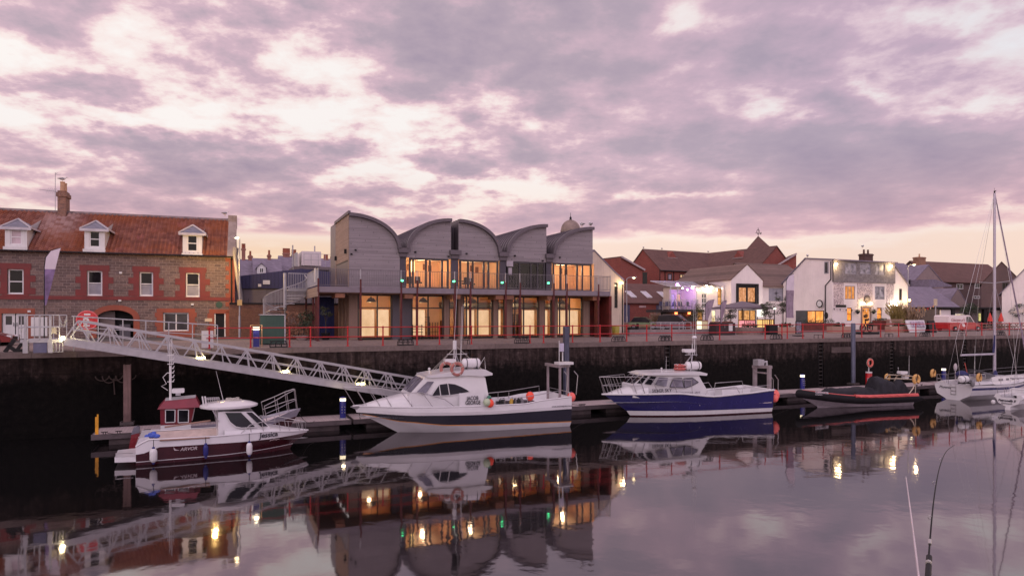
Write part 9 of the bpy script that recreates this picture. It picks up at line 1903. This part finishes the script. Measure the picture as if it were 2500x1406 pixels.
zb_ = YF.z(xm,0,864); xb0 = YF.u(2349,-.1); mb = MB(); mb.tube([(xm-.1,0,zb_),(xb0,-.02,YF.z(xb0,0,867))],.075,8); YT.part('boom',mb,M('boom_alloy',lin(186,180,190),.4,.4),ms)
mb = MB()
for s in (-1,1): mb.tube([(xm,s*1.5,1.1),(xm,s*1.05,zs_+.1),(xm,0,zt-.1)],.011,4); mb.tube([(xm+.4,s*1.45,1.1),(xm,0,zs_)],.009,4); mb.tube([(.05,s*.5,1.2),(.3,0,4.2)],.010,4)
mb.tube([(.3,0,4.2),(xm,0,zt)],.010,4); mb.tube([(xb0,0,zb_),(xm,0,zt)],.008,4); YT.part('stay',mb,steel)
mb = MB(); mb.tube([(YL*.985,0,1.5),(xm+.05,0,zt-.05)],.065,8,.04); YT.part('furled_genoa',mb,M('furled_sail',lin(150,134,150),.8,var=.3,scale=4)); mb = MB(); mb.bar((xm-.25,-.06,zb_+.1),(xm-.02,-.06,zb_+1.4),.2,.05); mb.ball((xm-.12,-.12,1.55),.25,8,(.9,.5,1.6)); YT.part('blue_sail_cover',mb,M('sail_cover_blue',lin(40,42,92),.7))
mb = MB(); [mb.tube([(YL*a,s*py_(a)*.97,shY(a)),(YL*a,s*py_(a)*.97,shY(a)+.62)],.014,5) for a in (.3,.45,.6,.75,.9) for s in (-1,1)]; [mb.tube([(YL*a,s*py_(a)*.97,shY(a)+h) for a in (.02,.3,.45,.6,.75,.9,.985)],.008,4) for h in (.6,.32) for s in (-1,1)]; YT.part('lifeline',mb,steel)
mb = MB()
for s in (-1,1): mb.tube([(.05,s*.35,1.1),(.0,s*.35,1.75),(.0,s*1.15,1.75),(.55,s*1.3,1.7),(.9,s*1.32,1.1)],.018,6); mb.tube([(.0,s*.35,1.42),(.0,s*1.15,1.42),(.6,s*1.3,1.4)],.014,5); mb.tube([(.0,s*1.15,1.1),(.0,s*1.15,1.75)],.018,5)
YT.part('pushpit',mb,steel,smooth=60); mb = MB(); [mb.tube([(-.02,y,.35),(-.02,y,1.1)],.016,5) for y in (.15,-.2)]; [mb.bar((-.03,.15,z),(-.03,-.2,z),.03) for z in (.4,.65,.9)]; YT.part('boarding_ladder',mb,steel)
for lb,x,y,z in (('yellow horseshoe buoy on the left stern rail of the white yacht',YF.u(2278,1.2),1.2,YF.z(0,1.2,911)),('yellow horseshoe buoy by the white canister on the yacht quarter',YF.u(2386,-1.3),-1.42,YF.z(.6,-1.4,922))): horseshoe(lb,YF,x,y,z,.95)
raft(YT,YF.u(2354,-1.2),-1.2,1.35,.95,.25); mb = MB(); mb.lathe([(.02,1.05),(.13,1.15),(.14,1.5),(.02,1.6)],YF.u(2371,-1.35),-1.45,10); YT.part('grey_fender',mb,M('fender_grey',lin(130,126,132),.5),smooth=60); mb = MB(); mb.ball((YL*.12,.1,1.75),.42,10,(.9,1,.7)); YT.part('wheel_cover',mb,M('sail_cover_blue',(.02,.02,.1),.7),smooth=60)
mb = MB(); mb.tube([(YL*.12,.55,1.3),(YL*.12,.55,2.5)],.03,5); mb.ball((YL*.12,.55,2.25),.16,8,(.8,.8,1.8)); YT.part('boom_crutch',mb,M('crutch_white',lin(190,180,184),.6)); mb = MB(); mb.tube([(YL*.14,-.15,1.9),(YL*.12,-.1,2.6)],.03,5); YT.part('orange_rope',mb,M('faded_orange',lin(176,84,72),.8))
lettering(YT,'lettering','Phoenix',.34,-.028,.98,.78,letter,shear=.35,fit=.85,yaw=R(-90))
whip(YT,YF.u(2380,-.2),-.2,1.7,YF.z(1,0,845)-1.7,0,.018)
# smaller yacht at the right edge
ZF = at(2461,43.6,31.0); ZT = T('yacht','small white sailing yacht at the right edge with a rounded stern','yacht',ZF,(0,0,0)); ZL = 7.0; pz = lambda t: (1.15*(.62+.40*min(1,t/.45)) if t < .45 else 1.17*(1-((t-.45)/.55)**2.0)) if t < 1 else .01; shZ = lerp_tab([(0,.78),(.4,.74),(1,1.1)])
rows = [(ZL*.86,lambda t: .02,lambda t: -.35,0),(ZL*.90,lambda t: max(.01,pz(t)*(.2+.6*min(1,t*2))),lambda t: .0 if t > .15 else .22*(1-t/.15),0),(ZL*.95,lambda t: max(.01,pz(t)*(.8+.12*min(1,t*2))),lambda t: .42,0),(ZL,lambda t: max(.01,pz(t)),shZ,0)]
ZT.part('hull',hull_mesh(rows,1,26,(0,.02,.25)),[gel],smooth=40); mb = MB(); hwZ = lambda x,z: max(.15,.82-.18*(z-.8)-.1*x/ZL); shell(mb,[(ZL*.28,.75),(ZL*.72,.8),(ZL*.70,1.02),(ZL*.34,1.22),(ZL*.28,1.18)],hwZ); cz = ZT.part('coachroof',mb,gel,smooth=40); mb = MB(); mb.face([(x,-hwZ(x,z)-.012,z) for x,z in ((ZL*.36,.95),(ZL*.5,.93),(ZL*.5,1.06),(ZL*.36,1.1))]); ZT.part('portlight',mb,bglass,cz)
mb = MB(); [mb.prismx([(s*.45,.45),(s*.85,.78),(s*.7,.98),(s*.45,.95)] if s > 0 else [(s*.45,.45),(s*.45,.95),(s*.7,.98),(s*.85,.78)],.08,ZL*.28) for s in (-1,1)]; ZT.part('coaming',mb,gel); mb = MB(); [mb.tube([(.05,s*.2,.8),(0,s*.2,1.35),(.0,s*.62,1.35),(.5,s*.85,1.3),(.8,s*.9,.8)],.016,6) for s in (-1,1)]; [mb.tube([(ZL*a,s*pz(a)*.96,shZ(a)),(ZL*a,s*pz(a)*.96,shZ(a)+.55)],.013,5) for a in (.3,.5,.7) for s in (-1,1)]; [mb.tube([(ZL*a,s*pz(a)*.96,shZ(a)+.55) for a in (.1,.3,.5,.7,.95)],.008,4) for s in (-1,1)]; ZT.part('pushpit',mb,steel)
mb = MB(); xz = ZL*.42; mb.tube([(xz,0,1.1),(xz,0,9.8)],.07,8,.055); ZT.part('mast',mb,alu,smooth=60); mb = MB(); [mb.tube([(xz,s*.95,.8),(xz,0,9.5)],.009,4) for s in (-1,1)]; mb.tube([(0,0,.9),(xz,0,9.7)],.009,4); ZT.part('stay',mb,steel); mb = MB(); mb.tube([(xz,0,1.9),(ZL*.05,0,2.0)],.05,7); ZT.part('boom',mb,alu)
mb = MB(); a = .0; mb.bar((-.06,0,-.4),(-.04,0,.16),.04,.3); ZT.part('rudder',mb,gel); buoy('small white fender ball at the left stern corner of the small yacht',ZF,-.05,.82,.42,.13,white)
lettering(ZT,'lettering','Petronella II',.2,-.03,.55,.52,letter,shear=.3,fit=1.0,yaw=R(-90),bold=.006); lettering(ZT,'lettering','Eyemouth',.13,-.03,.38,.36,letter,shear=.3,fit=.6,yaw=R(-90))

# 7. fishing rods in the foreground -----------------------------------------------------------
corkm = M('cork_grip',lin(170,130,96),.8)
def rodpt(px,py,Y): return ((px-CX)/FPX*Y,Y,EYE-(py-HY)*Y/FPX)
def catmull(P,n=8):
    out = []; P = [Vector(p) for p in P]
    for i in range(len(P)-1):
        p0,p1,p2,p3 = P[max(0,i-1)],P[i],P[i+1],P[min(len(P)-1,i+2)]
        for k in range(n): t = k/n; out.append(.5*((2*p1)+(-p0+p2)*t+(2*p0-5*p1+4*p2-p3)*t*t+(-p0+3*p1-3*p2+p3)*t**3))
    out.append(P[-1]); return [tuple(p) for p in out]
rod = T('fishing_rod','black curved fishing rod with dark grip leaning in the right foreground','fishing rod',W0,rodpt(2265,1406,3.0))
bl = [(1.55,1.9,4.23),rodpt(2262,1520,2.7),rodpt(2265,1406,3.0),rodpt(2271,1310,3.35),rodpt(2281,1210,3.8),rodpt(2294,1140,4.3),rodpt(2310,1102,4.9),rodpt(2330,1086,5.4)]
mb = MB(); mb.tube(catmull(bl),.0056,7,.0018); rod.part('blank',mb,M('rod_black',(.006,.006,.006),.5,spec=.15),smooth=60)
mb = MB(); mb.tube([rodpt(2262,1520,2.7),rodpt(2265,1412,2.99),rodpt(2268.5,1358,3.16)],.0125,9); rod.part('grip',mb,blackm,smooth=60)
mb = MB()
for a,b in ((1372,1376),(1396,1399)): p,q_ = rodpt(2267.5,a,3.11),rodpt(2267,b,3.09); mb.tube([p,q_],.0135,9)
mb.tube([rodpt(2270,1328,3.28),rodpt(2270.6,1318,3.32)],.0082,7); rod.part('band',mb,M('silver_band',(.5,.48,.46),.3,.6))
mb = MB()
for p_,y_,Y in ((2276,1262,3.55),(2286,1178,4.0),(2301,1122,4.6)): x,yy,z = rodpt(p_,y_,Y); ring(mb,(x-.012,yy,z),.010,.0015,n=10)
rod.part('line_guide',mb,steel)
rod2 = T('fishing_rod','slim pale straight fishing rod left of the black one in the foreground','fishing rod',W0,rodpt(2243,1406,3.0)); mb = MB(); mb.tube([rodpt(2249,1450,2.9),rodpt(2243,1406,3.0),rodpt(2228,1285,3.9),rodpt(2212,1165,5.6)],.0065,6,.0035); rod2.part('blank',mb,M('rod_pale',lin(206,192,196),.4)); mb = MB(); x,yy,z = rodpt(2212,1165,5.6); ring(mb,(x,yy,z),.008,.0015,n=10); rod2.part('tip_ring',mb,steel)

mb = MB(); mb.box(-300,300,-60,2.1,-3,4.22); one('near_quay',None,None,W0,(0,0,0),mb,concrete('near_quay_stone',lin(120,108,104)),kind='structure')
# 8. mooring lines ------------------------------------------------------------------------------
def line(label,A,B_,sag,r=.014,m_=None):
    A,B_ = Vector(A),Vector(B_); mb = MB(); mb.tube([tuple(A.lerp(B_,i/10)+Vector((0,0,-sag*4*(i/10)*(1-i/10)))) for i in range(11)],r,5); one('mooring_rope',label,'rope',W0,tuple(A),mb,m_ or M('dark_rope',(.05,.045,.04),.9))
def wp(F_,x,y,z): a,b = F_.w(x,y); return (a,b,z)
line('slack dark rope from the bow of the large white motor boat to the pontoon',wp(JF,-JL+.3,0,1.3),wp(Q,Q.u(880,-3.4),-3.4,.55),.2); line('dark rope from the stern of the large white motor boat to the pontoon',wp(JF,0,.8,1.4),wp(Q,Q.u(1425,-3.4),-3.4,.55),.15); line('dark rope from the stern of the blue-hulled boat to the pontoon',wp(SF,0,.8,1.3),wp(Q,Q.u(1935,-3.4),-3.4,.55),.15); line('dark rope from the bow of the maroon wheelhouse boat down to the pontoon',wp(WF,WL-.05,0,1.2),wp(Q,Q.u(768,-3.4),-3.4,.55),.25); line('dark rope from the stern of the maroon wheelhouse boat to the pontoon',wp(WF,.1,.6,.8),wp(Q,Q.u(262,-3.4),-3.4,.55),.1); line('thin rope from the stern rail of the white yacht to the pontoon',wp(YF,.1,1.0,1.2),wp(Q,Q.u(2255,-3.4),-3.4,.55),.12)
